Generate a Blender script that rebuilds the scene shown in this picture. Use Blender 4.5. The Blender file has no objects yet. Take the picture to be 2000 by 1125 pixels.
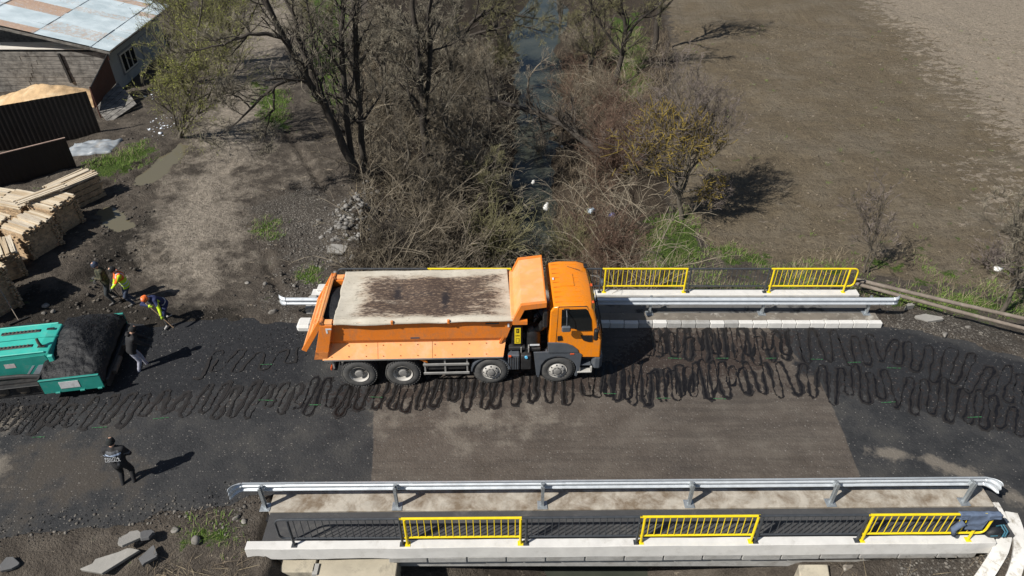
import bpy, bmesh, math, random
import numpy as np
from mathutils import Vector, Matrix, Quaternion

# ------------------------------------------------------------------ camera, sky, sun, exposure
scene = bpy.context.scene
COL = scene.collection
CAM_H, PITCH, FOC = 16.0, math.radians(37.0), 1400.0     # camera height (m), tilt below horizon, focal length in px of a 2000 px frame
cam_data = bpy.data.cameras.new('camera'); cam = bpy.data.objects.new('camera', cam_data); COL.objects.link(cam)
cam.location = (0, 0, CAM_H); cam.rotation_euler = (math.radians(90) - PITCH, 0, 0)
cam_data.sensor_width = 36.0; cam_data.lens = 36.0 * FOC / 2000.0; cam_data.clip_start = 0.1; cam_data.clip_end = 6000
scene.camera = cam
SUN_EL, SHADOW_AZ = math.radians(45), math.radians(33)    # shadows fall toward +X+Y
sx, sy = -math.cos(SHADOW_AZ), -math.sin(SHADOW_AZ)
world = bpy.data.worlds.new('World'); scene.world = world; world.use_nodes = True
wn = world.node_tree; wn.nodes.clear()
sky = wn.nodes.new('ShaderNodeTexSky'); sky.sky_type = 'NISHITA'; sky.sun_disc = False
sky.sun_elevation = SUN_EL; sky.sun_rotation = math.atan2(sx, sy)
bg = wn.nodes.new('ShaderNodeBackground'); bg.inputs['Strength'].default_value = 0.055
wo = wn.nodes.new('ShaderNodeOutputWorld')
wn.links.new(sky.outputs[0], bg.inputs[0]); wn.links.new(bg.outputs[0], wo.inputs[0])
sun_d = bpy.data.lights.new('sun', 'SUN'); sun_d.energy = 5.0; sun_d.angle = math.radians(0.5); sun_d.color = (1.0, 0.955, 0.88)
sun = bpy.data.objects.new('sun', sun_d); COL.objects.link(sun); sun.location = (-30, -20, 40)
sun.rotation_euler = Vector((-sx * math.cos(SUN_EL), -sy * math.cos(SUN_EL), -math.sin(SUN_EL))).to_track_quat('-Z', 'Y').to_euler()
vs = scene.view_settings; vs.view_transform = 'Standard'; vs.look = 'None'; vs.exposure = 0.25; vs.gamma = 1.0; vs.use_curve_mapping = False
scene.render.engine = 'CYCLES'
scene.cycles.max_bounces = 5; scene.cycles.diffuse_bounces = 3; scene.cycles.glossy_bounces = 3; scene.cycles.transmission_bounces = 4

# ------------------------------------------------------------------ survey helpers: photo pixel -> point of the place
def g(px, py, z=0.0):
    a = (px - 1000) / FOC; b = -(py - 562.5) / FOC
    d = (a, math.cos(PITCH) + b * math.sin(PITCH), -math.sin(PITCH) + b * math.cos(PITCH))
    t = (z - CAM_H) / d[2]
    return np.array([d[0] * t, d[1] * t, z])
def at(px, py, Y):
    a = (px - 1000) / FOC; b = -(py - 562.5) / FOC
    d = (a, math.cos(PITCH) + b * math.sin(PITCH), -math.sin(PITCH) + b * math.cos(PITCH))
    t = Y / d[1]
    return np.array([d[0] * t, Y, CAM_H + d[2] * t])

# ------------------------------------------------------------------ numpy noise
def _hash(ix, iy, seed):
    n = (ix.astype(np.int64) * 374761393 + iy.astype(np.int64) * 668265263 + seed * 1442695041) & 0x7fffffff
    n = ((n ^ (n >> 13)) * 1274126177) & 0x7fffffff
    n = (n ^ (n >> 16)) & 0xffff
    return n / 65535.0
def vnoise(x, y, seed=0):
    x = np.asarray(x, float); y = np.asarray(y, float)
    ix = np.floor(x); iy = np.floor(y); fx = x - ix; fy = y - iy
    fx = fx * fx * (3 - 2 * fx); fy = fy * fy * (3 - 2 * fy)
    a = _hash(ix, iy, seed); b = _hash(ix + 1, iy, seed); c = _hash(ix, iy + 1, seed); d = _hash(ix + 1, iy + 1, seed)
    return (a * (1 - fx) + b * fx) * (1 - fy) + (c * (1 - fx) + d * fx) * fy - 0.5
def fbm(x, y, seed=0, oct=4, gain=0.5):
    s = 0; a = 1.0; f = 1.0
    for i in range(oct):
        s = s + a * vnoise(np.asarray(x) * f + 13.7 * i, np.asarray(y) * f - 7.3 * i, seed + i); a *= gain; f *= 2.03
    return s
def sstep(a, b, x):
    t = np.clip((x - a) / (b - a), 0, 1); return t * t * (3 - 2 * t)
def seg_dist(x, y, pts, closed=False):
    d = np.full(np.shape(x), 1e9)
    n = len(pts)
    for i in range(n if closed else n - 1):
        x0, y0 = pts[i][:2]; x1, y1 = pts[(i + 1) % n][:2]
        dx, dy = x1 - x0, y1 - y0; L = dx * dx + dy * dy + 1e-12
        t = np.clip(((x - x0) * dx + (y - y0) * dy) / L, 0, 1)
        d = np.minimum(d, np.hypot(x - x0 - t * dx, y - y0 - t * dy))
    return d
def poly_sd(x, y, pts):       # signed distance, positive inside
    x = np.asarray(x, float); y = np.asarray(y, float)
    ins = np.zeros(np.shape(x), bool); n = len(pts)
    for i in range(n):
        x0, y0 = pts[i][:2]; x1, y1 = pts[(i + 1) % n][:2]
        c = ((y0 > y) != (y1 > y)) & (x < (x1 - x0) * (y - y0) / (y1 - y0 + 1e-12) + x0)
        ins ^= c
    d = seg_dist(x, y, pts, True)
    return np.where(ins, d, -d)
def gp(*pix, z=0.0):           # list of pixels -> ground polygon
    return [tuple(g(a, b, z)[:2]) for a, b in pix]

# ------------------------------------------------------------------ mesh helpers
class MB:
    def __init__(s): s.v = []; s.f = []; s.m = []
    def add(s, verts, faces, mi=0, M=None):
        o = len(s.v)
        if M is not None: verts = [tuple(M @ Vector(v)) for v in verts]
        s.v.extend([tuple(v) for v in verts]); s.f.extend([tuple(i + o for i in f) for f in faces]); s.m.extend([mi] * len(faces)); return s
    def box(s, c, size, rot=None, mi=0, ch=0.0, M=None):
        hx, hy, hz = size[0] / 2, size[1] / 2, size[2] / 2
        R = Matrix.Translation(Vector(c)) @ (rot.to_4x4() if rot is not None else Matrix.Identity(4))
        if M is not None: R = M @ R
        if ch <= 0:
            V = [(x, y, z) for z in (-hz, hz) for y in (-hy, hy) for x in (-hx, hx)]
            Fc = [(0, 2, 3, 1), (4, 5, 7, 6), (0, 1, 5, 4), (2, 6, 7, 3), (0, 4, 6, 2), (1, 3, 7, 5)]
            return s.add(V, Fc, mi, R)
        ch = min(ch, hx * .9, hy * .9, hz * .9)
        bm = bmesh.new(); bmesh.ops.create_cube(bm, size=1.0)
        bmesh.ops.scale(bm, vec=size, verts=bm.verts)
        bmesh.ops.bevel(bm, geom=bm.edges[:], offset=ch, segments=1, affect='EDGES')
        V = [v.co.copy() for v in bm.verts]; bm.verts.index_update()
        Fc = [[v.index for v in f.verts] for f in bm.faces]; bm.free()
        return s.add([tuple(v) for v in V], Fc, mi, R)
    def tube(s, pts, r, n=8, mi=0, cap=True, M=None):
        pts = [Vector(p) for p in pts]; k = len(pts)
        rr = r if hasattr(r, '__len__') else [r] * k
        V = []; Fc = []; ref = None
        for i, p in enumerate(pts):
            t = (pts[min(i + 1, k - 1)] - pts[max(i - 1, 0)]).normalized()
            if ref is None:
                ref = Vector((0, 0, 1)) if abs(t.z) < .9 else Vector((1, 0, 0))
            u = (ref - t * ref.dot(t))
            if u.length < 1e-6: u = Vector((1, 0, 0)) - t * t.x
            u.normalize(); w = t.cross(u); ref = u
            for j in range(n):
                a = 2 * math.pi * j / n
                V.append(p + (u * math.cos(a) + w * math.sin(a)) * rr[i])
        for i in range(k - 1):
            for j in range(n):
                Fc.append((i * n + j, i * n + (j + 1) % n, (i + 1) * n + (j + 1) % n, (i + 1) * n + j))
        if cap:
            Fc.append(tuple(range(n - 1, -1, -1))); Fc.append(tuple((k - 1) * n + j for j in range(n)))
        return s.add([tuple(v) for v in V], Fc, mi, M)
    def prism(s, prof, axis, a, b, mi=0, M=None):     # prof: 2-D outline in the two other axes, extruded from a to b
        n = len(prof)
        def P(q, t): return (t, q[0], q[1]) if axis == 'x' else (q[0], t, q[1]) if axis == 'y' else (q[0], q[1], t)
        V = [P(q, a) for q in prof] + [P(q, b) for q in prof]
        Fc = [(i, (i + 1) % n, n + (i + 1) % n, n + i) for i in range(n)] + [tuple(range(n - 1, -1, -1)), tuple(range(n, 2 * n))]
        return s.add(V, Fc, mi, M)
    def lathe(s, prof, axis_m, n=24, mi=0):           # prof: (radius, height) along local z, placed by matrix
        V = []; Fc = []; k = len(prof)
        for r, h in prof:
            for j in range(n):
                a = 2 * math.pi * j / n; V.append((r * math.cos(a), r * math.sin(a), h))
        for i in range(k - 1):
            for j in range(n): Fc.append((i * n + j, i * n + (j + 1) % n, (i + 1) * n + (j + 1) % n, (i + 1) * n + j))
        return s.add(V, Fc, mi, axis_m)
    def sheet(s, prof, x0, x1, th=0.004, nx=1, mi=0): # open profile (y,z) swept along x with thickness
        k = len(prof); P = np.array(prof, float); N = np.zeros_like(P)
        for i in range(k):
            t = P[min(i + 1, k - 1)] - P[max(i - 1, 0)]; t /= np.hypot(*t) + 1e-9; N[i] = (-t[1], t[0])
        Q = P + N * th; loop = [tuple(p) for p in P] + [tuple(q) for q in Q[::-1]]
        return s.prism(loop, 'x', x0, x1, mi)
    def obj(s, name, mats, parent=None, smooth=False, bevel=0.0, seg=2, angle=35):
        me = bpy.data.meshes.new(name); me.from_pydata(s.v, [], s.f)
        if not isinstance(mats, (list, tuple)): mats = [mats]
        for m in mats: me.materials.append(m)
        if len(mats) > 1: me.polygons.foreach_set('material_index', s.m)
        bm = bmesh.new(); bm.from_mesh(me); bmesh.ops.recalc_face_normals(bm, faces=bm.faces); bm.to_mesh(me); bm.free()
        return finish(name, me, parent, smooth, bevel, seg, angle)
def finish(name, me, parent=None, smooth=False, bevel=0.0, seg=2, angle=35):
    me.update()
    if smooth:
        me.polygons.foreach_set('use_smooth', [True] * len(me.polygons))
        if smooth != 'all':
            try: me.set_sharp_from_angle(angle=math.radians(angle))
            except Exception: pass
    o = bpy.data.objects.new(name, me); COL.objects.link(o)
    if parent is not None: o.parent = parent
    if bevel > 0:
        b = o.modifiers.new('bevel', 'BEVEL'); b.width = bevel; b.segments = seg; b.limit_method = 'ANGLE'; b.angle_limit = math.radians(30)
    return o
def np_mesh(name, V, F4, mat, parent=None, smooth=False):   # fast quad/tri mesh from numpy
    me = bpy.data.meshes.new(name); V = np.asarray(V, np.float32); F4 = np.asarray(F4, np.int32)
    nf, k = F4.shape
    me.vertices.add(len(V)); me.vertices.foreach_set('co', V.ravel())
    me.loops.add(nf * k); me.loops.foreach_set('vertex_index', F4.ravel())
    me.polygons.add(nf); me.polygons.foreach_set('loop_start', np.arange(0, nf * k, k, dtype=np.int32)); me.polygons.foreach_set('loop_total', np.full(nf, k, np.int32))
    if smooth: me.polygons.foreach_set('use_smooth', np.ones(nf, bool))
    me.update(calc_edges=True)
    if mat is not None: me.materials.append(mat)
    o = bpy.data.objects.new(name, me); COL.objects.link(o)
    if parent is not None: o.parent = parent
    return o
def empty(name, loc=(0, 0, 0), rz=0.0):
    o = bpy.data.objects.new(name, None); COL.objects.link(o); o.location = loc; o.rotation_euler = (0, 0, rz); o.empty_display_size = .2; return o
def tag(o, label=None, cat=None, group=None, kind=None):
    if label: o['label'] = label
    if cat: o['category'] = cat
    if group: o['group'] = group
    if kind: o['kind'] = kind
    return o
def copy_tree(o, parent=None):
    c = o.copy(); COL.objects.link(c); c.parent = parent
    for ch in list(o.children): copy_tree(ch, c)
    return c
def copy_as(o, label, loc=None, rz=None):
    c = copy_tree(o); c['label'] = label
    if loc is not None: c.location = loc
    if rz is not None: c.rotation_euler = (0, 0, rz)
    return c

# ------------------------------------------------------------------ materials
def _nodes(name):
    m = bpy.data.materials.new(name); m.use_nodes = True; nt = m.node_tree
    return m, nt, nt.nodes, nt.links, nt.nodes['Principled BSDF']
def ramp(nt, fac, stops, interp='LINEAR'):
    r = nt.nodes.new('ShaderNodeValToRGB'); r.color_ramp.interpolation = interp
    els = r.color_ramp.elements
    while len(els) < len(stops): els.new(0.5)
    for e, (p_, c) in zip(els, stops):
        e.position = p_; e.color = (c[0], c[1], c[2], 1) if hasattr(c, '__len__') else (c, c, c, 1)
    nt.links.new(fac, r.inputs[0]); return r.outputs[0]
def noise(nt, scale, detail=4, rough=0.6, coord='Object', dist=0.0, stretch=None):
    tc = nt.nodes.new('ShaderNodeTexCoord'); n = nt.nodes.new('ShaderNodeTexNoise')
    n.inputs['Scale'].default_value = scale; n.inputs['Detail'].default_value = detail; n.inputs['Roughness'].default_value = rough; n.inputs['Distortion'].default_value = dist
    src = tc.outputs[coord]
    if stretch:
        mp = nt.nodes.new('ShaderNodeMapping'); mp.inputs['Scale'].default_value = stretch; nt.links.new(src, mp.inputs[0]); src = mp.outputs[0]
    nt.links.new(src, n.inputs['Vector']); return n.outputs['Fac']
def mix(nt, fac, a, b, typ='MIX'):
    n = nt.nodes.new('ShaderNodeMix'); n.data_type = 'RGBA'; n.blend_type = typ
    for sock, val in ((n.inputs[0], fac), (n.inputs[6], a), (n.inputs[7], b)):
        if hasattr(val, 'is_linked') or hasattr(val, 'links'): nt.links.new(val, sock)
        elif hasattr(val, '__len__'): sock.default_value = (val[0], val[1], val[2], 1)
        else: sock.default_value = val
    return n.outputs[2]
def mth(nt, op, a, b=None):
    n = nt.nodes.new('ShaderNodeMath'); n.operation = op
    for i, v in enumerate((a, b)):
        if v is None: continue
        if hasattr(v, 'links'): nt.links.new(v, n.inputs[i])
        else: n.inputs[i].default_value = v
    return n.outputs[0]
def bump(nt, h, strength, dist=0.02):
    b = nt.nodes.new('ShaderNodeBump'); b.inputs['Strength'].default_value = strength; b.inputs['Distance'].default_value = dist
    nt.links.new(h, b.inputs['Height']); return b.outputs[0]
def mat(name, c, rough=0.6, metal=0.0, var=0.15, vscale=3.0, dirt=None, dscale=2.0, dlo=0.5, dhi=0.7, bstr=0.0, bscale=40.0, stretch=None, coat=0.0, rvar=0.1, streak=None):
    m, nt, N, L, P = _nodes(name)
    lo = [max(0, x * (1 - var)) for x in c]; hi = [min(1, x * (1 + var)) for x in c]
    n1 = noise(nt, vscale, 5, .65, stretch=stretch)
    col = ramp(nt, n1, [(0.3, lo), (0.7, hi)])
    if dirt is not None:
        n2 = noise(nt, dscale, 6, .7, dist=.3)
        f = ramp(nt, n2, [(dlo, 0), (dhi, 1)]); col = mix(nt, f, col, dirt)
    if streak is not None:
        n3 = noise(nt, 5, 5, .75, stretch=(2.2, 2.2, .35)); n4 = noise(nt, 17, 4, .7)
        f = mth(nt, 'ADD', ramp(nt, n3, [(.52, 0), (.72, .55)]), ramp(nt, n4, [(.60, 0), (.72, .35)])); col = mix(nt, f, col, streak)
    L.new(col, P.inputs['Base Color'])
    r = ramp(nt, n1, [(0.3, max(0.02, rough - rvar)), (0.7, min(1, rough + rvar))]); L.new(r, P.inputs['Roughness'])
    P.inputs['Metallic'].default_value = metal; P.inputs['Coat Weight'].default_value = coat
    if bstr > 0: L.new(bump(nt, noise(nt, bscale, 4, .7), bstr), P.inputs['Normal'])
    return m
# ------------------------------------------------------------------ TERRAIN
BX0, BX1 = -6.55, 12.55                       # bridge ends
ROAD = gp((-900, 642), (0, 642), (300, 640), (440, 622), (520, 634), (600, 641), (1722, 641), (1800, 652), (1900, 676), (2000, 712), (2120, 770), (2600, 960)) + \
       [(26, 9.0), (16.0, 6.0), (13.9, 8.2), (13.4, 10.2), (12.75, 12.05), (-6.9, 11.95)] + gp((455, 975), (380, 985), (300, 998), (200, 1012), (100, 1026), (0, 1040), (-900, 1110))
def xc(y): return np.interp(y, [-30, 4, 10, 20, 26, 33, 40, 47, 60, 80, 200], [3.6, 3.4, 3.1, 2.2, 1.6, 1.3, 1.3, 1.7, 2.2, 3.5, 6])
def field_edge(y): return np.interp(y, [4, 11, 20, 24, 28, 33, 40, 47, 60, 90], [9.2, 9.2, 4.8, 6.5, 6.8, 7.2, 8.4, 10.5, 12, 15])
def left_edge(y): return np.interp(y, [4, 10, 20, 24, 30, 38, 47, 60, 90], [-6.2, -6.2, -6.3, -6.0, -7.0, -8.6, -10, -11, -12])
RUTS = [gp((330, 300), (250, 335), (180, 375), (120, 420)), gp((345, 330), (270, 365), (200, 400), (150, 440)), gp((600, 620), (540, 560), (520, 500)),
        gp((300, 470), (240, 500), (120, 560)), gp((310, 500), (250, 530), (150, 600)), gp((560, 260), (610, 330), (640, 380))]
PUDDLES = [('a', [(188, 415), (215, 404), (245, 420), (262, 440), (235, 452), (205, 442)]), ('b', [(262, 352), (318, 302), (350, 276), (372, 282), (345, 318), (300, 352), (275, 362)])]
PUD_POLY = [gp(*q) for _, q in PUDDLES]; PUD_Z = -.06
def terrain(x, y):
    x = np.asarray(x, float); y = np.asarray(y, float)
    rd = -poly_sd(x, y, ROAD) + 0.35 * fbm(x * .9, y * .9, 5, 3)         # >0 outside the road
    base = 0.05 + 0 * x
    n1 = fbm(x * .25, y * .25, 1, 4); n2 = fbm(x * 1.3, y * 1.3, 2, 4); n3 = fbm(x * 4.1, y * 4.1, 3, 2)
    yard = 0.0 + 0.16 * n1 + 0.10 * n2 + .045 * n3
    r = np.full(x.shape, 9.0)
    for q in RUTS: r = np.minimum(r, np.abs(seg_dist(x, y, q) + 0.06 * n2 - 0.0))
    near_rut = np.exp(-(r / .17) ** 2); ridge = np.exp(-((r - .36) / .13) ** 2)
    yard = yard - near_rut * .17 + ridge * .08 * (1 + 2 * n3)
    fld = -0.75 + 0.3 * n1 + 0.06 * n2 + 0.085 * n3 - 0.01 * np.clip(y - 25, 0, 40)
    side = sstep(0.5, 6.0, x)                                              # left bank yard, right bank field
    z = yard * (1 - side) + fld * side
    # field side near the bridge end stays at road level then falls gently to the field
    z = np.where(x > 5, z + (0.55) * (1 - sstep(1.0, 6.0, rd)), z)
    for q in PUD_POLY:
        sd = poly_sd(x, y, q) + .35 * n2; k_ = sstep(-.12, .12, sd); z = np.where((sd > -1.0) & (sd <= 0), np.maximum(z, PUD_Z + .02 + .03 * n3), z); z = z * (1 - k_) + (PUD_Z - .07) * k_
    # ravine
    le = left_edge(y) + 1.1 * fbm(y * .35, x * .1, 9, 3); fe = field_edge(y) + 0.9 * fbm(y * .4, x * .1, 11, 3); c = xc(y)
    bed = -3.75 + .15 * n2
    c = c + .55 * fbm(y * .5, x * 0, 15, 3); hwid = .42 + .35 * fbm(y * .8, x * 0, 17, 2)
    tl = np.clip((c - hwid - x) / np.maximum(c - hwid - le, .5), 0, 1); tr = np.clip((x - c - hwid) / np.maximum(fe - c - hwid, .5), 0, 1); tl = .55 * tl + .45 * sstep(0, 1, tl); tr = .55 * tr + .45 * sstep(0, 1, tr)
    nearq = sstep(10.8, 10.2, y); tl = tl * (1 - nearq) + np.clip((tl - .80) / .2, 0, 1) * nearq
    t = np.where(x < c, tl, tr)
    inside = (x > le) & (x < fe)
    rav = bed + (z - bed) * t ** 0.8 + 0.35 * n1 * (1 - t) + .25 * n2 * t * (1 - t) * 3
    nearside = sstep(9.8, 7.5, y)
    z = np.where(inside, rav, z)
    # rubble mound on the bank by the far side of the bridge
    mx, my = g(690, 440)[:2]
    z = z + 0.75 * np.exp(-(((x - mx) / .8) ** 2 + ((y - my) / 1.9) ** 2)) * (1 + 1.2 * n2)
    # sawdust yard, lower bank bottom-left
    drop = sstep(10.9, 8.2, y) * sstep(-16, -9, x) * (x < le)
    z = z - 1.1 * drop
    z = np.where((x > 12.8) & (y < 10.3), np.minimum(z, 0.0 - 1.2 * sstep(10.3, 7.5, y)), z)
    # road bed
    k = sstep(-0.05, 0.25, rd)
    edge = 0.035 + 0.05 * n2 + .03 * n3
    zz = np.where(rd < 2.5, edge * (1 - sstep(.25, 2.5, rd)) + z * sstep(.25, 2.5, rd), z)
    zz = np.where(inside, z, zz)
    z = -0.10 * (1 - k) + zz * k
    # under and beside the bridge deck: keep soil below deck
    ud = (x > BX0 + .1) & (x < BX1 - .1) & (y > 10.35) & (y < 20.85)
    z = np.where(ud, np.minimum(np.minimum(z, -0.9), rav), z)
    return z
def axis(lo, hi, step, far):
    a = list(np.arange(lo, hi, step)); s = step; v = hi; up = []
    while v < far: s *= 1.35; v += s; up.append(v)
    s = step; v = lo; dn = []
    while v > -far: s *= 1.35; v -= s; dn.append(v)
    return np.array(dn[::-1] + a + up)
gx = axis(-36, 36, .165, 2500); gy = axis(6.5, 56, .165, 2500)
GX, GY = np.meshgrid(gx, gy); shp = GX.shape
TX, TY = GX.ravel(), GY.ravel(); TZ = terrain(TX, TY)
ii = np.arange(TX.size).reshape(shp)
TF = np.stack([ii[:-1, :-1].ravel(), ii[:-1, 1:].ravel(), ii[1:, 1:].ravel(), ii[1:, :-1].ravel()], 1)
def zt(x, y): return float(terrain(np.array([x]), np.array([y]))[0])
def gt(px, py):                               # photo pixel -> point on the terrain
    z = 0.0
    for _ in range(12):
        p_ = g(px, py, z); z = .5 * z + .5 * zt(p_[0], p_[1])
    p_ = g(px, py, z); return Vector((p_[0], p_[1], zt(p_[0], p_[1])))
def soft(poly, w=1.0): return np.clip(0.5 + poly_sd(TX, TY, poly) / (2 * w), 0, 1)
le_ = left_edge(TY); fe_ = field_edge(TY)
m_dry = np.maximum.reduce([1.15 * soft(gp((350, 350), (450, 320), (480, 400), (460, 470), (440, 540), (400, 575), (320, 540), (280, 490), (295, 430)), 1.7),
    1.2 * soft(gp((385, 270), (425, 140), (480, 60), (515, -20), (590, -20), (575, 60), (550, 150), (520, 230), (480, 330), (390, 345)), 1.5), .36 * soft(gp((360, 330), (470, 250), (620, 250), (660, 380), (560, 480), (470, 600), (330, 560), (270, 500)), 1.5)])
m_field = np.clip(0.5 + (TX - fe_ - 0.6) / 2.4, 0, 1) * np.clip(.5 + (TY - np.interp(TX, [5, 9, 13, 20, 30, 60], [27.5, 24.6, 23.0, 21.6, 19.0, 12])) / 2.2, 0, 1)
m_pale = soft(gp((1700, 0), (1770, 60), (1850, 150), (1930, 240), (2000, 300), (2200, 480), (2600, 200), (2300, -150), (1900, -150), z=-.9), 2.6)
m_pale = np.maximum(m_pale, .42 * soft(gp((1830, 330), (1900, 300), (2100, 340), (2150, 480), (1980, 500), (1880, 430), z=-.8), 1.5))
grass_spots = [((1262, 405), (1345, 392), (1385, 470), (1350, 515), (1275, 512)), ((1420, 470), (1480, 455), (1500, 500), (1430, 505)), ((500, 170), (560, 190), (570, 270), (520, 260)), ((600, 0), (680, 0), (660, 230), (620, 200)), ((1190, 0), (1250, 0), (1270, 150), (1230, 170)),
    ((170, 330), (290, 290), (310, 320), (190, 370)), ((610, 530), (650, 540), (630, 560), (590, 555)), ((510, 440), (540, 440), (540, 475), (515, 475)), ((380, 1040), (450, 1030), (470, 1080), (390, 1090)), ((1700, 560), (2000, 570), (2050, 600), (1900, 610), (1750, 600)), ((960, 470), (975, 470), (975, 480), (960, 480))]
m_grass = np.maximum.reduce([soft(gp(*q, z=-.3), .8) for q in grass_spots])
strip = np.clip(.5 + (TX - 4.5) / 3, 0, 1) * np.clip(.5 + (25.0 - TY) / 3, 0, 1) * (TY > 20.5)
m_grass = np.maximum(m_grass, .36 * strip)
m_gravel = np.maximum.reduce([soft(gp((470, 400), (600, 360), (690, 400), (700, 500), (640, 560), (590, 620), (540, 640), (500, 600), (560, 520)), 1.2), soft(gp((1720, 600), (1850, 600), (2000, 640), (2000, 700), (1850, 660), (1740, 645)), .5),
    .8 * soft(gp((380, 985), (500, 960), (500, 1060), (420, 1040)), .5), soft(gp((1730, 1095), (1940, 1060), (1960, 1125), (1700, 1180), z=-.5), .5), .75 * soft(gp((0, 1010), (400, 985), (400, 1010), (0, 1060)), .4)])
m_litter = np.clip(.5 + np.minimum(TX - le_ + .3, fe_ + .4 - TX) / 1.6, 0, 1) * (TY > 20.5)
m_saw = soft(gp((-60, 215), (60, 180), (180, 160), (190, 190), (120, 240), (-60, 300), z=-.1), .5)
m_wet = np.maximum(soft(gp((190, 470), (300, 400), (330, 420), (290, 520), (200, 540), (120, 560)), 1.5), soft(gp((0, 640), (60, 560), (250, 590), (470, 600), (480, 640), (0, 660)), .8))

def terrain_material():
    m, nt, N, L, P = _nodes('soil_and_field')
    def A(n):
        a = N.new('ShaderNodeAttribute'); a.attribute_name = n; s_ = N.new('ShaderNodeSeparateColor'); L.new(a.outputs['Color'], s_.inputs[0]); return s_.outputs[0], s_.outputs[1], s_.outputs[2], a.outputs['Alpha']
    dry, fld, pale, grass = A('zone_a'); grav, lit, saw, wet = A('zone_b')
    nb = ramp(nt, noise(nt, 1.1, 6, .7), [(.3, 0), (.7, 1)]); nm = ramp(nt, noise(nt, 5, 4, .7), [(.28, 0), (.72, 1)]); nf = ramp(nt, noise(nt, 22, 3, .75), [(.28, 0), (.72, 1)]); nl = ramp(nt, noise(nt, .35, 3, .6), [(.3, 0), (.7, 1)])
    def thr(mask, n, k=.8, lo=.42, hi=.62):
        v = mth(nt, 'ADD', mask, mth(nt, 'MULTIPLY', mth(nt, 'SUBTRACT', n, .5), k)); return ramp(nt, v, [(lo, 0), (hi, 1)])
    mud = ramp(nt, nb, [(.1, (.046, .038, .031)), (.5, (.092, .077, .062)), (.9, (.150, .128, .104))])
    mud = mix(nt, ramp(nt, nf, [(.35, .0), (.75, .55)]), mud, (.115, .1, .085))
    col = mix(nt, thr(wet, nb, .7), mud, mix(nt, nm, (.022, .019, .016), (.05, .043, .035)))
    dryc = ramp(nt, nm, [(.1, (.17, .146, .118)), (.5, (.265, .230, .187)), (.9, (.35, .306, .252))])
    col = mix(nt, thr(dry, nb, 1.0, .34, .95), col, dryc)
    vor = N.new('ShaderNodeTexVoronoi'); vor.inputs['Scale'].default_value = 15; tcv = N.new('ShaderNodeTexCoord'); L.new(tcv.outputs['Object'], vor.inputs['Vector'])
    gravc = mix(nt, ramp(nt, vor.outputs['Color'], [(.3, 0), (.8, 1)]), (.095, .084, .072), (.25, .232, .205))
    gravc = mix(nt, ramp(nt, vor.outputs['Distance'], [(.25, 0), (.55, 1)]), gravc, (.075, .065, .055))
    col = mix(nt, thr(grav, nb, 1.0, .45, .8), col, gravc)
    # ploughed field
    fc = ramp(nt, nl, [(.3, (.155, .124, .082)), (.55, (.172, .141, .098)), (.8, (.184, .154, .112))])
    fc = mix(nt, ramp(nt, nm, [(.1, .8), (.48, 0)]), fc, (.085, .066, .047))
    fc = mix(nt, ramp(nt, nf, [(.6, 0), (.9, .5)]), fc, (.23, .19, .14))
    fur = noise(nt, 1.0, 3, .6, stretch=(.35, 2.6, 1)); fc = mix(nt, ramp(nt, fur, [(.35, .35), (.55, 0)]), fc, (.095, .074, .052))
    col = mix(nt, thr(fld, nb, .6), col, fc)
    palec = ramp(nt, nm, [(.1, (.21, .172, .13)), (.5, (.29, .245, .19)), (.9, (.36, .31, .245))])
    ns = ramp(nt, noise(nt, 1.3, 5, .78, stretch=(1.0, 1.7, 1)), [(.3, 0), (.7, 1)])
    col = mix(nt, thr(pale, ns, 1.5, .5, .62), col, palec)
    # leaf litter of the ravine
    lc = ramp(nt, nf, [(.2, (.018, .014, .011)), (.5, (.052, .040, .029)), (.7, (.085, .067, .049)), (.9, (.16, .13, .10))])
    lc = mix(nt, ramp(nt, nb, [(.45, 0), (.7, .7)]), lc, (.045, .034, .025))
    col = mix(nt, thr(lit, nb, .5), col, lc)
    gc = ramp(nt, nf, [(.3, (.028, .05, .010)), (.55, (.062, .108, .018)), (.8, (.14, .17, .045))])
    col = mix(nt, thr(grass, nb, 1.3, .5, .7), col, gc)
    col = mix(nt, thr(saw, nm, .5), col, ramp(nt, nm, [(.3, (.32, .2, .10)), (.7, (.55, .38, .21))]))
    L.new(col, P.inputs['Base Color']); P.inputs['Roughness'].default_value = .92; P.inputs['Specular IOR Level'].default_value = .2
    h = mth(nt, 'ADD', mth(nt, 'MULTIPLY', nm, 1.2), mth(nt, 'MULTIPLY', nf, .7)); L.new(bump(nt, h, .9, .07), P.inputs['Normal'])
    return m
M_TERR = terrain_material()
def zone_attr(o, name, chans):
    a = o.data.attributes.new(name, 'FLOAT_COLOR', 'POINT'); a.data.foreach_set('color', np.stack(chans, 1).astype(np.float32).ravel())
ground = tag(np_mesh('ground', np.stack([TX, TY, TZ], 1), TF, M_TERR, smooth=True), kind='structure')
zone_attr(ground, 'zone_a', [m_dry, m_field, m_pale, m_grass]); zone_attr(ground, 'zone_b', [m_gravel, m_litter, m_saw, m_wet])

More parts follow.
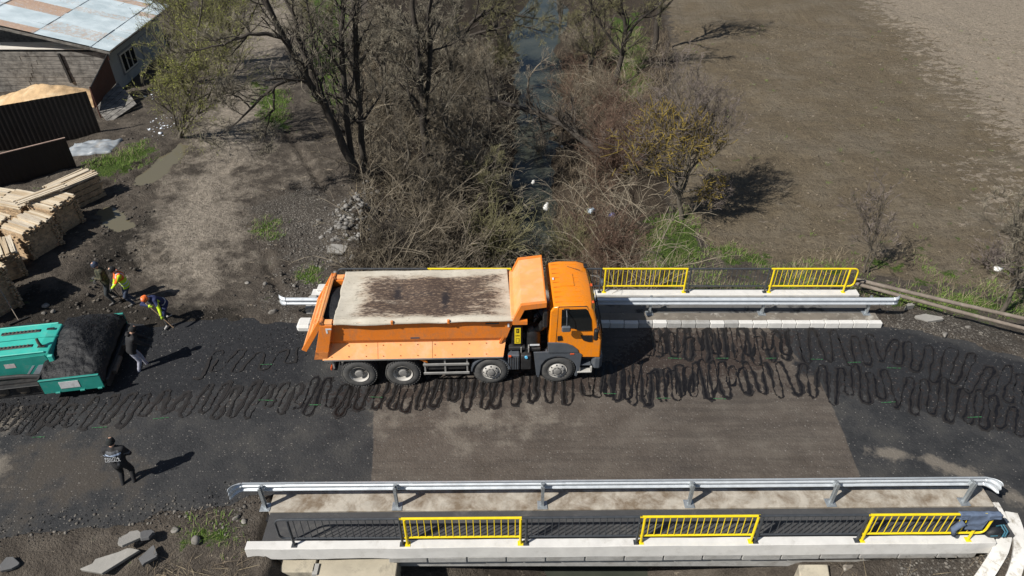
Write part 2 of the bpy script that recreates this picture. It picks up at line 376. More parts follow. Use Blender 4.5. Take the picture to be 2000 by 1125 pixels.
# ------------------------------------------------------------------ ROAD sheet
rx = np.arange(-34, 34, .14); ry = np.arange(5, 21.5, .14)
RX, RY = np.meshgrid(rx, ry); sh2 = RX.shape; X2, Y2 = RX.ravel(), RY.ravel()
sdr = poly_sd(X2, Y2, ROAD)
keep = sdr > -0.55
onb = (X2 > BX0 - .15) & (X2 < BX1 + .1)
keep &= ~(onb & ((Y2 < 11.9) | (Y2 > 19.05)))
jj = np.arange(X2.size).reshape(sh2)
RF = np.stack([jj[:-1, :-1].ravel(), jj[:-1, 1:].ravel(), jj[1:, 1:].ravel(), jj[1:, :-1].ravel()], 1)
RF = RF[keep[RF].all(1)]
used = np.unique(RF); remap = -np.ones(X2.size, int); remap[used] = np.arange(used.size); RF = remap[RF]; X2, Y2 = X2[used], Y2[used]
crown = 0.012 * fbm(X2 * .8, Y2 * .8, 21, 3)
def soft2(poly, w): return np.clip(.5 + poly_sd(X2, Y2, poly) / (2 * w), 0, 1)
brown = soft2(gp((738, 640), (1500, 640), (1600, 740), (1650, 850), (1690, 960), (725, 960)), .12)
stain = soft2(gp((1190, 700), (1270, 640), (1560, 650), (1540, 700), (1470, 735), (1300, 760), (1150, 770), (740, 790), (600, 770), (1100, 720)), .45)
for q_, w_ in (([(1285, 670), (1500, 670), (1720, 682), (1850, 716), (2000, 765), (2150, 820)], .8), ([(590, 775), (730, 772), (1150, 750), (1400, 745), (1560, 740), (1750, 760), (1880, 790), (2010, 826), (2150, 870)], .7), ([(-60, 832), (60, 815), (200, 803), (400, 785), (600, 770)], .5)): stain = np.maximum(stain, .42 * np.clip(1.5 - seg_dist(X2, Y2, gp(*q_)) / w_, 0, 1))
dark = np.maximum(soft2(gp((-900, 600), (600, 600), (600, 740), (420, 760), (200, 800), (-900, 840)), .6), soft2(gp((1540, 640), (1740, 640), (2100, 740), (2300, 900), (1980, 850), (1700, 770), (1560, 730)), .4))
dust = np.maximum(np.clip(1 - seg_dist(X2, Y2, gp((1690, 880), (1800, 895), (1900, 925), (2010, 985), (2100, 1050))) / .45, 0, 1), .8 * np.clip(1 - seg_dist(X2, Y2, gp((-40, 1000), (0, 880), (10, 830))) / .9, 0, 1))
dust = np.maximum(dust, .7 * soft2(gp((760, 790), (1100, 780), (1150, 850), (900, 880), (740, 860)), .8))
oldpatch = np.maximum(.9 * soft2(gp((0, 850), (240, 840), (300, 960), (120, 1010), (-100, 1020)), 1.2), 0)
def road_material():
    m, nt, N, L, P = _nodes('worn_asphalt')
    def A(n):
        a = N.new('ShaderNodeAttribute'); a.attribute_name = n; s_ = N.new('ShaderNodeSeparateColor'); L.new(a.outputs['Color'], s_.inputs[0]); return s_.outputs[0], s_.outputs[1], s_.outputs[2], a.outputs['Alpha']
    br, st, dk, du = A('zone_a'); op, _, _, _ = A('zone_b')
    nb = ramp(nt, noise(nt, .9, 6, .68), [(.3, 0), (.7, 1)]); nm = ramp(nt, noise(nt, 7, 4, .7), [(.28, 0), (.72, 1)]); nf = noise(nt, 45, 2, .7)
    def thr(mask, n, k=.8, lo=.42, hi=.62):
        v = mth(nt, 'ADD', mask, mth(nt, 'MULTIPLY', mth(nt, 'SUBTRACT', n, .5), k)); return ramp(nt, v, [(lo, 0), (hi, 1)])
    base = ramp(nt, nb, [(.15, (.022, .023, .025)), (.5, (.035, .0355, .037)), (.85, (.053, .052, .050))])
    base = mix(nt, thr(op, nb, 1.1, .4, .9), base, (.058, .051, .044))
    brc = ramp(nt, nb, [(.1, (.074, .061, .050)), (.5, (.094, .079, .066)), (.9, (.118, .102, .086))])
    brc = mix(nt, ramp(nt, noise(nt, .5, 5, .6, stretch=(1, 2.2, 1)), [(.52, 0), (.75, .6)]), brc, (.04, .036, .033))
    stk = noise(nt, 1.0, 5, .7, stretch=(.22, 3.0, 1)); brc = mix(nt, ramp(nt, stk, [(.38, .5), (.52, 0)]), brc, (.05, .042, .036)); brc = mix(nt, ramp(nt, nm, [(.6, 0), (1, .45)]), brc, (.15, .13, .112))
    col = mix(nt, thr(br, nb, .22, .42, .58), base, brc)
    col = mix(nt, thr(dk, nb, .9, .4, .7), col, mix(nt, nm, (.012, .013, .0155), (.026, .027, .030)))
    col = mix(nt, mth(nt, 'MULTIPLY', thr(st, nm, 1.4, .5, .8), .75), col, (.026, .016, .013))
    col = mix(nt, mth(nt, 'MULTIPLY', thr(du, nb, 1.3, .5, .95), .8), col, (.17, .15, .125))
    vor = N.new('ShaderNodeTexVoronoi'); vor.inputs['Scale'].default_value = 15; tcv = N.new('ShaderNodeTexCoord'); L.new(tcv.outputs['Object'], vor.inputs['Vector'])
    spk = mth(nt, 'MULTIPLY', ramp(nt, vor.outputs['Color'], [(.60, 0), (.8, 1)]), ramp(nt, vor.outputs['Distance'], [(.16, 1), (.36, 0)]))
    spk = mth(nt, 'MULTIPLY', spk, ramp(nt, nm, [(.35, .15), (.65, .8)]))
    col = mix(nt, spk, col, (.235, .22, .2))
    L.new(col, P.inputs['Base Color'])
    L.new(ramp(nt, nb, [(.3, .72), (.7, .95)]), P.inputs['Roughness']); P.inputs['Specular IOR Level'].default_value = .3
    L.new(bump(nt, mth(nt, 'ADD', nf, mth(nt, 'MULTIPLY', vor.outputs['Distance'], .6)), .8, .02), P.inputs['Normal'])
    return m
road = tag(np_mesh('road', np.stack([X2, Y2, crown], 1), RF, road_material(), smooth=True), kind='structure')
zone_attr(road, 'zone_a', [brown, stain, dark, dust]); zone_attr(road, 'zone_b', [oldpatch, oldpatch * 0, oldpatch * 0, oldpatch * 0])

# bitumen trails: serpentine ribbons poured on the road
M_TACK = mat('wet_bitumen', (.0075, .0062, .0058), .42, var=.4, vscale=9)
rng = random.Random(4)
def serpentine(centre, half, period, wid, seed, loose=1.0, skip=()):
    r = random.Random(seed); pts = np.array([g(a, b)[:2] for a, b in centre]); d = np.r_[0, np.cumsum(np.hypot(*np.diff(pts, axis=0).T))]
    Lt = d[-1]; out = []; s = 0.0; ph = 0
    sides = []
    while s < Lt:
        A = half * (1 + r.uniform(-.28, .2) * loose); off = r.uniform(-.14, .14) * loose
        sides.append((s, (A + off) if ph else (-A + off))); s += period * .5 * r.choice((r.uniform(.6, .85), r.uniform(.85, 1.2), r.uniform(1.0, 1.35))); ph ^= 1
    ctrl = []
    for i, (s0, a0) in enumerate(sides):          # rounded hairpins
        w = period * .24
        ctrl += [(s0 - w, a0 * .62), (s0 - w * .7, a0 * .93), (s0 + w * .5, a0), (s0 + w * 1.02, a0 * .66)]
    path = []
    for i in range(1, len(ctrl) - 2):
        p0, p1, p2, p3 = [np.array(ctrl[k]) for k in (i - 1, i, i + 1, i + 2)]
        n = 8 if abs(p2[1] - p1[1]) > .5 * half else 4
        for t in np.linspace(0, 1, n, endpoint=False):
            path.append(.5 * ((2 * p1) + (-p0 + p2) * t + (2 * p0 - 5 * p1 + 4 * p2 - p3) * t * t + (-p0 + 3 * p1 - 3 * p2 + p3) * t ** 3))
    W = []
    for s_, a_ in path:
        s_c = min(max(s_, 0), Lt - 1e-3); k = min(np.searchsorted(d, s_c, 'right') - 1, len(d) - 2)
        t = (s_ - d[k]) / (d[k + 1] - d[k]); T = (pts[k + 1] - pts[k]) / (d[k + 1] - d[k]); Nn = np.array([-T[1], T[0]])
        W.append(pts[k] + (pts[k + 1] - pts[k]) * t + Nn * a_ + np.array([.10 * a_ / half * loose, 0]))
    W = np.array(W); W += .07 * np.stack([fbm(W[:, 0] * 3, W[:, 1] * 3, seed, 2), fbm(W[:, 0] * 3 + 9, W[:, 1] * 3, seed + 1, 2)], 1)
    T = np.gradient(W, axis=0); T /= np.hypot(T[:, 0], T[:, 1])[:, None] + 1e-9; Nn = np.stack([-T[:, 1], T[:, 0]], 1)
    ar = np.arange(len(W)); wd = wid * np.clip(.85 + 1.7 * fbm(ar * .17, ar * 0, seed + 3, 3) + .45 * fbm(ar * .9, ar * 0, seed + 4, 2), .06, 2.2)
    jag = .035 * (np.random.RandomState(seed).rand(len(W), 2) - .5)
    a = W + Nn * (wd / 2 + jag[:, 0])[:, None]; b = W - Nn * (wd / 2 + jag[:, 1])[:, None]
    return a, b
def ribbons(name, specs, z, material):
    V = []; Fq = []
    for a, b in specs:
        o = len(V); n = len(a)
        for i in range(n): V.append((a[i][0], a[i][1], z + .0012 * (i % 5))); V.append((b[i][0], b[i][1], z + .0012 * (i % 5)))
        Fq += [(o + 2 * i, o + 2 * i + 1, o + 2 * i + 3, o + 2 * i + 2) for i in range(n - 1)]
    return np_mesh(name, V, Fq, material)
rowA = [(1285, 670), (1500, 670), (1720, 682), (1850, 716), (2000, 765), (2150, 820)]
rowB = [(590, 775), (730, 772), (1150, 750), (1400, 745), (1560, 740), (1750, 760), (1880, 790), (2010, 826), (2150, 870)]
rowC = [(-60, 832), (60, 815), (200, 803), (400, 785), (600, 770)]
M_SMEAR = mat('smeared_bitumen', (.0125, .0105, .010), .75, var=.35, vscale=9)
fat = lambda ab, k: ((ab[0] + ab[1]) / 2 + (ab[0] - ab[1]) * k * (1 + .5 * np.random.RandomState(7).rand(len(ab[0]), 1)), (ab[0] + ab[1]) / 2 - (ab[0] - ab[1]) * k * (1 + .5 * np.random.RandomState(9).rand(len(ab[0]), 1)))
tr = ribbons('bitumen_trail', [serpentine(rowA, .84, .56, .048, 3), serpentine([(1270, 672), (1400, 670), (1560, 672)], .74, .62, .07, 31, 1.4)], .020, M_TACK)
sm_ = ribbons('bitumen_smear', [fat(serpentine(rowA, .84, .56, .048, 3), 1.1), fat(serpentine(rowB, .74, .52, .048, 8), 1.1), fat(serpentine(rowC, .60, .50, .045, 15, 1.2), .95)], .0135, M_SMEAR); tag(sm_, kind='stuff'); tag(tr, kind='stuff')
tag(ribbons('bitumen_trail', [serpentine(rowB, .74, .52, .048, 8), serpentine([(1150, 748), (1300, 742), (1480, 742)], .66, .55, .065, 33, 1.5)], .021, M_TACK), kind='stuff')
tag(ribbons('bitumen_trail', [serpentine(rowC, .60, .50, .045, 15, 1.2), serpentine([(400, 712), (600, 694)], .5, .7, .07, 22)], .022, M_SMEAR), kind='stuff')
for i, o in enumerate([o for o in bpy.data.objects if o.name.startswith('bitumen_trail')]):
    tag(o, ['looping black bitumen trail along the far kerb ahead of the truck', 'looping black bitumen trail running past the truck wheels', 'looping black bitumen trail in front of the asphalt paver'][i], 'bitumen trail', 'bitumen trails on the road')
M_GREEN = mat('green_marking_paint', (.045, .22, .075), .8, var=.4, vscale=20, dirt=(.04, .05, .04), dscale=14, dlo=.45, dhi=.6)
for i, (a, b) in enumerate([(75, 855), (195, 836), (315, 818), (520, 783), (615, 792), (735, 777), (1190, 770), (1295, 779), (1405, 780), (1735, 787), (1318, 701), (1410, 701), (1505, 701), (1595, 703), (1668, 709), (1745, 720), (1903, 816), (520, 713)]):
    c = g(a, b); L_ = .17 + .06 * rng.random(); an = .08 * rng.uniform(-1, 1) + (.12 if a < 400 else 0)
    mb = MB(); n = 7
    top = [(-L_ + 2 * L_ * k / n, .006 + .007 * rng.random()) for k in range(n + 1)]; bot = [(x, -y * rng.uniform(.6, 1.2)) for x, y in top]
    V = [(x, y, 0) for x, y in top] + [(x, y, 0) for x, y in bot]
    mb.add(V, [(k, k + 1, n + 2 + k, n + 1 + k) for k in range(n)])
    o = mb.obj('paint_dash', M_GREEN); o.location = (c[0], c[1], .032); o.rotation_euler.z = an
    nm_ = i if i < 10 else (i - 10 if i < 16 else None); ordn = ['first', 'second', 'third', 'fourth', 'fifth', 'sixth', 'seventh', 'eighth', 'ninth', 'tenth']
    tag(o, ('green survey paint dash, %s from the left in the near row' % ordn[i]) if i < 10 else ('green survey paint dash, %s ahead of the truck in the far row' % ordn[i - 10]) if i < 16 else 'green survey paint dash at the far right of the near row' if i == 16 else 'green survey paint dash just behind the truck tailgate', 'paint mark', 'green survey dashes on the road')

# ------------------------------------------------------------------ RIVER
wm, nt, N, L, P = _nodes('murky_water')
L.new(ramp(nt, noise(nt, .6, 4, .6), [(.3, (.030, .036, .030)), (.7, (.062, .066, .052))]), P.inputs['Base Color']); P.inputs['Roughness'].default_value = .07; P.inputs['IOR'].default_value = 1.33
L.new(bump(nt, noise(nt, 3.5, 4, .6, stretch=(1, .5, 1)), .25, .05), P.inputs['Normal'])
ys = np.arange(2.0, 90, .6); V = []; Fq = []
for i, y in enumerate(ys):
    c = float(xc(y)); V += [(c - 3.4, y, -3.28), (c + 3.4, y, -3.28)]
    if i: Fq.append((2 * i - 2, 2 * i - 1, 2 * i + 1, 2 * i))
tag(np_mesh('river', V, Fq, wm), kind='structure')
pm, nt, N, L, P = _nodes('puddle_water'); P.inputs['Base Color'].default_value = (.13, .115, .075, 1); P.inputs['Roughness'].default_value = .06
L.new(bump(nt, noise(nt, 6, 3, .5), .05, .02), P.inputs['Normal'])
for pol in PUD_POLY:
    c = np.mean(pol, 0); V = [(c[0] + (a - c[0]) * 1.12 + .08 * np.sign(a - c[0]), c[1] + (b - c[1]) * 1.12 + .08 * np.sign(b - c[1]), PUD_Z) for a, b in pol] + [(c[0], c[1], PUD_Z)]
    n = len(pol); tag(np_mesh('puddle', V, [(n, k, (k + 1) % n) for k in range(n)], pm), kind='structure')
# ------------------------------------------------------------------ BRIDGE
M_CONC_W = mat('new_white_concrete', (.62, .61, .585), .85, var=.08, vscale=2.5, dirt=(.42, .40, .37), dscale=3, dlo=.55, dhi=.85, bstr=.25, bscale=60)
M_CONC_F = mat('grey_cast_concrete', (.36, .355, .34), .9, var=.15, vscale=4, dirt=(.23, .22, .2), dscale=2.2, dlo=.48, dhi=.75, bstr=.4, bscale=45)
M_CONC_B = mat('stained_kerb_concrete', (.40, .365, .31), .9, var=.18, vscale=3, dirt=(.17, .13, .09), dscale=1.6, dlo=.40, dhi=.62, bstr=.3, bscale=50)
M_CONC_D = mat('old_dirty_concrete', (.16, .14, .115), .9, var=.25, vscale=2, dirt=(.38, .36, .32), dscale=2.4, dlo=.56, dhi=.7, bstr=.35, bscale=40)
M_CONC_A = mat('abutment_concrete', (.40, .36, .28), .9, var=.15, vscale=1.6, dirt=(.14, .13, .11), dscale=1.4, dlo=.5, dhi=.72, bstr=.4, bscale=30)
M_FOOT = mat('footway_asphalt', (.055, .055, .057), .9, var=.2, vscale=2, dirt=(.13, .125, .115), dscale=1.2, dlo=.55, dhi=.8, bstr=.6, bscale=120)
M_FOOTD = mat('far_footway_asphalt', (.115, .112, .108), .9, var=.15, vscale=2, dirt=(.025, .025, .027), dscale=1.3, dlo=.54, dhi=.6, bstr=.5, bscale=120)
bridge = tag(empty('bridge', (0, 0, 0)), 'short concrete road bridge with footways crossing the overgrown stream', 'bridge')
YAW = 0.0095
def npart(mb, name, m, **k):
    o = mb.obj(name, m, bridge, **k); o.rotation_euler.z = YAW; return o
def bar(y0, y1, z0, z1, x0=BX0, x1=BX1): return MB().box(((x0 + x1) / 2, (y0 + y1) / 2, (z0 + z1) / 2), (x1 - x0, y1 - y0, z1 - z0))
bar(11.3, 19.4, -.75, -.12).obj('deck_slab', M_CONC_F, bridge)
# near side (turned half a degree)
def rough_bar(y0, y1, z0, z1, x0, x1, seed, amp=.012, step=.22):   # a cast concrete bar with slightly wavering edges
    xs = np.arange(x0, x1 + step / 2, step); xs[-1] = x1; n = len(xs); w = lambda k: amp * 2 * fbm(xs * 1.1 + 31 * k, np.zeros(n) + seed, seed, 3)
    V = []
    for i in range(n): V += [(xs[i], y0 + w(1)[i], z0 + w(2)[i]), (xs[i], y1, z0), (xs[i], y1 + w(3)[i] * .5, z1 + w(4)[i] * .4), (xs[i], y0 + w(1)[i] + .012, z1 + w(4)[i] * .4)]
    Fq = [(4 * i + a, 4 * i + (a + 1) % 4, 4 * i + 4 + (a + 1) % 4, 4 * i + 4 + a) for i in range(n - 1) for a in range(4)] + [(0, 1, 2, 3), (4 * n - 4, 4 * n - 1, 4 * n - 2, 4 * n - 3)]
    mb = MB(); mb.add(V, Fq); return mb
npart(rough_bar(10.28, 10.53, -.20, .22, -6.5, 12.15, 3), 'parapet', [M_CONC_W], bevel=.012)
npart(bar(10.53, 11.38, -.5, .175, -6.15, 12.75), 'footway', M_FOOT)
npart(rough_bar(11.38, 12.02, -.4, .21, -6.2, 12.7, 5), 'kerb_wall', M_CONC_B, bevel=.015)
npart(bar(10.2, 10.5, -.2, -.2 + .001, 0, .01), 'joint', M_CONC_F)
bpy.data.objects.remove(bpy.data.objects['joint'])
pb = None
for k in range(15):                                              # precast edge planks under the parapet
    x0 = -3.0 + k * .99; o = npart(MB().box((x0 + .485, 10.385 + .004 * (k % 3), -.305 - .006 * ((k * 7) % 4)), (.955, .19, .2), ch=.012), 'edge_beam', M_CONC_F)
# far side
bar(19.12, 19.52, -.3, .20, BX0 - .4, 12.72).obj('kerb_wall', M_CONC_D, bridge, bevel=.012)
rs = random.Random(5)
for k in range(40):
    x0 = -7.0 + k * .494
    MB().box((x0 + .245, 19.03 + rs.uniform(-.008, .008), .05 + rs.uniform(-.006, .006)), (.478, .18, .33), ch=.015).obj('kerb_stone', M_CONC_W if rs.random() < .75 else M_CONC_F, bridge)
bar(19.52, 20.5, -.5, .165, BX0 - .4, 12.6).obj('footway', M_FOOTD, bridge)
rough_bar(20.5, 20.86, -.35, .235, BX0 - .7, 12.55, 9).obj('parapet', M_CONC_W, bridge, bevel=.012)
bar(19.4, 20.8, -1.2, -.52, -5, 10).obj('deck_beam', M_CONC_F, bridge)
bar(10.6, 11.3, -1.1, -.52, -3.1, 10).obj('deck_beam', M_CONC_F, bridge)
# abutments and wing walls
MB().box((-4.6, 15.5, -2.4), (3.3, 9.6, 3.6)).obj('abutment', M_CONC_A, bridge, bevel=.02)
MB().box((11.2, 15.5, -2.4), (3.0, 9.6, 3.6)).obj('abutment', M_CONC_A, bridge, bevel=.02)
MB().box((-3.9, 10.2, -2.55), (2.0, .5, 4.1), ch=.02).obj('wing_wall', M_CONC_A, bridge)
MB().box((-5.55, 10.26, -2.5), (1.2, .45, 4.1), ch=.02).obj('wing_wall', M_CONC_A, bridge)
MB().box((-4.93, 10.12, -2.4), (.13, .3, 3.9)).obj('pilaster', M_CONC_F, bridge)
for x, w, tilt, m_ in ((7.6, .75, .38, M_CONC_A), (8.8, .9, .30, M_CONC_D), (10.0, 1.0, .2, M_CONC_A)):
    b = MB(); b.prism([(10.25, -.45), (10.25, -3.9), (6.2, -3.9), (6.2, -2.9)], 'x', x - w / 2, x + w / 2); o = b.obj('slope_slab', m_, bridge, bevel=.03); o.rotation_euler.y = 0
# splash gutter on the right: two white concrete channels curving down the bank
M_GUT = mat('gutter_concrete', (.66, .645, .61), .9, var=.1, vscale=2, dirt=(.3, .27, .22), dscale=3.2, dlo=.52, dhi=.7, bstr=.3)
gut = tag(empty('drain_gutter', (12.9, 9.6, 0)), 'white concrete drain gutter curving down beside the bridge end', 'gutter')
for off, w in ((0.0, .34), (.52, .30)):
    ctr = [tuple(g(*q)[:2]) for q in (((1936, 985), (1950, 1012), (1962, 1045), (1952, 1080), (1930, 1115), (1905, 1150), (1880, 1200)) if off == 0 else ((1972, 1005), (1982, 1030), (1990, 1060), (1990, 1090), (1982, 1125), (1968, 1160), (1950, 1210)))]
    mb = MB(); n = 26; P0 = []
    cs = np.array(ctr); t = np.linspace(0, len(cs) - 1, n); cx_ = np.interp(t, range(len(cs)), cs[:, 0]); cy_ = np.interp(t, range(len(cs)), cs[:, 1])
    for i in range(3): cx_[1:-1] = (cx_[:-2] + cx_[1:-1] * 2 + cx_[2:]) / 4; cy_[1:-1] = (cy_[:-2] + cy_[1:-1] * 2 + cy_[2:]) / 4
    V = []; Fq = []
    for i in range(n):
        tx, ty = cx_[min(i + 1, n - 1)] - cx_[max(i - 1, 0)], cy_[min(i + 1, n - 1)] - cy_[max(i - 1, 0)]; l_ = math.hypot(tx, ty); nx_, ny_ = -ty / l_, tx / l_
        z = .10 - .55 * float(sstep(10.6, 8.0, np.array(cy_[i]))); wob = .04 * float(fbm(np.array(i * .5), np.array(off * 9), 4, 2)); hw = w / 2 * (1 + wob * 4)
        for s_, dz in ((-1, -.45), (-.95, 0), (.95, 0), (1, -.45)): V.append((cx_[i] + nx_ * hw * s_ - 12.9, cy_[i] + ny_ * hw * s_ - 9.6, z + dz + wob * .5))
    for i in range(n - 1): Fq += [(4 * i + a, 4 * i + a + 1, 4 * i + 5 + a, 4 * i + 4 + a) for a in range(3)]
    Fq += [(0, 1, 2, 3), (4 * n - 1, 4 * n - 2, 4 * n - 3, 4 * n - 4)]
    mb.add(V, Fq); mb.obj('channel_wall', M_GUT, gut, smooth=True)

# ------------------------------------------------------------------ GUARDRAILS
M_GALV = mat('galvanised_steel', (.60, .64, .68), .45, .35, var=.06, vscale=5, dirt=(.50, .54, .58), dscale=4, dlo=.5, dhi=.8)
M_GALVD = mat('galvanised_post', (.42, .45, .47), .5, .7, var=.1, vscale=8)
W_PROF = [(0.0, -.155), (.0, -.135), (.055, -.115), (.08, -.1), (.08, -.058), (.055, -.042), (.012, -.018), (.012, .018), (.055, .042), (.08, .058), (.08, .1), (.055, .115), (.0, .135), (.0, .155)]
def guardrail(label, posts, x_end0, x_end1, ybeam, ypost, zc, zb, face, rz, flare_l, flare_r):
    root = tag(empty('guardrail', (0, 0, 0), rz), label, 'guardrail')
    prof = [(ybeam + face * a, zc + b) for a, b in W_PROF]
    cuts = [x_end0] + [(posts[i] + .35) for i in range(len(posts) - 1)][0:] + [x_end1]
    cuts = sorted(set(round(c, 3) for c in cuts))
    for i in range(len(cuts) - 1):
        lap = .004 * (i % 2)
        MB().sheet([(a + face * lap, b) for a, b in prof], cuts[i], cuts[i + 1] + (.16 if i < len(cuts) - 2 else 0), .004 * face).obj('rail_section', M_GALV, root, smooth=True, angle=50)
    for x in posts:
        mb = MB(); h = zc + .16 - zb
        for dy in (-.045, .045): mb.box((x, ypost + dy, zb + h / 2), (.075, .012, h))
        mb.box((x, ypost, zb + h / 2), (.012, .08, h)); mb.obj('post', M_GALVD, root)
        MB().box((x, ypost, zb + .012), (.26, .26, .02), ch=.004).obj('base_plate', M_GALVD, root)
        MB().box((x, (ypost + ybeam) / 2 + face * .02, zc + .01), (.1, abs(ypost - ybeam) * .7 + .02, .17), ch=.01).obj('spacer', M_GALVD, root)
        mb = MB()
        for dx, dz in ((-.1, .07), (.1, .07), (-.1, -.07), (.1, -.07)): mb.lathe([(0, .03), (.018, .03), (.018, 0)], Matrix.Translation((x + .35 + dx, ybeam + face * .06, zc + dz)) @ Matrix.Rotation(-face * math.pi / 2, 4, 'X'), 8)
        tag(mb.obj('bolts', M_GALVD, root), kind='stuff')
    for end, x0, sgn, on in (('l', x_end0, -1, flare_l), ('r', x_end1, 1, flare_r)):
        if not on: continue
        V = []; Fq = []; n = 9; k = len(prof)               # fish-tail terminal curling away from the traffic
        for i in range(n):
            t = i / (n - 1); a = t * 1.25; R = .32
            dx = R * math.sin(a); dy = -face * R * (1 - math.cos(a)); fl = 1 + .35 * math.sin(t * 1.7); fl = fl if i < n - 1 else fl * .78
            for (a_, b_) in W_PROF: V.append((x0 + sgn * (dx + .0), ybeam + face * a_ * (1 - .5 * t) + dy, zc + b_ * fl - .05 * t))
        for i in range(n - 1): Fq += [(i * k + j, i * k + j + 1, (i + 1) * k + j + 1, (i + 1) * k + j) for j in range(k - 1)]
        mb = MB(); mb.add(V, Fq); o = mb.obj('end_terminal', M_GALV, root, smooth=True); s_ = o.modifiers.new('thick', 'SOLIDIFY'); s_.thickness = .006
    return root
guardrail('long galvanised guardrail on the near side of the bridge, in front of the railings', [-6.3, -2.88, .9, 4.73, 8.44, 11.95], -6.80, 12.35, 11.66, 11.52, .86, .21, 1, YAW, True, True)
guardrail('galvanised guardrail on the far side of the bridge, partly behind the orange truck', [-6.7, -2.9, 1.0, 4.8, 8.72, 12.37], -7.75, 13.1, 19.42, 19.49, .80, .20, -1, 0, True, True)

# ------------------------------------------------------------------ RAILING PANELS
M_YEL = mat('yellow_paint', (.80, .60, .012), .42, var=.08, vscale=6, dirt=(.50, .36, .03), dscale=7, dlo=.58, dhi=.8, coat=.1)
M_DRK = mat('anthracite_paint', (.045, .05, .057), .45, var=.12, vscale=6, coat=.1)
def panel_meshes(L, m, loop):
    bars = max(10, int(round(L / .178)))
    root = empty('railing_panel')
    zt_, zb_ = 1.02, .26
    mb = MB()
    e = .09
    mb.tube([(-e, 0, zt_), (L / 2, 0, zt_), (L + e * .2, 0, zt_)], .033, 10); mb.obj('top_rail', m, root, smooth=True)
    MB().tube([(-e * .3, 0, zb_), (L, 0, zb_)], .028, 10).obj('bottom_rail', m, root, smooth=True)
    for x in (.03, L - .03):
        MB().tube([(x, -.02, -.01), (x, -.02, zt_ - .12), (x, -.012, zt_ - .03)], .034, 10).obj('post', m, root, smooth=True)
        MB().box((x, -.02, .006), (.14, .14, .014), ch=.003).obj('foot_plate', m, root)
    bar_me = MB().tube([(0, 0, zb_), (0, 0, zt_)], .0115, 6).obj('bar', m, root, smooth=True)
    for k in range(bars):
        o = bar_me if k == 0 else bar_me.copy()
        if k: COL.objects.link(o)
        o.location.x = .16 + (L - .32) * k / (bars - 1)
    if loop:
        s_ = -1 if loop == 'l' else 1; x0 = 0 if loop == 'l' else L; R = .16
        pts = [(x0, 0, zt_), (x0 + s_ * .12, 0, zt_)] + [(x0 + s_ * (.12 + R * math.sin(a)), 0, zt_ - R + R * math.cos(a)) for a in np.linspace(.3, math.pi / 2, 5)] + [(x0 + s_ * (.12 + R), 0, zb_ + R)] + \
              [(x0 + s_ * (.12 + R * math.cos(a)), 0, zb_ + R - R * math.sin(a)) for a in np.linspace(.3, math.pi / 2, 5)] + [(x0, 0, zb_)]
        MB().tube(pts, .03, 10).obj('end_loop', m, root, smooth=True)
    return root
def place(root, x, y, z, rz, label):
    root.location = (x, y, z); root.rotation_euler = (0, 0, rz); return tag(root, label, 'railing', 'bridge railing panels')
near = [(-5.42, 2.74, 'd', 'l', 'dark grey railing panel with rounded end at the left of the near footway'), (-2.62, 2.86, 'y', None, 'yellow railing panel on the near footway, first yellow from the left'),
        (.32, 2.80, 'd', None, 'dark grey railing panel in the middle of the near footway, between two yellow panels'), (3.17, 2.80, 'y', None, 'yellow railing panel on the near footway, second yellow from the left'),
        (6.02, 2.60, 'd', None, 'dark grey railing panel on the near footway beside the jacket-draped yellow one'), (8.68, 2.72, 'y', 'r', 'yellow railing panel at the right end of the near footway with a jacket on it')]
for x, L_, c, lp, lab in near:
    place(panel_meshes(L_, M_YEL if c == 'y' else M_DRK, lp), x, 10.42 + x * YAW, .22, YAW, lab)
far = [(-5.9, 2.9, 'd', 'l', 'dark grey railing panel behind the left part of the truck bed'), (-2.92, 2.9, 'y', None, 'yellow railing panel mostly hidden behind the orange truck bed'), (.05, 3.15, 'd', None, 'dark grey railing panel behind the orange truck cab'),
       (3.3, 2.95, 'y', None, 'yellow railing panel on the far footway just ahead of the truck cab'), (6.33, 2.85, 'd', None, 'dark grey railing panel on the far footway between two yellow panels'), (9.28, 2.75, 'y', 'r', 'yellow railing panel with rounded end by the two long poles')]
for x, L_, c, lp, lab in far:
    place(panel_meshes(L_, M_YEL if c == 'y' else M_DRK, lp), x, 20.7, .235, 0, lab)
# ------------------------------------------------------------------ DUMP TRUCK
TYAW = math.radians(1.75); TRUCK_LOC = Vector((0, 17.45, 0))
truck = tag(empty('dump_truck', TRUCK_LOC, TYAW), 'orange four-axle dump truck with tarpaulin-covered bed standing on the bridge', 'truck')
TM = Matrix.Translation(TRUCK_LOC) @ Matrix.Rotation(TYAW, 4, 'Z'); TMI = TM.inverted()
def S(px, py, Y=16.24):
    q = TMI @ Vector(at(px, py, Y)); return (q.x, q.z)
M_OR = mat('orange_cab_paint', (.82, .245, .008), .30, var=.03, vscale=2, dirt=(.60, .23, .045), dscale=3.5, dlo=.5, dhi=.85, coat=.3, streak=(.50, .21, .06))
M_ORB = mat('orange_bed_paint', (.74, .205, .022), .48, var=.06, vscale=1.6, dirt=(.46, .19, .075), dscale=3.2, dlo=.46, dhi=.78, bstr=.06, bscale=8, streak=(.36, .17, .085))
M_ORS = mat('pale_sunlit_orange', (.80, .34, .115), .55, var=.08, vscale=2.4, dirt=(.72, .44, .28), dscale=1.6, dlo=.5, dhi=.8, streak=(.52, .30, .18))  # paler orange; the flaps' sunlit look is put into this colour
M_ORD = mat('dirty_orange_steel', (.55, .19, .05), .6, var=.2, vscale=4, dirt=(.05, .04, .035), dscale=3, dlo=.48, dhi=.66)
M_BLK = mat('black_plastic', (.012, .012, .013), .5, var=.3, vscale=8)
M_CHS = mat('chassis_black', (.018, .018, .019), .6, var=.3, vscale=5, dirt=(.06, .055, .05), dscale=3, dlo=.5, dhi=.8)
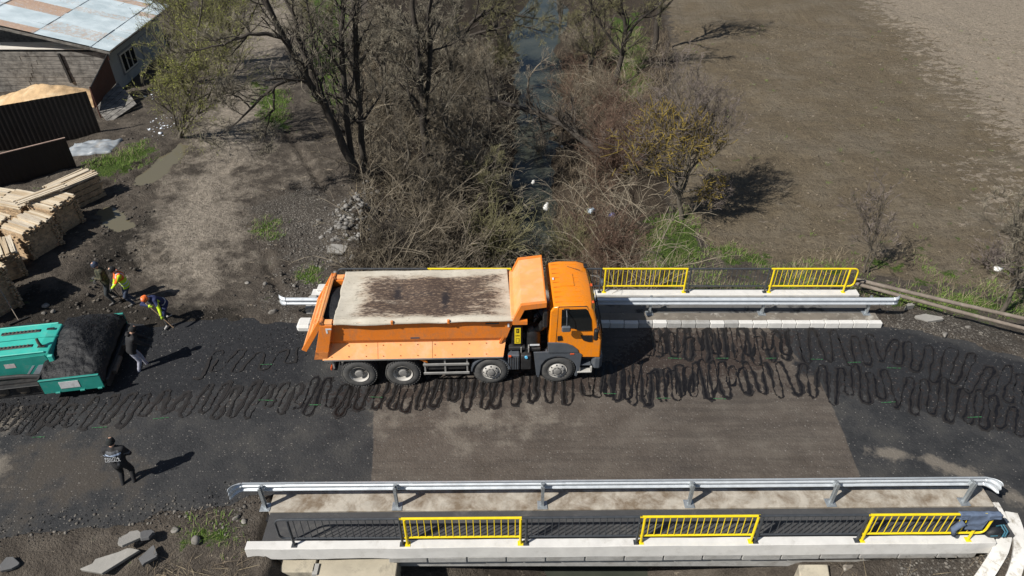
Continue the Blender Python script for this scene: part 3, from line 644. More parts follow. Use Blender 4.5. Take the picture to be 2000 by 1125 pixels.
M_GRY = mat('grey_cab_plastic', (.075, .085, .10), .5, var=.1, vscale=4, dirt=(.13, .13, .13), dscale=3, dlo=.55, dhi=.85)
M_TYRE = mat('tyre_rubber', (.060, .060, .060), .85, var=.2, vscale=8, dirt=(.12, .115, .105), dscale=3, dlo=.45, dhi=.75)
M_RIM = mat('dusty_white_rim', (.44, .425, .395), .6, var=.1, vscale=5, dirt=(.26, .24, .21), dscale=4, dlo=.5, dhi=.75)
M_RIMD = mat('dull_hub', (.20, .195, .185), .6, var=.2, vscale=8)
M_ALU = mat('dusty_aluminium', (.34, .335, .32), .5, .4, var=.1, vscale=4)
M_TAPE = mat('white_reflective_tape', (.66, .68, .70), .4, var=.05)
M_LAMP = mat('amber_lamp', (.60, .09, .02), .25, var=.1)
M_LABY = mat('yellow_label', (.78, .58, .02), .4, var=.04)
gm, nt, N, L, P = _nodes('dark_window_glass'); P.inputs['Base Color'].default_value = (.008, .01, .011, 1); P.inputs['Roughness'].default_value = .05; P.inputs['Specular IOR Level'].default_value = .6
M_GLASS = gm
RX90 = Matrix.Rotation(math.pi / 2, 4, 'X')          # local z -> -y (outward on the near side)
# frame
for v in (-.43, .43): MB().box((-1.6, v, .92), (7.9, .09, .26), ch=.01).obj('frame_rail', M_CHS, truck)
for u in (-5.3, -4.05, -2.6, -1.5, .3, 1.9): MB().box((u, 0, .92), (.1, .8, .18)).obj('cross_member', M_CHS, truck)
# wheels
def make_wheel(dual):
    w = .60 if dual else .33; R = .53
    mb = MB(); 
    def tyre(z0, z1):
        zc = (z0 + z1) / 2; h = (z1 - z0) / 2
        prof = [(.295, z0 + .03), (.36, z0), (.47, z0 + .005), (.515, z0 + .035), (R, z0 + .075), (R, z1 - .075), (.515, z1 - .035), (.47, z1 - .005), (.36, z1), (.295, z1 - .03), (.285, zc)]
        mb.lathe(prof + [prof[0]], Matrix.Identity(4), 40)
    if dual: tyre(-.60, -.30); tyre(-.28, 0)
    else: tyre(-.33, 0)
    # tread lugs
    for k in range(40):
        a = 2 * math.pi * k / 40
        for zc in ((-.14, -.44) if dual else (-.165,)):
            for s_ in (-1, 1):
                M_ = Matrix.Rotation(a + s_ * .035, 4, 'Z') @ Matrix.Translation((R + .004, 0, zc + s_ * .075)) @ Matrix.Rotation(s_ * .35, 4, 'X')
                mb.box((0, 0, 0), (.022, .044, .115), M=M_)
    tyre_o = mb.obj('wheel', M_TYRE, None, smooth=True, angle=40)
    mb = MB()
    if dual:   # deep dish
        mb.lathe([(.30, .0), (.292, -.005), (.285, -.03), (.265, -.05), (.26, -.17), (.20, -.185), (.14, -.16), (.0, -.16)], Matrix.Identity(4), 36)
        rim = mb.obj('rim', M_RIM, tyre_o, smooth=True)
        mb = MB(); mb.lathe([(.14, -.165), (.138, -.04), (.11, -.015), (.05, -.01), (.0, -.01)], Matrix.Identity(4), 24); mb.obj('hub', M_RIMD, tyre_o, smooth=True)
    else:
        mb.lathe([(.30, .0), (.29, -.012), (.272, -.03), (.255, -.02), (.235, .015), (.20, .045), (.15, .05), (.145, .03), (.12, .025), (.115, .0)], Matrix.Identity(4), 36)
        rim = mb.obj('rim', M_RIM, tyre_o, smooth=True)
        mb = MB(); mb.lathe([(.125, .0), (.12, .07), (.09, .085), (.04, .088), (.0, .088)], Matrix.Identity(4), 24); mb.obj('hub', M_RIMD, tyre_o, smooth=True)
    mb = MB()
    for k in range(10):
        a = 2 * math.pi * k / 10; rr = .167; z = .045 if not dual else -.165
        mb.lathe([(.0, .03), (.016, .03), (.018, 0)], Matrix.Translation((rr * math.cos(a), rr * math.sin(a), z)), 6)
    nuts = mb.obj('wheel_nuts', M_RIMD, tyre_o); tag(nuts, kind='stuff')
    mb = MB()
    if not dual:      # dark hand holes in the rim face
        for k in range(8):
            a = 2 * math.pi * (k + .5) / 8; mb.lathe([(.0, .0), (.026, .0), (.024, -.012)], Matrix.Translation((.232 * math.cos(a), .232 * math.sin(a), .024)) @ Matrix.Rotation(a, 4, 'Z') @ Matrix.Rotation(.75, 4, 'Y'), 10)
        tag(mb.obj('hand_holes', M_BLK, tyre_o), kind='stuff')
    return tyre_o
single, dual = make_wheel(False), make_wheel(True); first = {0: True, 1: True}
for u, d in ((1.37, 0), (-.69, 0), (-3.41, 1), (-4.76, 1)):
    for side in (-1, 1):
        src = dual if d else single
        o = src if first[d] else copy_tree(src)
        first[d] = False; o.parent = truck
        o.location = (u, side * (1.22 if d == 0 else 1.235), .53); o.rotation_euler = (math.pi / 2 if side < 0 else -math.pi / 2, 0, 0); o.rotation_euler.z = 0
        spin = random.Random(int(u * 10) + side).uniform(0, 6)
        o.rotation_mode = 'QUATERNION'; o.rotation_quaternion = Quaternion((1, 0, 0), math.pi / 2 if side < 0 else -math.pi / 2) @ Quaternion((0, 0, 1), spin)
    MB().tube([(u, -1.0, .53), (u, 1.0, .53)], .09, 12).obj('axle', M_CHS, truck, smooth=True)
# tipper bed ------------------------------------------------------------
WID = lambda s_: 1.06 if s_ > 0 else 1.0
def sidewall(s_):
    out = [(-1.17, 2.57), (-1.17, 2.46), (-1.08, 2.43), (-1.055, 1.78), (-.97, 1.60), (-.93, 1.60), (-1.0, 1.80), (-1.03, 2.57)]
    return [(s_ * -a * WID(s_), b + (.05 if s_ > 0 and b > 2.3 else 0)) for a, b in out]
def skewed(prof, mb, ur0, ur1, uf0, uf1, mi=0):      # prism along u whose rear / front ends lean with height
    n = len(prof); V = []
    f = lambda z: (z - 1.2) / 1.3
    for v, z in prof: V.append((ur0 + (ur1 - ur0) * f(z), v, z))
    for v, z in prof: V.append((uf0 + (uf1 - uf0) * f(z), v, z))
    mb.add(V, [(i, (i + 1) % n, n + (i + 1) % n, n + i) for i in range(n)] + [tuple(range(n - 1, -1, -1)), tuple(range(n, 2 * n))], mi)
for s_ in (-1, 1):
    mb = MB(); skewed(sidewall(s_), mb, -5.68, -5.32, -.37, .04); mb.obj('bed_side', M_ORB, truck, bevel=.008)
    mb = MB(); skewed([(s_ * v, z) for v, z in ((1.24, 2.52), (1.24, 1.22), (.98, 1.22), (.98, 2.52))], mb, -6.02, -5.66, -5.62, -5.30); mb.obj('rear_pillar', M_ORB, truck, bevel=.012)
    mb = MB(); skewed([(s_ * v, z) for v, z in ((1.244, 1.50), (1.244, 1.21), (.97, 1.21), (.97, 1.50))], mb, -6.03, -5.67, -5.64, -5.33); mb.obj('pillar_foot', M_ORD, truck)
    # side flap boards, three lengths with seams
    us = [-5.72, -4.1, -2.45, -.30]
    for k in range(3):
        mb = MB(); a, b = us[k] + .006, us[k + 1] - .006
        fr = .09 if k == 2 else 0; re = -.06 if k == 0 else 0
        q = [(a + re * -1, .96, 1.615), (b + fr, .96, 1.615), (b, 1.275, 1.195), (a + re, 1.275, 1.195)]
        top = [(u, s_ * v, z) for u, v, z in q]; bot = [(u, s_ * (v - .012), z - .016) for u, v, z in q]
        mb.add(top + bot, [(0, 1, 2, 3), (7, 6, 5, 4), (0, 4, 5, 1), (1, 5, 6, 2), (2, 6, 7, 3), (3, 7, 4, 0)]); mb.obj('side_flap', M_ORS, truck)
    MB().box((-3.02, s_ * 1.272, 1.18), (5.42, .018, .045)).obj('flap_edge_trim', M_ALU, truck)
    mb = MB()
    for u in np.arange(-5.5, -.4, .52):
        for z, v in ((1.54, 1.03), (1.27, 1.225)): mb.box((u, s_ * v, z + .012), (.025, .025, .02))
    tag(mb.obj('flap_bolts', M_ORD, truck), kind='stuff')
MB().box((-2.95, 0, 1.56), (5.3, 1.9, .08)).obj('bed_floor', M_ORD, truck)
MB().prism([(-.43, 1.55), (-.36, 1.55), (.02, 2.55), (-.06, 2.55)], 'y', -1.06, 1.06).obj('bed_front_wall', M_ORB, truck)
# tailgate leaning out at the bottom
q = Vector((-5.62, 0, 2.60)); d_ = Vector((-.62, 0, -1.02)); n_ = Vector((-d_.z, 0, d_.x)).normalized()
mb = MB(); R_ = Matrix(((d_.normalized().x, 0, n_.x), (0, 1, 0), (d_.normalized().z, 0, n_.z))).to_4x4()
cc = q + d_ * .5
mb.box(cc, (d_.length, 2.36, .05), rot=R_.to_3x3()); tg = mb.obj('tailgate', M_ORS, truck, bevel=.008)
for v in (-1.2, 1.2): MB().box(cc + Vector((-.02, v, 0)), (d_.length + .06, .07, .16), rot=R_.to_3x3(), ch=.01).obj('gate_rib', M_ORB, tg)
for t in (.05, .5, .95): MB().box(q + d_ * t - n_ * .05, (.09, 2.3, .08), rot=R_.to_3x3(), ch=.01).obj('gate_rib', M_ORS, tg)
MB().box(q + d_ * .52 + n_ * .034, (d_.length * .8, 2.1, .02), rot=R_.to_3x3()).obj('tar_crust', M_CHS, tg)
for v in (-.85, 0.1, .75): MB().tube([q + d_ * .15 + Vector((-.06, v, .03)), q + d_ * .15 + Vector((-.14, v, .03)), q + d_ * .32 + Vector((-.14, v, .03)), q + d_ * .32 + Vector((-.06, v, .03))], .012, 6).obj('gate_handle', M_ORS, tg)
for v in (-1.12, 1.12):
    MB().tube([(-5.6, v - .12, 2.6), (-5.6, v + .12, 2.6)], .06, 10).obj('gate_hinge', M_ORD, truck, smooth=True)
    MB().box((-5.45, v, 2.56), (.3, .2, .08), ch=.01).obj('hinge_bracket', M_ORS, truck)
# load of asphalt visible at the rear end
hm = mat('hot_asphalt_mix', (.0065, .007, .0085), .6, var=.45, vscale=22, dirt=(.018, .019, .023), dscale=30, dlo=.55, dhi=.75, bstr=1.0, bscale=26); M_HMA = hm
us = np.linspace(-5.75, -.2, 50); vv = np.linspace(-1.06, 1.06, 22); UU, VV = np.meshgrid(us, vv); ZZ = 2.05 + .28 * np.exp(-((UU + 2.6) / 2.2) ** 2) - .2 * VV ** 2 + .06 * fbm(UU * 3, VV * 3, 4, 3) + .42 * np.clip((-4.9 - UU) / .3, 0, 1)
ii = np.arange(UU.size).reshape(UU.shape); np_mesh('asphalt_load', np.stack([UU.ravel(), VV.ravel(), ZZ.ravel()], 1), np.stack([ii[:-1, :-1].ravel(), ii[:-1, 1:].ravel(), ii[1:, 1:].ravel(), ii[1:, :-1].ravel()], 1), M_HMA, truck, True)
# tarpaulin
us = np.linspace(-5.27, -.06, 150); ss = np.linspace(0, 1, 70); UU, SS = np.meshgrid(us, ss)
V_ = -1.21 + 2.53 * SS
hang = np.where(SS < .04, (.04 - SS) / .04, 0) + np.where(SS > .96, (SS - .96) / .04, 0)
droop = (.10 + .05 * fbm(UU * .8, UU * 0, 6, 2) + .05 * np.exp(-((UU + 4.5) / .6) ** 2))
scal = np.abs(np.sin((UU + .1) / 1.65 * math.pi)) * .018
Zt = 2.645 + .08 * SS - hang * droop * 1.0 - .075 * np.sin(np.clip(SS, 0, 1) * math.pi) * (1 + .5 * np.sin((UU + .05) / 1.65 * 2 * math.pi + 1.5)) + .022 * fbm(UU * 1.6, V_ * 1.3, 31, 4) + .012 * np.sin(UU * 2.2 + V_ * 3.4 + 3 * fbm(UU * .7, V_ * .7, 33, 2)) * np.exp(-((UU + 2.2) / 1.5) ** 2) + .012 * fbm(UU * .9, V_ * 7, 35, 3)
Yt = V_ + .02 * fbm(UU * 1.5, V_ * 0, 37, 2) - np.where(SS < .04, .004 + scal * hang, 0)
Ut = UU + np.where(UU > -.4, .13 * (.5 - SS) * (UU + .4) / .34, 0) + np.where(UU < -4.8, .05 * fbm(V_ * 2, V_ * 0, 39, 3), 0)
st = np.clip(1.5 - np.maximum(np.abs(UU + 2.55) / 2.25, np.abs(V_ + .05) / 1.0) ** 3 * 1.2, 0, 1)
st = st * (.72 + .28 * np.exp(-((UU + 2.55) / 1.1) ** 2)); band = 1.3 * np.exp(-((UU + 2.03) / .13) ** 2) * np.clip(1.2 - np.abs(V_ + .15) * 1.6, 0, 1) + 1.15 * np.exp(-((UU + 3.52) / .13) ** 2) * np.clip(1.1 - np.abs(V_ - .15) * 1.5, 0, 1) + .9 * np.exp(-((UU + 2.75) / .55) ** 2) * np.clip(np.sin(V_ * 9 + 1) * .8, 0, 1) * np.clip(1 - np.abs(V_) * 1.3, 0, 1) + .5 * np.exp(-((UU + 4.75) / .07) ** 2) * np.clip(1 - np.abs(V_) * 1.2, 0, 1)
tm, nt, N, L, P = _nodes('stained_tarpaulin')
a = N.new('ShaderNodeAttribute'); a.attribute_name = 'stain'; sp = N.new('ShaderNodeSeparateColor'); L.new(a.outputs['Color'], sp.inputs[0])
n1 = ramp(nt, noise(nt, 2.2, 6, .72, stretch=(.45, 1.7, 1)), [(.3, 0), (.7, 1)]); n2 = ramp(nt, noise(nt, 14, 5, .8, stretch=(.5, 1.6, 1)), [(.3, 0), (.7, 1)]); n3 = noise(nt, 1.0, 4, .6)
col = ramp(nt, n3, [(.3, (.40, .36, .29)), (.7, (.55, .51, .43))])
s1 = ramp(nt, mth(nt, 'ADD', sp.outputs[0], mth(nt, 'MULTIPLY', mth(nt, 'SUBTRACT', n1, .5), .8)), [(.15, 0), (.8, 1)])
s2 = ramp(nt, mth(nt, 'ADD', s1, mth(nt, 'MULTIPLY', mth(nt, 'SUBTRACT', n2, .5), 1.6)), [(.30, 0), (1.15, 1)])
col = mix(nt, mth(nt, 'MULTIPLY', s1, .78), col, (.27, .165, .095)); col = mix(nt, mth(nt, 'MULTIPLY', s2, .92), col, (.032, .019, .016))
col = mix(nt, ramp(nt, mth(nt, 'ADD', sp.outputs[1], mth(nt, 'MULTIPLY', mth(nt, 'SUBTRACT', n2, .5), 1.0)), [(.3, 0), (.9, .92)]), col, (.018, .014, .016))
col = mix(nt, ramp(nt, n2, [(.70, 0), (.95, .3)]), col, (.30, .22, .14))
L.new(col, P.inputs['Base Color']); P.inputs['Roughness'].default_value = .7; L.new(bump(nt, n1, .25, .03), P.inputs['Normal'])
ii = np.arange(UU.size).reshape(UU.shape)
tarp = np_mesh('tarpaulin', np.stack([Ut.ravel(), Yt.ravel(), Zt.ravel()], 1), np.stack([ii[:-1, :-1].ravel(), ii[:-1, 1:].ravel(), ii[1:, 1:].ravel(), ii[1:, :-1].ravel()], 1), tm, truck, True)
zone_attr(tarp, 'stain', [st.ravel(), band.ravel(), st.ravel() * 0, st.ravel() * 0 + 1]); sm = tarp.modifiers.new('thick', 'SOLIDIFY'); sm.thickness = .008
for u in (-3.55, -1.9): 
    for s_ in (-1, 1): MB().box((u, s_ * 1.205, 2.57), (.07, .07, .13), ch=.01).obj('tarp_hook', M_ORB, truck)
MB().box((.0, 0, 2.585), (.13, 2.36, .12), ch=.02).obj('tarp_roller_box', M_ORS, truck)
MB().tube([(.10, -1.15, 2.60), (.10, 1.15, 2.60)], .025, 8).obj('roller_shaft', M_ALU, truck, smooth=True)
# canopy over the cab gap
sh = [(.02, 2.42), (.04, 2.55), (.26, 3.06), (.95, 3.16), (.95, 3.20), (.24, 3.10), (.0, 2.55), (-.02, 2.42)]
MB().prism(sh, 'y', -1.12, 1.12).obj('bed_canopy', M_ORS, truck, bevel=.006)
for s_ in (-1, 1):
    pl = [(-.02, 2.40), (.42, 2.40), (.42, 2.54), (.17, 2.56), (.33, 2.95), (.97, 3.04), (.97, 3.22), (.22, 3.13), (-.02, 2.56)]
    MB().prism(pl, 'y', *(sorted((s_ * 1.115, s_ * 1.225)))).obj('canopy_side', M_ORB, truck, bevel=.008)
MB().box((.95, 0, 3.17), (.05, 2.3, .09), ch=.01).obj('canopy_lip', M_ORB, truck)
# print and tape on the bed
MB().box((-.62, -1.175, 2.44), (.40, .006, .055)).obj('maker_plate', M_BLK, truck)
MB().box((-.14, -1.1, 2.30), (.05, .012, .14)).obj('reflective_tape', M_TAPE, truck)
MB().box((-5.42, -1.247, 2.40), (.17, .006, .05)).obj('reflective_tape', M_TAPE, truck); MB().box((-5.48, -1.247, 2.31), (.05, .006, .14)).obj('reflective_tape', M_TAPE, truck)
MB().box((-2.95, -1.05, 1.84), (.27, .03, .05)).obj('data_plate', M_GRY, truck)
# cab ------------------------------------------------------------------
prof = [(1.10, 1.10), (1.08, 1.6), (1.10, 2.86), (1.20, 2.98), (1.5, 3.03), (2.05, 3.02), (2.30, 2.94), (2.40, 2.80), (2.60, 2.02), (2.68, 1.75), (2.70, 1.05)]
cv = [(-1.20, 0), (-1.235, .0), (1.235, .0), (1.20, 0)]
bm_ = MB(); n = len(prof); rows = []
for v, ins in ((-1.225, 0.0), (-1.19, 1), (-.8, 2), (0, 3), (.8, 2), (1.19, 1), (1.225, 0)):
    bulge = {0: -.05, 1: -.015, 2: .03, 3: .055}[ins]
    row = []
    for k, (u, z) in enumerate(prof):
        uu = u + (bulge if k >= 6 else 0); zz = z + ({0: -.045, 1: 0, 2: .012, 3: .018}[ins] if 2 <= k <= 7 else 0)
        taper = .055 * max(0, (z - 1.9)) / 1.1
        row.append((uu, v * (1 - taper), zz))
    rows.append(row)
V = [p_ for r_ in rows for p_ in r_]; Fq = []
for i in range(len(rows) - 1):
    for k in range(n): Fq.append((i * n + k, i * n + (k + 1) % n, (i + 1) * n + (k + 1) % n, (i + 1) * n + k))
Fq += [tuple(range(n)), tuple((len(rows) - 1) * n + k for k in range(n - 1, -1, -1))]
bm_.add(V, Fq); cab = bm_.obj('cab', M_OR, truck, smooth=True, bevel=.03, seg=3, angle=40)
def sideplane(v0, z): return v0 * (1 - .055 * max(0, z - 1.9) / 1.1)
def plate(name, pix, m, parent, th=.012, v0=1.225, off=.0, sides=(-1, 1), bevel=0):
    pts = [S(*q) if not isinstance(q, Vector) else (q.x, q.y) for q in pix]
    for s_ in sides:
        mb = MB(); k = len(pts)
        A = [(u, s_ * (sideplane(v0, z) + off + th), z) for u, z in pts]; B = [(u, s_ * (sideplane(v0, z) + off - .02), z) for u, z in pts]
        mb.add(A + B, [tuple(range(k)), tuple(range(2 * k - 1, k - 1, -1))] + [(i, k + i, k + (i + 1) % k, (i + 1) % k) for i in range(k)])
        mb.obj(name, m, parent, bevel=bevel)
Z6 = lambda *q: [(1060 + a / 6.25, 580 + b / 6.25) for a, b in q]
plate('side_window', Z6((236, 180), (535, 176), (560, 195), (600, 300), (600, 420), (455, 420), (385, 388), (300, 374), (228, 372)), M_GLASS, cab, .004)
plate('window_seal', Z6((300, 376), (385, 388), (455, 420), (600, 420), (600, 428), (450, 430), (380, 398), (228, 384), (228, 374)), M_BLK, cab, .01)
for seg_ in (((197, 148), (160, 560)), ((197, 148), (545, 146)), ((545, 146), (570, 190))):
    (a0, b0), (a1, b1) = seg_; l_ = math.hypot(a1 - a0, b1 - b0); nx_, ny_ = -(b1 - b0) / l_ * 1.6, (a1 - a0) / l_ * 1.6
    plate('door_seam', Z6((a0 - nx_, b0 - ny_), (a1 - nx_, b1 - ny_), (a1 + nx_, b1 + ny_), (a0 + nx_, b0 + ny_)), M_CHS, cab, .003)
plate('door_handle', Z6((180, 490), (230, 484), (240, 535), (180, 543)), M_BLK, cab, .014, bevel=.006)
plate('mirror_reflection', Z6((468, 485), (610, 488), (605, 562), (560, 562), (500, 545), (478, 515)), M_BLK, cab, .006)  # wing mirror's reflection on the cab side, painted as a dark plate
plate('fender_panel', Z6((60, 560), (180, 562), (290, 575), (370, 605), (430, 650), (440, 690), (250, 700), (70, 700)), M_GRY, cab, .03, bevel=.01)
MB().box((1.37, 0, 1.02), (.62, 2.30, .20)).obj('cab_floor', M_CHS, truck)
# windscreen, visor, wipers, grille
wv = [(2.425, 2.76), (2.615, 2.02)]
mb = MB(); rows = []
for v, b in ((-1.10, -.012), (-.8, .032), (0, .058), (.8, .032), (1.10, -.012)):
    rows.append([(wv[0][0] + b + .012, v * .965, wv[0][1]), (wv[1][0] + b + .012, v, wv[1][1])])
mb.add([p_ for r_ in rows for p_ in r_], [(2 * i, 2 * i + 1, 2 * i + 3, 2 * i + 2) for i in range(4)]); ws = mb.obj('windscreen', M_GLASS, cab); ws.modifiers.new('thick', 'SOLIDIFY').thickness = .01
for v in (-.5, .35): MB().tube([(2.72, v, 2.0), (2.62, v + .45, 2.35)], .012, 6).obj('wiper', M_BLK, cab)
for k, z in enumerate((1.72, 1.58, 1.44, 1.30)): MB().box((2.75, 0, z), (.03, 1.7 - .05 * k, .07), ch=.01).obj('grille_slat', M_BLK, cab)
for v in (-.95, .95): MB().box((2.36, v * .98, 2.985), (.07, .1, .05), ch=.015).obj('marker_lamp', M_LAMP, cab)
MB().box((2.42, -.02, 2.93), (.06, .12, .035), ch=.01).obj('marker_lamp', M_LAMP, cab)
# roof hatch panel, roof ribs, aerial, label
for v in np.linspace(-.95, .95, 9): MB().box((1.62, v, 3.036 + .016 * (1 - abs(v))), (.82, .018, .012), ch=.004).obj('roof_rib', M_OR, cab)
MB().box((1.66, .1, 3.057), (.42, .62, .016), ch=.006).obj('roof_hatch', M_OR, cab)
MB().tube([(1.75, .82, 3.04), (2.12, .52, 3.10)], .008, 5).obj('aerial', M_BLK, cab)
MB().box((1.26, .18, 3.045), (.05, .12, .006)).obj('roof_label', M_TAPE, cab)
MB().box((2.33, .86, 3.02), (.12, .18, .08), ch=.02).obj('roof_beacon', M_BLK, cab)
# mirrors
for s_ in (-1, 1):
    c = Vector((1.55, s_ * 1.42, 2.42)); MB().box(c + Vector((0, 0, -.04)), (.27, .10, .22), ch=.035).obj('mirror', M_GRY, cab)
    MB().tube([(1.56, s_ * 1.16, 2.90), (1.56, s_ * 1.36, 2.78), (1.56, s_ * 1.42, 2.46)], .014, 6).obj('mirror_arm', M_GRY, cab); MB().box((1.56, s_ * 1.165, 2.91), (.16, .06, .05), ch=.01).obj('mirror_mount', M_BLK, cab)
    MB().box((2.44, s_ * 1.44, 2.16), (.13, .16, .42), ch=.04).obj('wing_mirror', M_BLK, cab); MB().tube([(2.50, s_ * 1.16, 2.5), (2.46, s_ * 1.40, 2.38)], .016, 6).obj('mirror_arm', M_BLK, cab); MB().tube([(2.50, s_ * 1.2, 1.9), (2.46, s_ * 1.42, 2.02)], .016, 6).obj('mirror_arm', M_BLK, cab)
MB().box((2.86, .62, 2.55), (.09, .24, .20), ch=.03).obj('front_mirror', M_GRY, cab); MB().tube([(2.50, .55, 2.86), (2.72, .6, 2.80), (2.84, .62, 2.62)], .012, 6).obj('mirror_arm', M_ALU, cab)
# fenders, bumper, steps
def arch(uc, R0, R1, v0, v1, a0, a1, m, name, parent, zc=.53, n=18):
    mb = MB(); V = []; Fq = []
    for i in range(n):
        a = a0 + (a1 - a0) * i / (n - 1); c_, s2 = math.cos(a), math.sin(a)
        for R, v in ((R0, v0), (R1, v0), (R1, v1), (R0, v1)): V.append((uc + R * c_, v, zc + R * s2))
    for i in range(n - 1): Fq += [(4 * i + k, 4 * i + (k + 1) % 4, 4 * i + 4 + (k + 1) % 4, 4 * i + 4 + k) for k in range(4)]
    Fq += [(0, 1, 2, 3), (4 * n - 1, 4 * n - 2, 4 * n - 3, 4 * n - 4)]; mb.add(V, Fq); return mb.obj(name, m, parent, smooth=True)
for s_ in (-1, 1):
    a_, b_ = sorted((s_ * .82, s_ * 1.245))
    arch(1.37, .60, .66, a_, b_, math.radians(-22), math.radians(202), M_GRY, 'front_fender', truck)
    plate('fender_skirt', [Vector((.62, 1.32)), Vector((.72, .36)), Vector((.82, .36)), Vector((.86, .80)), Vector((1.0, 1.03)), Vector((1.2, 1.14)), Vector((1.37, 1.17)), Vector((1.6, 1.12)), Vector((1.82, .98)), Vector((1.93, .80)), Vector((1.98, .55)), Vector((2.06, .50)), Vector((2.10, 1.20)), Vector((1.95, 1.30)), Vector((1.2, 1.33))], M_GRY, truck, .03, sides=(s_,), bevel=.01)
    arch(-.69, .58, .62, *sorted((s_ * .88, s_ * 1.235)), math.radians(10), math.radians(176), M_GRY, 'front_fender', truck)
    MB().box((2.26, s_ * 1.02, .98), (.34, .30, .05), ch=.01).obj('step', M_BLK, truck); MB().box((2.24, s_ * 1.08, .72), (.34, .26, .05), ch=.01).obj('step', M_GRY, truck); MB().box((2.22, s_ * 1.16, .46), (.46, .2, .06), ch=.015).obj('step', M_RIM, truck)
    MB().box((2.05, s_ * 1.20, .56), (.05, .10, .22)).obj('step_bracket', M_RIM, truck); MB().box((2.42, s_ * 1.20, .56), (.05, .10, .20)).obj('step_bracket', M_RIM, truck)
    MB().box((1.80, s_ * 1.258, 1.235), (.13, .02, .045), ch=.008).obj('side_lamp', M_LAMP, truck); MB().box((-.10, s_ * 1.23, 1.17), (.09, .05, .06), ch=.01).obj('side_lamp', M_LAMP, truck)
mb = MB(); mb.prism([(-1.235, .48), (-1.235, 1.10), (1.235, 1.10), (1.235, .48)], 'x', 2.50, 2.58)
MB().box((2.60, 0, .80), (.34, 2.44, .62), ch=.1).obj('bumper', M_GRY, truck, bevel=.02)
for v in (-.9, .9): MB().box((2.765, v, .85), (.03, .3, .16), ch=.012).obj('headlight', M_TAPE, truck)
# gear between cab and bed
MB().tube([(.62, -.78, 1.32), (.62, -.78, 1.80), (.62, -.78, 1.92), (.68, -.80, 2.0)], [.23, .23, .2, .12], 18).obj('air_filter', M_BLK, truck, smooth=True)
MB().tube([(.70, -.82, 1.9), (.86, -.90, 2.05), (.93, -.94, 2.25)], [.12, .12, .11], 12).obj('intake_duct', M_BLK, truck, smooth=True)
MB().box((.96, -1.02, 2.48), (.15, .16, .66), ch=.04).obj('snorkel', M_CHS, truck)
for k in range(9): MB().box((.96, -1.105, 2.24 + .06 * k), (.12, .012, .022)).obj('snorkel_slat', M_BLK, truck)
MB().box((.66, -1.015, 1.42), (.30, .01, .06)).obj('filter_label', M_TAPE, truck)
MB().box((.60, -.80, 1.24), (.5, .46, .12), ch=.02).obj('filter_bracket', M_CHS, truck)
hp = MB().box((.12, -.84, 1.78), (.34, .34, .78), ch=.05).obj('hydraulic_tank', M_BLK, truck)
lb = MB().box((.14, -1.016, 1.80), (.185, .008, .62), ch=.003).obj('tank_label', M_LABY, hp)
MB().box((.14, -1.0215, 2.0), (.085, .005, .16)).obj('label_print', M_BLK, hp); 
MB().box((.14, -1.0215, 1.62), (.10, .005, .17)).obj('label_print', M_BLK, hp); MB().box((.14, -1.0245, 1.62), (.075, .005, .14)).obj('label_print', M_LABY, hp)
def text(body, size, m, parent, loc, rot, name='lettering', ext=.002):
    c = bpy.data.curves.new('lettering', 'FONT'); c.body = body; c.size = size; c.extrude = ext; c.align_x = 'CENTER'; c.align_y = 'CENTER'; c.resolution_u = 2
    t = bpy.data.objects.new('lettering', c); COL.objects.link(t)
    me = bpy.data.meshes.new_from_object(t.evaluated_get(bpy.context.evaluated_depsgraph_get())); bpy.data.objects.remove(t)
    me.materials.clear(); me.materials.append(m)
    o = bpy.data.objects.new(name, me); COL.objects.link(o); o.parent = parent; o.location = loc; o.rotation_euler = rot; tag(o, kind='stuff'); return o
text('atlas', .075, M_BLK, hp, (.14, -1.022, 1.815), (math.pi / 2, 0, 0))
text('OZ', .06, M_LABY, hp, (.14, -1.026, 2.0), (math.pi / 2, -math.pi / 2, 0))
MB().box((.12, -.86, 1.33), (.5, .42, .12), ch=.02).obj('tank_bracket', M_CHS, truck)
bb = MB().box((.02, -1.0, .88), (.36, .42, .62), ch=.03).obj('battery_box', M_GRY, truck)
for k in range(5): MB().box((-.12 + .07 * k, -1.215, .86), (.03, .014, .5), ch=.005).obj('battery_rib', M_CHS, bb)
MB().box((.40, -.98, .86), (.32, .44, .6), ch=.03).obj('adblue_tank', M_CHS, truck)
mb = MB(); mb.lathe([(0, .04), (.045, .04), (.05, 0)], Matrix.Translation((.40, -1.2, 1.10)) @ RX90, 14); mb.obj('filler_cap', mat('blue_cap', (.12, .45, .72), .35), truck)
for u in (.25, .48): MB().box((u, -.98, 1.28), (.035, .22, .22), ch=.008).obj('bracket_plate', M_ALU, truck)
MB().box((.12, .85, 1.2), (.9, .5, 1.3), ch=.05).obj('exhaust_box', M_CHS, truck)
MB().tube([(.55, .1, 1.0), (.55, .1, 2.3)], .14, 12).obj('hoist_cylinder', M_CHS, truck, smooth=True)
for k in range(4): MB().tube([(.95, -.6 + .25 * k, 1.5), (.75, -.5 + .25 * k, 1.9), (.3, -.55 + .3 * k, 1.5)], .02, 6).obj('air_hose', M_BLK, truck, smooth=True)
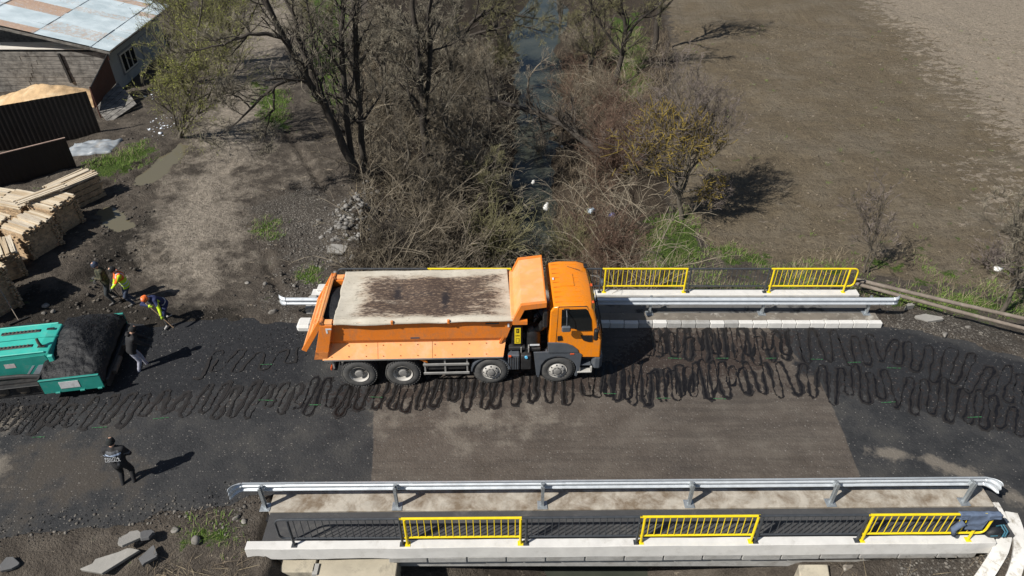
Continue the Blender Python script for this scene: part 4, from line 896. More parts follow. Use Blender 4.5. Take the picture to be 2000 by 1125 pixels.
# side guard, fuel tank, rear bits
MB().box((-2.05, -.86, .80), (1.25, .55, .52), ch=.06).obj('fuel_tank', M_CHS, truck)
for z in (.86, .50): MB().box((-2.06, -1.20, z), (1.42, .035, .095), ch=.012).obj('side_guard_rail', M_ALU, truck)
for u in (-2.72, -2.1, -1.42): MB().box((u, -1.165, .74), (.05, .035, .62)).obj('side_guard_post', M_ALU, truck)
MB().box((-2.06, 1.2, .68), (1.42, .04, .45)).obj('side_guard_rail', M_ALU, truck)
for v in (-1.05, 1.05):
    MB().box((-5.52, v, .92), (.06, .14, .45), ch=.01).obj('mudflap_bracket', M_ALU, truck); MB().tube([(-5.5, v, 1.12), (-5.3, v * .9, 1.12), (-5.35, v * .9, .7)], .025, 6).obj('bracket_tube', M_CHS, truck)
    MB().box((-5.60, v, .72), (.05, .22, .12), ch=.02).obj('tail_lamp', M_LAMP, truck)
MB().box((-5.5, 0, .62), (.1, 2.1, .12), ch=.015).obj('underrun_bar', M_CHS, truck)
for v in (-1.0, 1.0): MB().prism([(-5.25, 1.19), (-2.75, 1.19), (-2.62, .95), (-2.75, .99), (-2.95, 1.13), (-5.25, 1.13)], 'y', *sorted((v * .75, v * 1.2))).obj('rear_mudguard', M_ORB if v < 0 else M_CHS, truck)
# ------------------------------------------------------------------ ASPHALT PAVER
M_TEAL = mat('teal_paint', (.045, .44, .36), .42, var=.08, vscale=3, dirt=(.12, .36, .30), dscale=3, dlo=.52, dhi=.8, coat=.1)
M_TEALD = mat('shaded_teal_paint', (.02, .24, .20), .5, var=.12, vscale=3, dirt=(.10, .22, .19), dscale=3, dlo=.55, dhi=.8)  # darker teal; the weaker light on the sides is put into the colour
M_RUST = mat('bare_dirty_steel', (.10, .085, .07), .6, .3, var=.3, vscale=8)
paver = tag(empty('asphalt_paver', (-13.6, 17.05, 0), math.radians(10)), 'teal tracked asphalt paver with its hopper heaped with black asphalt', 'paver')
PT = Matrix.Translation((-13.6, 17.05, 0)) @ Matrix.Rotation(math.radians(10), 4, 'Z')
body = MB().prism([(-4.6, .42), (-.62, .30), (-.60, .9), (-.66, 1.30), (-.95, 1.36), (-4.6, 1.30)], 'y', -.70, .70).obj('engine_cover', M_TEAL, paver, bevel=.03)
MB().prism([(-4.6, .46), (-1.6, .46), (-.75, .34), (-.72, .9), (-.80, 1.22), (-4.6, 1.10)], 'y', -.716, .716).obj('side_panel', M_TEALD, paver)
for v in (-.36, .36):
    MB().box((-1.75, v, 1.365), (1.15, .13, .03), ch=.02).obj('air_slot', M_BLK, body)
    for k in range(9): MB().box((-2.2 + .11 * k, v, 1.383), (.05, .11, .012)).obj('slot_grille', M_RUST, body)
MB().box((-1.5, 0, 1.362), (1.9, .012, .012)).obj('cover_seam', M_TEALD, body)
for v in (-.69, .69): MB().box((-2.4, v, 1.345), (3.3, .05, .05), ch=.015).obj('cover_edge', M_TEAL, body)
MB().tube([(-.92, -.42, 1.34), (-.95, -.42, 1.50), (-.98, -.36, 1.62)], [.05, .045, .04], 10).obj('exhaust_pipe', M_RUST, body, smooth=True)
for u, v in ((-.9, .40), (-.9, -.45)): MB().box((u, v, 1.372), (.22, .10, .012), ch=.004).obj('cover_cutout', M_BLK, body)
# printed badges on the near side
mb = MB(); mb.lathe([(0, .004), (.14, .004), (.14, 0)], Matrix.Translation((-2.35, -.717, .93)) @ RX90 @ Matrix.Diagonal((1.25, .85, 1, 1)), 28); bd = mb.obj('model_badge', mat('cream_badge', (.55, .46, .25), .5), body)
text('135', .17, M_CHS, bd, (-2.35, -.724, .93), (math.pi / 2, 0, 0))
MB().box((-1.86, -.719, .94), (.30, .006, .16)).obj('white_label', mat('faded_label', (.50, .45, .45), .6, dirt=(.4, .25, .22), dscale=20), body)
for x0, w in ((-1.62, .07), (-1.44, .20)):
    mb = MB(); z0, z1 = .44, .86
    q = [(x0, z0), (x0 + w, z0), (x0 + w + .36, z1), (x0 + .36, z1)]; mb.prism(q, 'y', -.7225, -.712); mb.obj('grey_stripe', mat('grey_decal', (.26, .30, .34), .5, var=.1), body)
MB().box((-.62, -.74, 1.05), (.16, .10, .36), ch=.02).obj('corner_bracket', M_TEAL, paver); MB().tube([(-.6, -.74, .86), (-.5, -.74, .45)], .02, 6).obj('gas_strut', M_ALU, paver)
MB().box((-2.6, -.98, .50), (3.6, .55, .035), ch=.01).obj('track_guard', M_CHS, paver); MB().box((-2.6, .98, .50), (3.6, .55, .035), ch=.01).obj('track_guard', M_CHS, paver)
mb = MB(); mb.tube([(-4.6, -.92, .60), (-2.8, -.92, .70), (-1.6, -.92, .66), (-.6, -.95, .52)], .07, 8); mb.obj('tow_arm', M_CHS, paver, smooth=True)
for s_ in (-1, 1):
    tr_ = MB(); n = 30; loop = []
    for k in range(n):
        a = 2 * math.pi * k / n; loop.append((-2.6 + 1.55 * max(-1, min(1, 1.25 * math.cos(a))) + .28 * math.cos(a), .30 + .27 * max(-1, min(1, 1.3 * math.sin(a)))))
    tr_.prism(loop, 'y', *sorted((s_ * .78, s_ * 1.10))); t_ = tr_.obj('track', M_CHS, paver)
    for u in (-1.0, -1.6, -2.2): mb = MB(); mb.lathe([(0, .04), (.12, .04), (.2, .01), (.21, -.05)], Matrix.Translation((u, s_ * 1.11, .30)) @ (RX90 if s_ < 0 else RX90.inverted()), 18); mb.obj('track_wheel', M_RUST, t_, smooth=True)
# hopper
for s_ in (-1, 1):
    mb = MB(); mb.prism([(-.84, .34), (.86, .34), (.86, .82), (.80, .86), (-.84, .86)], 'y', *sorted((s_ * 1.50, s_ * 1.46))); hw = mb.obj('hopper_wing', M_TEALD, paver, bevel=.008)
    MB().box((0, s_ * 1.485, .875), (1.70, .07, .03), ch=.008).obj('wing_rim', M_TEALD, hw)
    for u in (-.45, .25, .75): MB().box((u, s_ * 1.52, .36), (.14, .06, .05), ch=.01).obj('wing_hinge', M_TEALD, hw)
    mb = MB(); mb.prism([(s_ * 1.47, .36), (s_ * .8, .22), (s_ * .8, .26), (s_ * 1.47, .42)], 'x', -.84, .86); mb.obj('hopper_floor', M_RUST, paver)
MB().box((-.05, -1.505, .62), (.55, .012, .26)).obj('white_sign', mat('white_sign', (.55, .56, .57), .5, dirt=(.4, .4, .4), dscale=8), paver)
[MB().box((0, s_ * 1.452, .60), (1.68, .014, .48)).obj('wing_liner', M_CHS, paver) for s_ in (-1, 1)]
MB().box((-.86, 0, .60), (.05, 2.95, .62)).obj('hopper_back', M_CHS, paver)
MB().box((.92, 0, .38), (.12, 2.7, .30), ch=.02).obj('push_apron', M_CHS, paver)
for v in (-.6, .6): MB().tube([(1.02, v - .35, .42), (1.02, v + .35, .42)], .09, 12).obj('push_roller', M_RUST, paver, smooth=True)
MB().box((0, 0, .25), (1.75, 1.8, .06)).obj('conveyor', M_RUST, paver)
us = np.linspace(-.84, .90, 60); vv = np.linspace(-1.45, 1.45, 90); UU, VV = np.meshgrid(us, vv)
ZZ = .90 + .55 * np.exp(-((UU + .1) / .8) ** 2 - ((VV - .2) / 1.0) ** 2) - .28 * np.clip((UU - .55) / .35, 0, 1) ** 2 + .08 * fbm(UU * 2.2, VV * 2.2, 3, 3) + .035 * fbm(UU * 9, VV * 9, 5, 3) - .10 * np.clip(-VV - 1.15, 0, 1) * 3 - .10 * np.exp(-((UU - .55) / .25) ** 2 - ((VV + .2) / .3) ** 2)
ii = np.arange(UU.size).reshape(UU.shape); heap = np_mesh('asphalt_heap', np.stack([UU.ravel(), VV.ravel(), ZZ.ravel()], 1), np.stack([ii[:-1, :-1].ravel(), ii[:-1, 1:].ravel(), ii[1:, 1:].ravel(), ii[1:, :-1].ravel()], 1), M_HMA, paver, True)
# ------------------------------------------------------------------ TIMBER STACKS
wm_, nt, N, L, P = _nodes('fresh_sawn_wood')
oi = N.new('ShaderNodeObjectInfo'); c0 = ramp(nt, oi.outputs['Random'], [(0, (.48, .38, .25)), (.35, (.66, .56, .41)), (.7, (.74, .66, .52)), (1, (.50, .45, .37))])
gr = noise(nt, 3, 6, .7, stretch=(1, 9, 9)); col = mix(nt, ramp(nt, gr, [(.35, .6), (.65, 0)]), c0, (.25, .17, .10))
L.new(col, P.inputs['Base Color']); P.inputs['Roughness'].default_value = .8; M_WOOD = wm_
M_WOODS = mat('stacked_wood', (.46, .33, .20), .85, var=.45, vscale=7, dirt=(.22, .16, .11), dscale=9, dlo=.5, dhi=.65)
slat_mesh = {}
def stack(px, py, yaw, Lp, W, H, seed, label, messy=.06, jut=.10):
    r = random.Random(seed); c = gt(px, py); Lp *= .82; W *= .8; H *= .95; messy *= .6
    root = tag(empty('timber_stack', (c.x, c.y, c.z - .03), yaw), label, 'timber stack', 'stacks of sawn slats in the yard')
    n = int(W / .098); lay = .052; nl = int(H / lay); mb = MB()
    for j in range(nl - 2):
        z = j * lay + lay / 2
        if j % 5 == 3:
            for q in range(3): mb.box((Lp * (-.42 + .42 * q), r.uniform(-.03, .03), z), (.09, W, .045))
        else:
            for k in range(n):
                if 2 <= k < n - 2 and j < nl - 6: continue
                mb.box((r.uniform(-jut, jut) * .6, -W / 2 + W * (k + .5) / n + r.uniform(-.012, .012), z), (Lp + r.uniform(-.08, .08), .082, .042), rot=Matrix.Rotation(r.uniform(-.012, .012), 3, 'Z'))
    if nl > 6: mb.box((0, 0, (nl - 6) * lay / 2), (Lp * .86, W * .8, (nl - 6) * lay))
    tag(mb.obj('lower_slats', M_WOODS, root), kind='stuff')
    if 'm' not in slat_mesh:
        s0 = MB().box((0, 0, 0), (1, .085, .045)); o = s0.obj('slat', M_WOOD, root); slat_mesh['m'] = o.data; bpy.data.objects.remove(o)
    for j in (nl - 2, nl - 1):
        for k in range(n):
            if j == nl - 1 and r.random() < .12: continue
            o = bpy.data.objects.new('slat', slat_mesh['m']); COL.objects.link(o); o.parent = root
            o.location = (r.uniform(-jut, jut), -W / 2 + W * (k + .5) / n + r.uniform(-.02, .02), j * lay + lay / 2 + r.uniform(0, .012)); o.scale = (Lp * r.uniform(.94, 1.06), r.uniform(.8, 1.15), r.uniform(.8, 1.2)); o.rotation_euler = (r.uniform(-.06, .06), r.uniform(-.01, .01), r.uniform(-messy, messy))
    for k in range(int(messy * 18)):
        o = bpy.data.objects.new('slat', slat_mesh['m']); COL.objects.link(o); o.parent = root
        o.location = (r.uniform(-.2, .2), r.uniform(-.4, .4) * W, nl * lay + .04 + .03 * k); o.scale = (Lp * r.uniform(.7, 1.1), 1, 1); o.rotation_euler = (0, r.uniform(-.04, .04), r.uniform(-.45, .45))
    return root
stack(160, 402, math.radians(58), 2.3, 1.25, 1.45, 1, 'rearmost timber stack with loose slats crossing on top, nearest the rutted grass', .09)
stack(122, 440, math.radians(-20), 1.5, 1.6, 1.40, 2, 'timber stack beside the puddle, a bundle of slats lying across it', .07)
stack(76, 484, math.radians(-24), 1.5, 1.75, 1.40, 3, 'large evenly laid timber stack in the front row of the yard', .03)
stack(58, 436, math.radians(-18), 1.6, 1.5, 1.35, 4, 'timber stack in the second row with a flat pale top', .05)
stack(5, 428, math.radians(-14), 1.7, 1.4, 1.35, 5, 'timber stack at the left edge in the back row', .05)
stack(-5, 482, math.radians(-22), 1.7, 1.6, 1.40, 6, 'timber stack at the left edge between the back row and front rows', .05)
stack(18, 532, math.radians(-52), 1.7, 1.4, 1.25, 7, 'timber stack with slats running toward the camera behind the tall stack', .07)
stack(-18, 606, math.radians(-28), 2.0, 1.9, 2.0, 8, 'tallest timber stack at the left edge with a rake leaning on it', .02)
bun = tag(empty('slat_bundle', gt(105, 440) + Vector((0, 0, 1.47)), math.radians(50)), 'dark bundle of slats lying slantwise on the stack beside the puddle', 'slat bundle')
for k in range(5): MB().box((.1 * (k % 2), -.2 + .1 * k, .03 + .02 * (k % 2)), (1.9, .095, .05), ch=.005).obj('slat', M_WOOD, bun)
# long-handled rake leaning on the tall stack
rk = tag(empty('rake', gt(38, 628)), 'long-handled rake leaning against the tallest timber stack', 'rake')
h0 = gt(38, 628); top = Vector(at(-2, 562, h0.y + .5)) - h0
MB().tube([(0, 0, .03), tuple(top)], .016, 6).obj('handle', mat('grey_handle', (.30, .25, .20), .7), rk); MB().box((0, 0, .03), (.62, .05, .07), rot=Matrix.Rotation(.75, 3, 'Z'), ch=.01).obj('rake_head', M_CHS, rk)
# ------------------------------------------------------------------ SAWMILL SHED
M_PLAST = mat('grey_plaster', (.33, .35, .37), .9, var=.12, vscale=1.5, dirt=(.24, .26, .28), dscale=1.2, dlo=.5, dhi=.7, bstr=.3)
M_OLDW = mat('weathered_boards', (.20, .19, .175), .9, var=.45, vscale=2.2, dirt=(.075, .07, .065), dscale=2.5, dlo=.45, dhi=.65, stretch=(.6, 6, 6))
M_PALEW = mat('pale_boards', (.62, .59, .54), .85, var=.12, vscale=3, stretch=(.5, 5, 5))
M_TRIM = mat('red_brown_sheet', (.085, .034, .026), .6, var=.2, vscale=3)
rm, nt, N, L, P = _nodes('old_zinc_sheet')
oi = N.new('ShaderNodeObjectInfo'); geo = N.new('ShaderNodeNewGeometry'); n1_ = N.new('ShaderNodeTexNoise'); n1_.inputs['Scale'].default_value = 1.1; n1_.inputs['Detail'].default_value = 6; L.new(geo.outputs['Position'], n1_.inputs['Vector']); n1 = n1_.outputs['Fac']; n2_ = N.new('ShaderNodeTexNoise'); n2_.inputs['Scale'].default_value = 5; n2_.inputs['Detail'].default_value = 6; n2_.inputs['Roughness'].default_value = .75; L.new(geo.outputs['Position'], n2_.inputs['Vector']); n2 = n2_.outputs['Fac']
c0 = ramp(nt, n1, [(.3, (.38, .46, .50)), (.7, (.58, .66, .70))])
rf = ramp(nt, mth(nt, 'ADD', oi.outputs['Random'], mth(nt, 'MULTIPLY', mth(nt, 'SUBTRACT', n2, .5), .9)), [(.70, 0), (.9, 1)])
L.new(mix(nt, rf, c0, ramp(nt, n2, [(.3, (.30, .15, .08)), (.7, (.52, .42, .34))])), P.inputs['Base Color']); P.inputs['Roughness'].default_value = .55; P.inputs['Metallic'].default_value = .15; M_ZINC = rm
shed = tag(empty('sawmill_shed', (-23, 40.3, 0)), 'low plastered sawmill shed with patched zinc roof and weathered board front', 'shed')
def sp_(mb, name, m, parent=None, **k):
    o = mb.obj(name, m, parent or shed, **k)
    if parent is None or parent is shed: o.location = (23, -40.3, 0)
    return o
sp_(MB().box((-23.15, 44.0, 1.05), (.3, 7.3, 2.9)), 'side_wall', M_PLAST, bevel=.03)
sp_(MB().prism([(-34, -.4), (-23.02, -.4), (-23.02, 2.4), (-34, 4.95)], 'y', 47.55, 47.85), 'rear_wall', M_PLAST)
sp_(MB().prism([(-34, -.4), (-23.4, -.4), (-23.4, 2.4), (-34, 4.95)], 'y', 43.3, 43.4), 'added_loft_screen', M_OLDW)  # added board wall that keeps the loft behind the open gable dark
fr = sp_(MB().box((-22.985, 42.55, 1.12), (.06, 2.0, 1.28)), 'window', mat('window_recess', (.20, .21, .23), .8)); 
sp_(MB().box((-22.965, 42.55, 1.12), (.05, 1.72, 1.02)), 'window_glass', M_GLASS)
for y in (41.68, 42.26, 42.84, 43.42): sp_(MB().box((-22.93, y, 1.12), (.05, .07, 1.06)), 'window_frame', M_PALEW)
for z in (.60, 1.64): sp_(MB().box((-22.932, 42.55, z), (.045, 1.80, .07)), 'window_frame', M_PALEW)
sp_(MB().box((-22.98, 45.2, 1.1), (.05, 1.5, 1.3)), 'bricked_up_opening', M_PLAST)
rz = random.Random(12)
for k in range(11):                                   # horizontal boards, two lengths with a ragged joint
    z = -.25 + .245 * k
    j = -27.6 + rz.uniform(-.35, .35) + .13 * (k % 3)
    for a, b in ((-34.5, j), (j + .02, -22.95 + rz.uniform(-.03, .03))):
        sp_(MB().box(((a + b) / 2, 40.28 + rz.uniform(-.02, .02), z), (b - a, .035, .232), rot=Matrix.Rotation(rz.uniform(-.004, .004), 3, 'Y')), 'wall_board', M_OLDW)
for x in (-30.2, -25.5): sp_(MB().box((x, 40.2, 1.4), (.12, .09, 1.7), rot=Matrix.Rotation(-.06, 3, 'Y')), 'batten', M_CHS)
for k in range(6): sp_(MB().box((-28.7 + rz.uniform(-.1, .1), 40.35 + .2 * k, 2.46 + rz.uniform(-.02, .02)), (11.2, .19, .04), rot=Matrix.Rotation(rz.uniform(-.004, .004), 3, 'Z')), 'loft_board', M_PALEW)
sl = .245
def roofz(x): return 2.52 + (-22.55 - x) * sl
ang = math.atan(sl); edges = [-22.5, -23.45, -26.35, -29.3, -32.3, -35.5]
for ri in range(5):
    x1, x0 = edges[ri], edges[ri + 1]
    for k in range(12):
        y0 = 39.85 + k * .74; xm = (x0 + x1) / 2; Lr = (x1 - x0) / math.cos(ang) + .10
        mb = MB(); prof = [(y0 + .74 * t + .01, .013 * math.cos(t * 12 * math.pi)) for t in np.linspace(0, 1.02, 37)]
        V = []; Fq = []
        for uu in (-Lr / 2, Lr / 2): V += [(uu, y - (y0 + .37), z) for y, z in prof]
        m_ = len(prof); Fq = [(i, i + 1, m_ + i + 1, m_ + i) for i in range(m_ - 1)]; mb.add(V, Fq)
        o = mb.obj('roof_sheet', M_ZINC, shed); o.location = (xm + 23, y0 + .37 - 40.3, roofz(xm) + .03 * ri + rz.uniform(0, .012)); o.rotation_euler = (rz.uniform(-.012, .012), ang + rz.uniform(-.006, .006), rz.uniform(-.008, .008))
        o.modifiers.new('thick', 'SOLIDIFY').thickness = .006
for y in (39.95, 43.5, 47.0): sp_(MB().box((-28.9, y, roofz(-28.9) - .14), (13.2, .09, .14), rot=Matrix.Rotation(ang, 3, 'Y')), 'rafter', M_OLDW)
sp_(MB().tube([(-22.42, 39.9, 2.44), (-22.42, 47.6, 2.44)], .05, 8), 'roof_gutter', M_RUST)
sp_(MB().tube([(-22.8, 40.1, 2.4), (-22.75, 40.1, 1.9)], .045, 8), 'downpipe', M_TRIM)
pan = tag(empty('sheet_screen', (-22.2, 38.2, 0)), 'red-brown sheet metal screen hung from the shed corner above the boards', 'screen')
q = [tuple(at(*w_)) for w_ in ((209, 107, 39.9), (176, 173, 36.7), (186, 212, 36.7), (227, 162, 39.9))]
mb = MB(); V = [(a + 22.2, b - 38.2, c) for a, b, c in q] + [(a + 22.16, b - 38.2, c) for a, b, c in q]; mb.add(V, [(0, 1, 2, 3), (7, 6, 5, 4), (0, 4, 5, 1), (1, 5, 6, 2), (2, 6, 7, 3), (3, 7, 4, 0)]); mb.obj('sheet', M_TRIM, pan)
MB().tube([(q[0][0] + 22.22, 39.9 - 38.2, q[0][2] + .02), (q[1][0] + 22.22, 36.65 - 38.2, q[1][2] + .02)], .035, 6).obj('top_rail', M_CHS, pan)
MB().tube([(q[1][0] + 22.24, -1.55, 1.7), (q[1][0] + 22.24, -1.55, -.2)], .04, 6).obj('post', M_TRIM, pan)
ramp_o = tag(empty('board_ramp', (0, 0, 0)), 'tilted panel of weathered grey planks below the shed window', 'plank panel')
A_, B_, C_, D_ = [Vector(at(*q)) for q in ((231, 160, 39.4), (266, 204, 37.6), (212, 241, 35.9), (184, 206, 37.2))]
for k in range(6):
    t0, t1 = k / 6 + .008, (k + 1) / 6 - .008; mb = MB(); dz = Vector((0, 0, -.04))
    P0, P1, P2, P3 = A_.lerp(B_, t0), A_.lerp(B_, t1), D_.lerp(C_, t1), D_.lerp(C_, t0); ex = (P0 - P3) * rz.uniform(-.03, .03)
    V = [P0 + ex, P1 + ex, P2, P3]; V += [v + dz for v in V]; mb.add([tuple(v) for v in V], [(0, 1, 2, 3), (7, 6, 5, 4), (0, 4, 5, 1), (1, 5, 6, 2), (2, 6, 7, 3), (3, 7, 4, 0)]); mb.obj('plank', M_OLDW, ramp_o)
# dark sheet fences
M_FEN = mat('dark_brown_sheet', (.011, .0075, .0065), .55, var=.2, vscale=2)
def sheet_fence(p0, p1, h, label, cap):
    a, b = gt(*p0), gt(*p1); d = b - a; Ln = math.hypot(d.x, d.y); rz_ = math.atan2(d.y, d.x)
    root = tag(empty('sheet_fence', (a.x, a.y, min(a.z, b.z)), rz_), label, 'fence'); n = int(Ln / 1.15); w = Ln / n
    for k in range(n):
        V = []; m_ = 25
        for z in (-.15, h + .01 * (k % 2)): V += [(k * w + w * t / (m_ - 1) * 1.0, .007 * (1 if (t // 2) % 2 else -1), z) for t in range(m_)]
        mb = MB(); mb.add(V, [(t, t + 1, m_ + t + 1, m_ + t) for t in range(m_ - 1)]); o = mb.obj('fence_sheet', M_FEN, root); o.modifiers.new('thick', 'SOLIDIFY').thickness = .004
        MB().box((k * w, .07, h / 2 - .1), (.06, .06, h + .1)).obj('fence_post', M_TRIM, root)
    for z in (.3, h - .25): MB().box((Ln / 2, .045, z), (Ln, .04, .05)).obj('fence_rail', M_TRIM, root)
    if cap: MB().box((Ln / 2, 0, h + .02), (Ln, .07, .035)).obj('lit_cap_strip', mat('lit_cap_strip', (.42, .30, .24), .5), root)  # light falling on the top rail is put into its light-brown colour
sheet_fence((-330, 362), (198, 258), 2.3, 'tall dark brown sheet fence holding back the sawdust heap', False)
sheet_fence((-330, 458), (150, 326), 1.55, 'lower dark brown sheet fence with a cap strip coloured as lit behind the timber stacks', True)
MB_saw = np.meshgrid(np.linspace(-1, 1, 60), np.linspace(-1, 1, 60)); UU, VV = MB_saw
c = g(95, 195, .3); XX = c[0] - .3 + UU * 3.8; YY = c[1] + .6 + VV * 2.2; RR = np.sqrt(UU ** 2 + VV ** 2)
ZZ = -.35 + 1.3 * np.clip(1 - RR, 0, 1) ** .8 * (1 + .35 * fbm(XX * .8, YY * .8, 3, 3)) + .12 * fbm(XX * 2.5, YY * 2.5, 4, 4) * (RR < 1)
ii = np.arange(UU.size).reshape(UU.shape); M_SAW = mat('sawdust', (.52, .36, .20), .95, var=.2, vscale=3, dirt=(.62, .50, .33), dscale=1.5, dlo=.5, dhi=.7, bstr=.8, bscale=14)
tag(np_mesh('sawdust_heap', np.stack([XX.ravel(), YY.ravel(), ZZ.ravel()], 1), np.stack([ii[:-1, :-1].ravel(), ii[:-1, 1:].ravel(), ii[1:, 1:].ravel(), ii[1:, :-1].ravel()], 1), M_SAW, None, True), 'golden sawdust heap between the board wall and dark sheet fence', 'sawdust heap')
# crumpled white sheet by the fence corner
c = gt(182, 292); n = 26; UU, VV = np.meshgrid(np.linspace(-1, 1, n), np.linspace(-1, 1, n)); XX = c.x + UU * 1.15; YY = c.y + VV * .75 + UU * .3
ZZ = np.array([terrain(XX, YY)]).reshape(XX.shape) + .06 + .16 * fbm(UU * 3.1, VV * 3.1, 8, 4) + .12 * np.clip(1 - UU ** 2 - VV ** 2, 0, 1) - .25 * (np.maximum(abs(UU), abs(VV)) > .97); ii = np.arange(n * n).reshape(n, n)
o = np_mesh('plastic_sheet', np.stack([XX.ravel(), YY.ravel(), ZZ.ravel()], 1), np.stack([ii[:-1, :-1].ravel(), ii[:-1, 1:].ravel(), ii[1:, 1:].ravel(), ii[1:, :-1].ravel()], 1), mat('shaded_dusty_plastic', (.27, .30, .33), .5, var=.15, vscale=3, dirt=(.35, .33, .3), dscale=2, dlo=.5, dhi=.7), None, True)  # white sheet coloured bluish-grey; its partial shade is in the base colour
o.modifiers.new('thick', 'SOLIDIFY').thickness = .02; tag(o, 'crumpled whitish plastic sheet on the ground at the fence corner', 'plastic sheet')
# ------------------------------------------------------------------ PEOPLE
def ik(a, b, l1, l2, pole):
    a, b, pole = Vector(a), Vector(b), Vector(pole); d = b - a; D = min(d.length, (l1 + l2) * .995); dn = d.normalized()
    x = (l1 * l1 - l2 * l2 + D * D) / (2 * D); h = math.sqrt(max(0, l1 * l1 - x * x)); pp = pole - dn * pole.dot(dn); pp.normalize()
    return a + dn * x + pp * h, a + dn * D
M_SKIN = mat('skin', (.50, .30, .21), .55, var=.08); M_EYE = mat('eye_dark', (.02, .015, .012), .3)
def person(loc, yaw, label, mats, hip=(0, 0, .92), lean=0.0, side=0.0, hands=None, feet=None, head_pitch=0.2, bulk=1.0, hat=None, band=None, hood=False, poles=None, text_back=None):
    """local axes: x right, y forward, z up. mats: jacket, trousers, shoes, glove"""
    root = tag(empty('person', loc, yaw), label, 'person', 'people at the roadworks')
    hip = Vector(hip); up = Vector((math.sin(side), math.sin(lean) * math.cos(side), math.cos(lean) * math.cos(side))); rt = Vector((1, 0, 0)) - up * up.x; rt.normalize(); fw = up.cross(rt)
    chest = hip + up * .40; nk = hip + up * .56; hd = nk + (up * .8 + fw * math.sin(head_pitch) * .5).normalized() * .15
    hup = (up * math.cos(head_pitch) + fw * math.sin(head_pitch)).normalized(); hfw = (fw * math.cos(head_pitch) - up * math.sin(head_pitch)).normalized()
    B = bulk; C = []          # capsules a,b,ra,rb,material
    J, T, S_, G = 0, 1, 2, 3; SK = 4; EY = 5; BD = 6
    C += [(hip - up * .02, hip + up * .16, .145 * B, .15 * B, J), (hip + up * .16, chest, .15 * B, .165 * B, J), (chest, nk - up * .05, .15 * B, .10 * B, J), (hip + rt * .06, chest + rt * .09, .12 * B, .13 * B, J), (hip - rt * .06, chest - rt * .09, .12 * B, .13 * B, J)]
    C += [(nk - up * .05, hd - hup * .02, .06, .058, SK), (hd - hup * .035 + hfw * .015, hd + hup * .06, .083, .095, SK), (hd + hfw * .085 - hup * .02, hd + hfw * .105 - hup * .035, .016, .018, SK)]
    C += [(hd + s_ * rt * .09 - hup * .02, hd + s_ * rt * .092 + hup * .02, .016, .018, SK) for s_ in (-1, 1)]
    sh = [nk - up * .07 + rt * s_ * .185 * B for s_ in (-1, 1)]
    C += [(nk - up * .06, sh[0], .09, .085 * B, J), (nk - up * .06, sh[1], .09, .085 * B, J)]
    hands = hands or [None, None]; glv = []
    for i, s_ in enumerate((-1, 1)):
        hnd = Vector(hands[i]) if hands[i] is not None else sh[i] + Vector((s_ * .12, .08, -.56))
        pole = Vector(poles[i]) if poles else Vector((s_ * .9, -.7, -.3))
        el, wr = ik(sh[i], hnd, .30, .27, pole)
        C += [(sh[i], el, .075 * B, .060 * B, J), (el, wr, .058 * B, .046, J)]
        glv.append((wr, (wr - el).normalized(), s_))
    feet = feet or [(-.12, 0, 0), (.12, 0, 0)]
    for i, s_ in enumerate((-1, 1)):
        hj = hip + rt * s_ * .095 - up * .05; f = Vector(feet[i][:3]); yaw_f = feet[i][3] if len(feet[i]) > 3 else 0; an = f + Vector((0, -.05, .09)); fd = Vector((math.sin(yaw_f), math.cos(yaw_f), 0))
        kn, an2 = ik(hj, an, .43, .42, (s_ * .12, 1, 0))
        C += [(hj, kn, .098 * B, .068 * B, T), (kn, an2, .068 * B, .052, T), (an2 - Vector((0, 0, .045)) - fd * .03, an2 - Vector((0, 0, .05)) + fd * .16, .048, .042, S_), (an2, an2 - Vector((0, 0, .04)), .052, .05, S_)]
    mb = MB()
    for a, b, ra, rb, m_ in C:
        a, b = Vector(a), Vector(b); d = (b - a); l_ = d.length; dn = d / max(l_, 1e-6)
        pts = []; rr = []
        for t in (-1, -.85, -.5, 0): pts.append(a + dn * ra * t); rr.append(ra * math.sqrt(max(0.004, 1 - t * t)))
        for t in (0, .5, .85, 1): pts.append(b + dn * rb * t); rr.append(rb * math.sqrt(max(0.004, 1 - t * t)))
        mb.tube(pts, rr, 12)
    tmp = mb.obj('tmp', M_SKIN); rmod = tmp.modifiers.new('r', 'REMESH'); rmod.mode = 'VOXEL'; rmod.voxel_size = .018; smd = tmp.modifiers.new('s', 'SMOOTH'); smd.iterations = 3; smd.factor = .5
    bpy.context.view_layer.update()
    me = bpy.data.meshes.new_from_object(tmp.evaluated_get(bpy.context.evaluated_depsgraph_get())); bpy.data.objects.remove(tmp)
    nv = len(me.vertices); co = np.empty(nv * 3, np.float32); me.vertices.foreach_get('co', co); co = co.reshape(-1, 3).astype(float)
    # cloth creases
    amp = .010 * (fbm(co[:, 0] * 9 + co[:, 2] * 4, co[:, 2] * 13 + co[:, 1] * 6, 3, 3)); ctr = np.array(hip) * [1, 1, 0]; nrm = np.empty(nv * 3, np.float32); me.vertices.foreach_get('normal', nrm); nrm = nrm.reshape(-1, 3)
    hdn = np.array(hd); keep_ = (np.linalg.norm(co - hdn, axis=1) > .17)[:, None]; co2 = co + nrm * amp[:, None] * keep_; me.vertices.foreach_set('co', co2.astype(np.float32).ravel())
    nf = len(me.polygons); fc = np.empty(nf * 3, np.float32); me.polygons.foreach_get('center', fc); fc = fc.reshape(-1, 3).astype(float)
    best = np.full(nf, 1e9); mi = np.zeros(nf, int)
    for a, b, ra, rb, m_ in C:
        a, b = np.array(a), np.array(b); d = b - a; L2 = d @ d + 1e-9; t = np.clip(((fc - a) @ d) / L2, 0, 1); q = np.linalg.norm(fc - a - t[:, None] * d, axis=1) - (ra + (rb - ra) * t); up_ = q < best; best[up_] = q[up_]; mi[up_] = m_
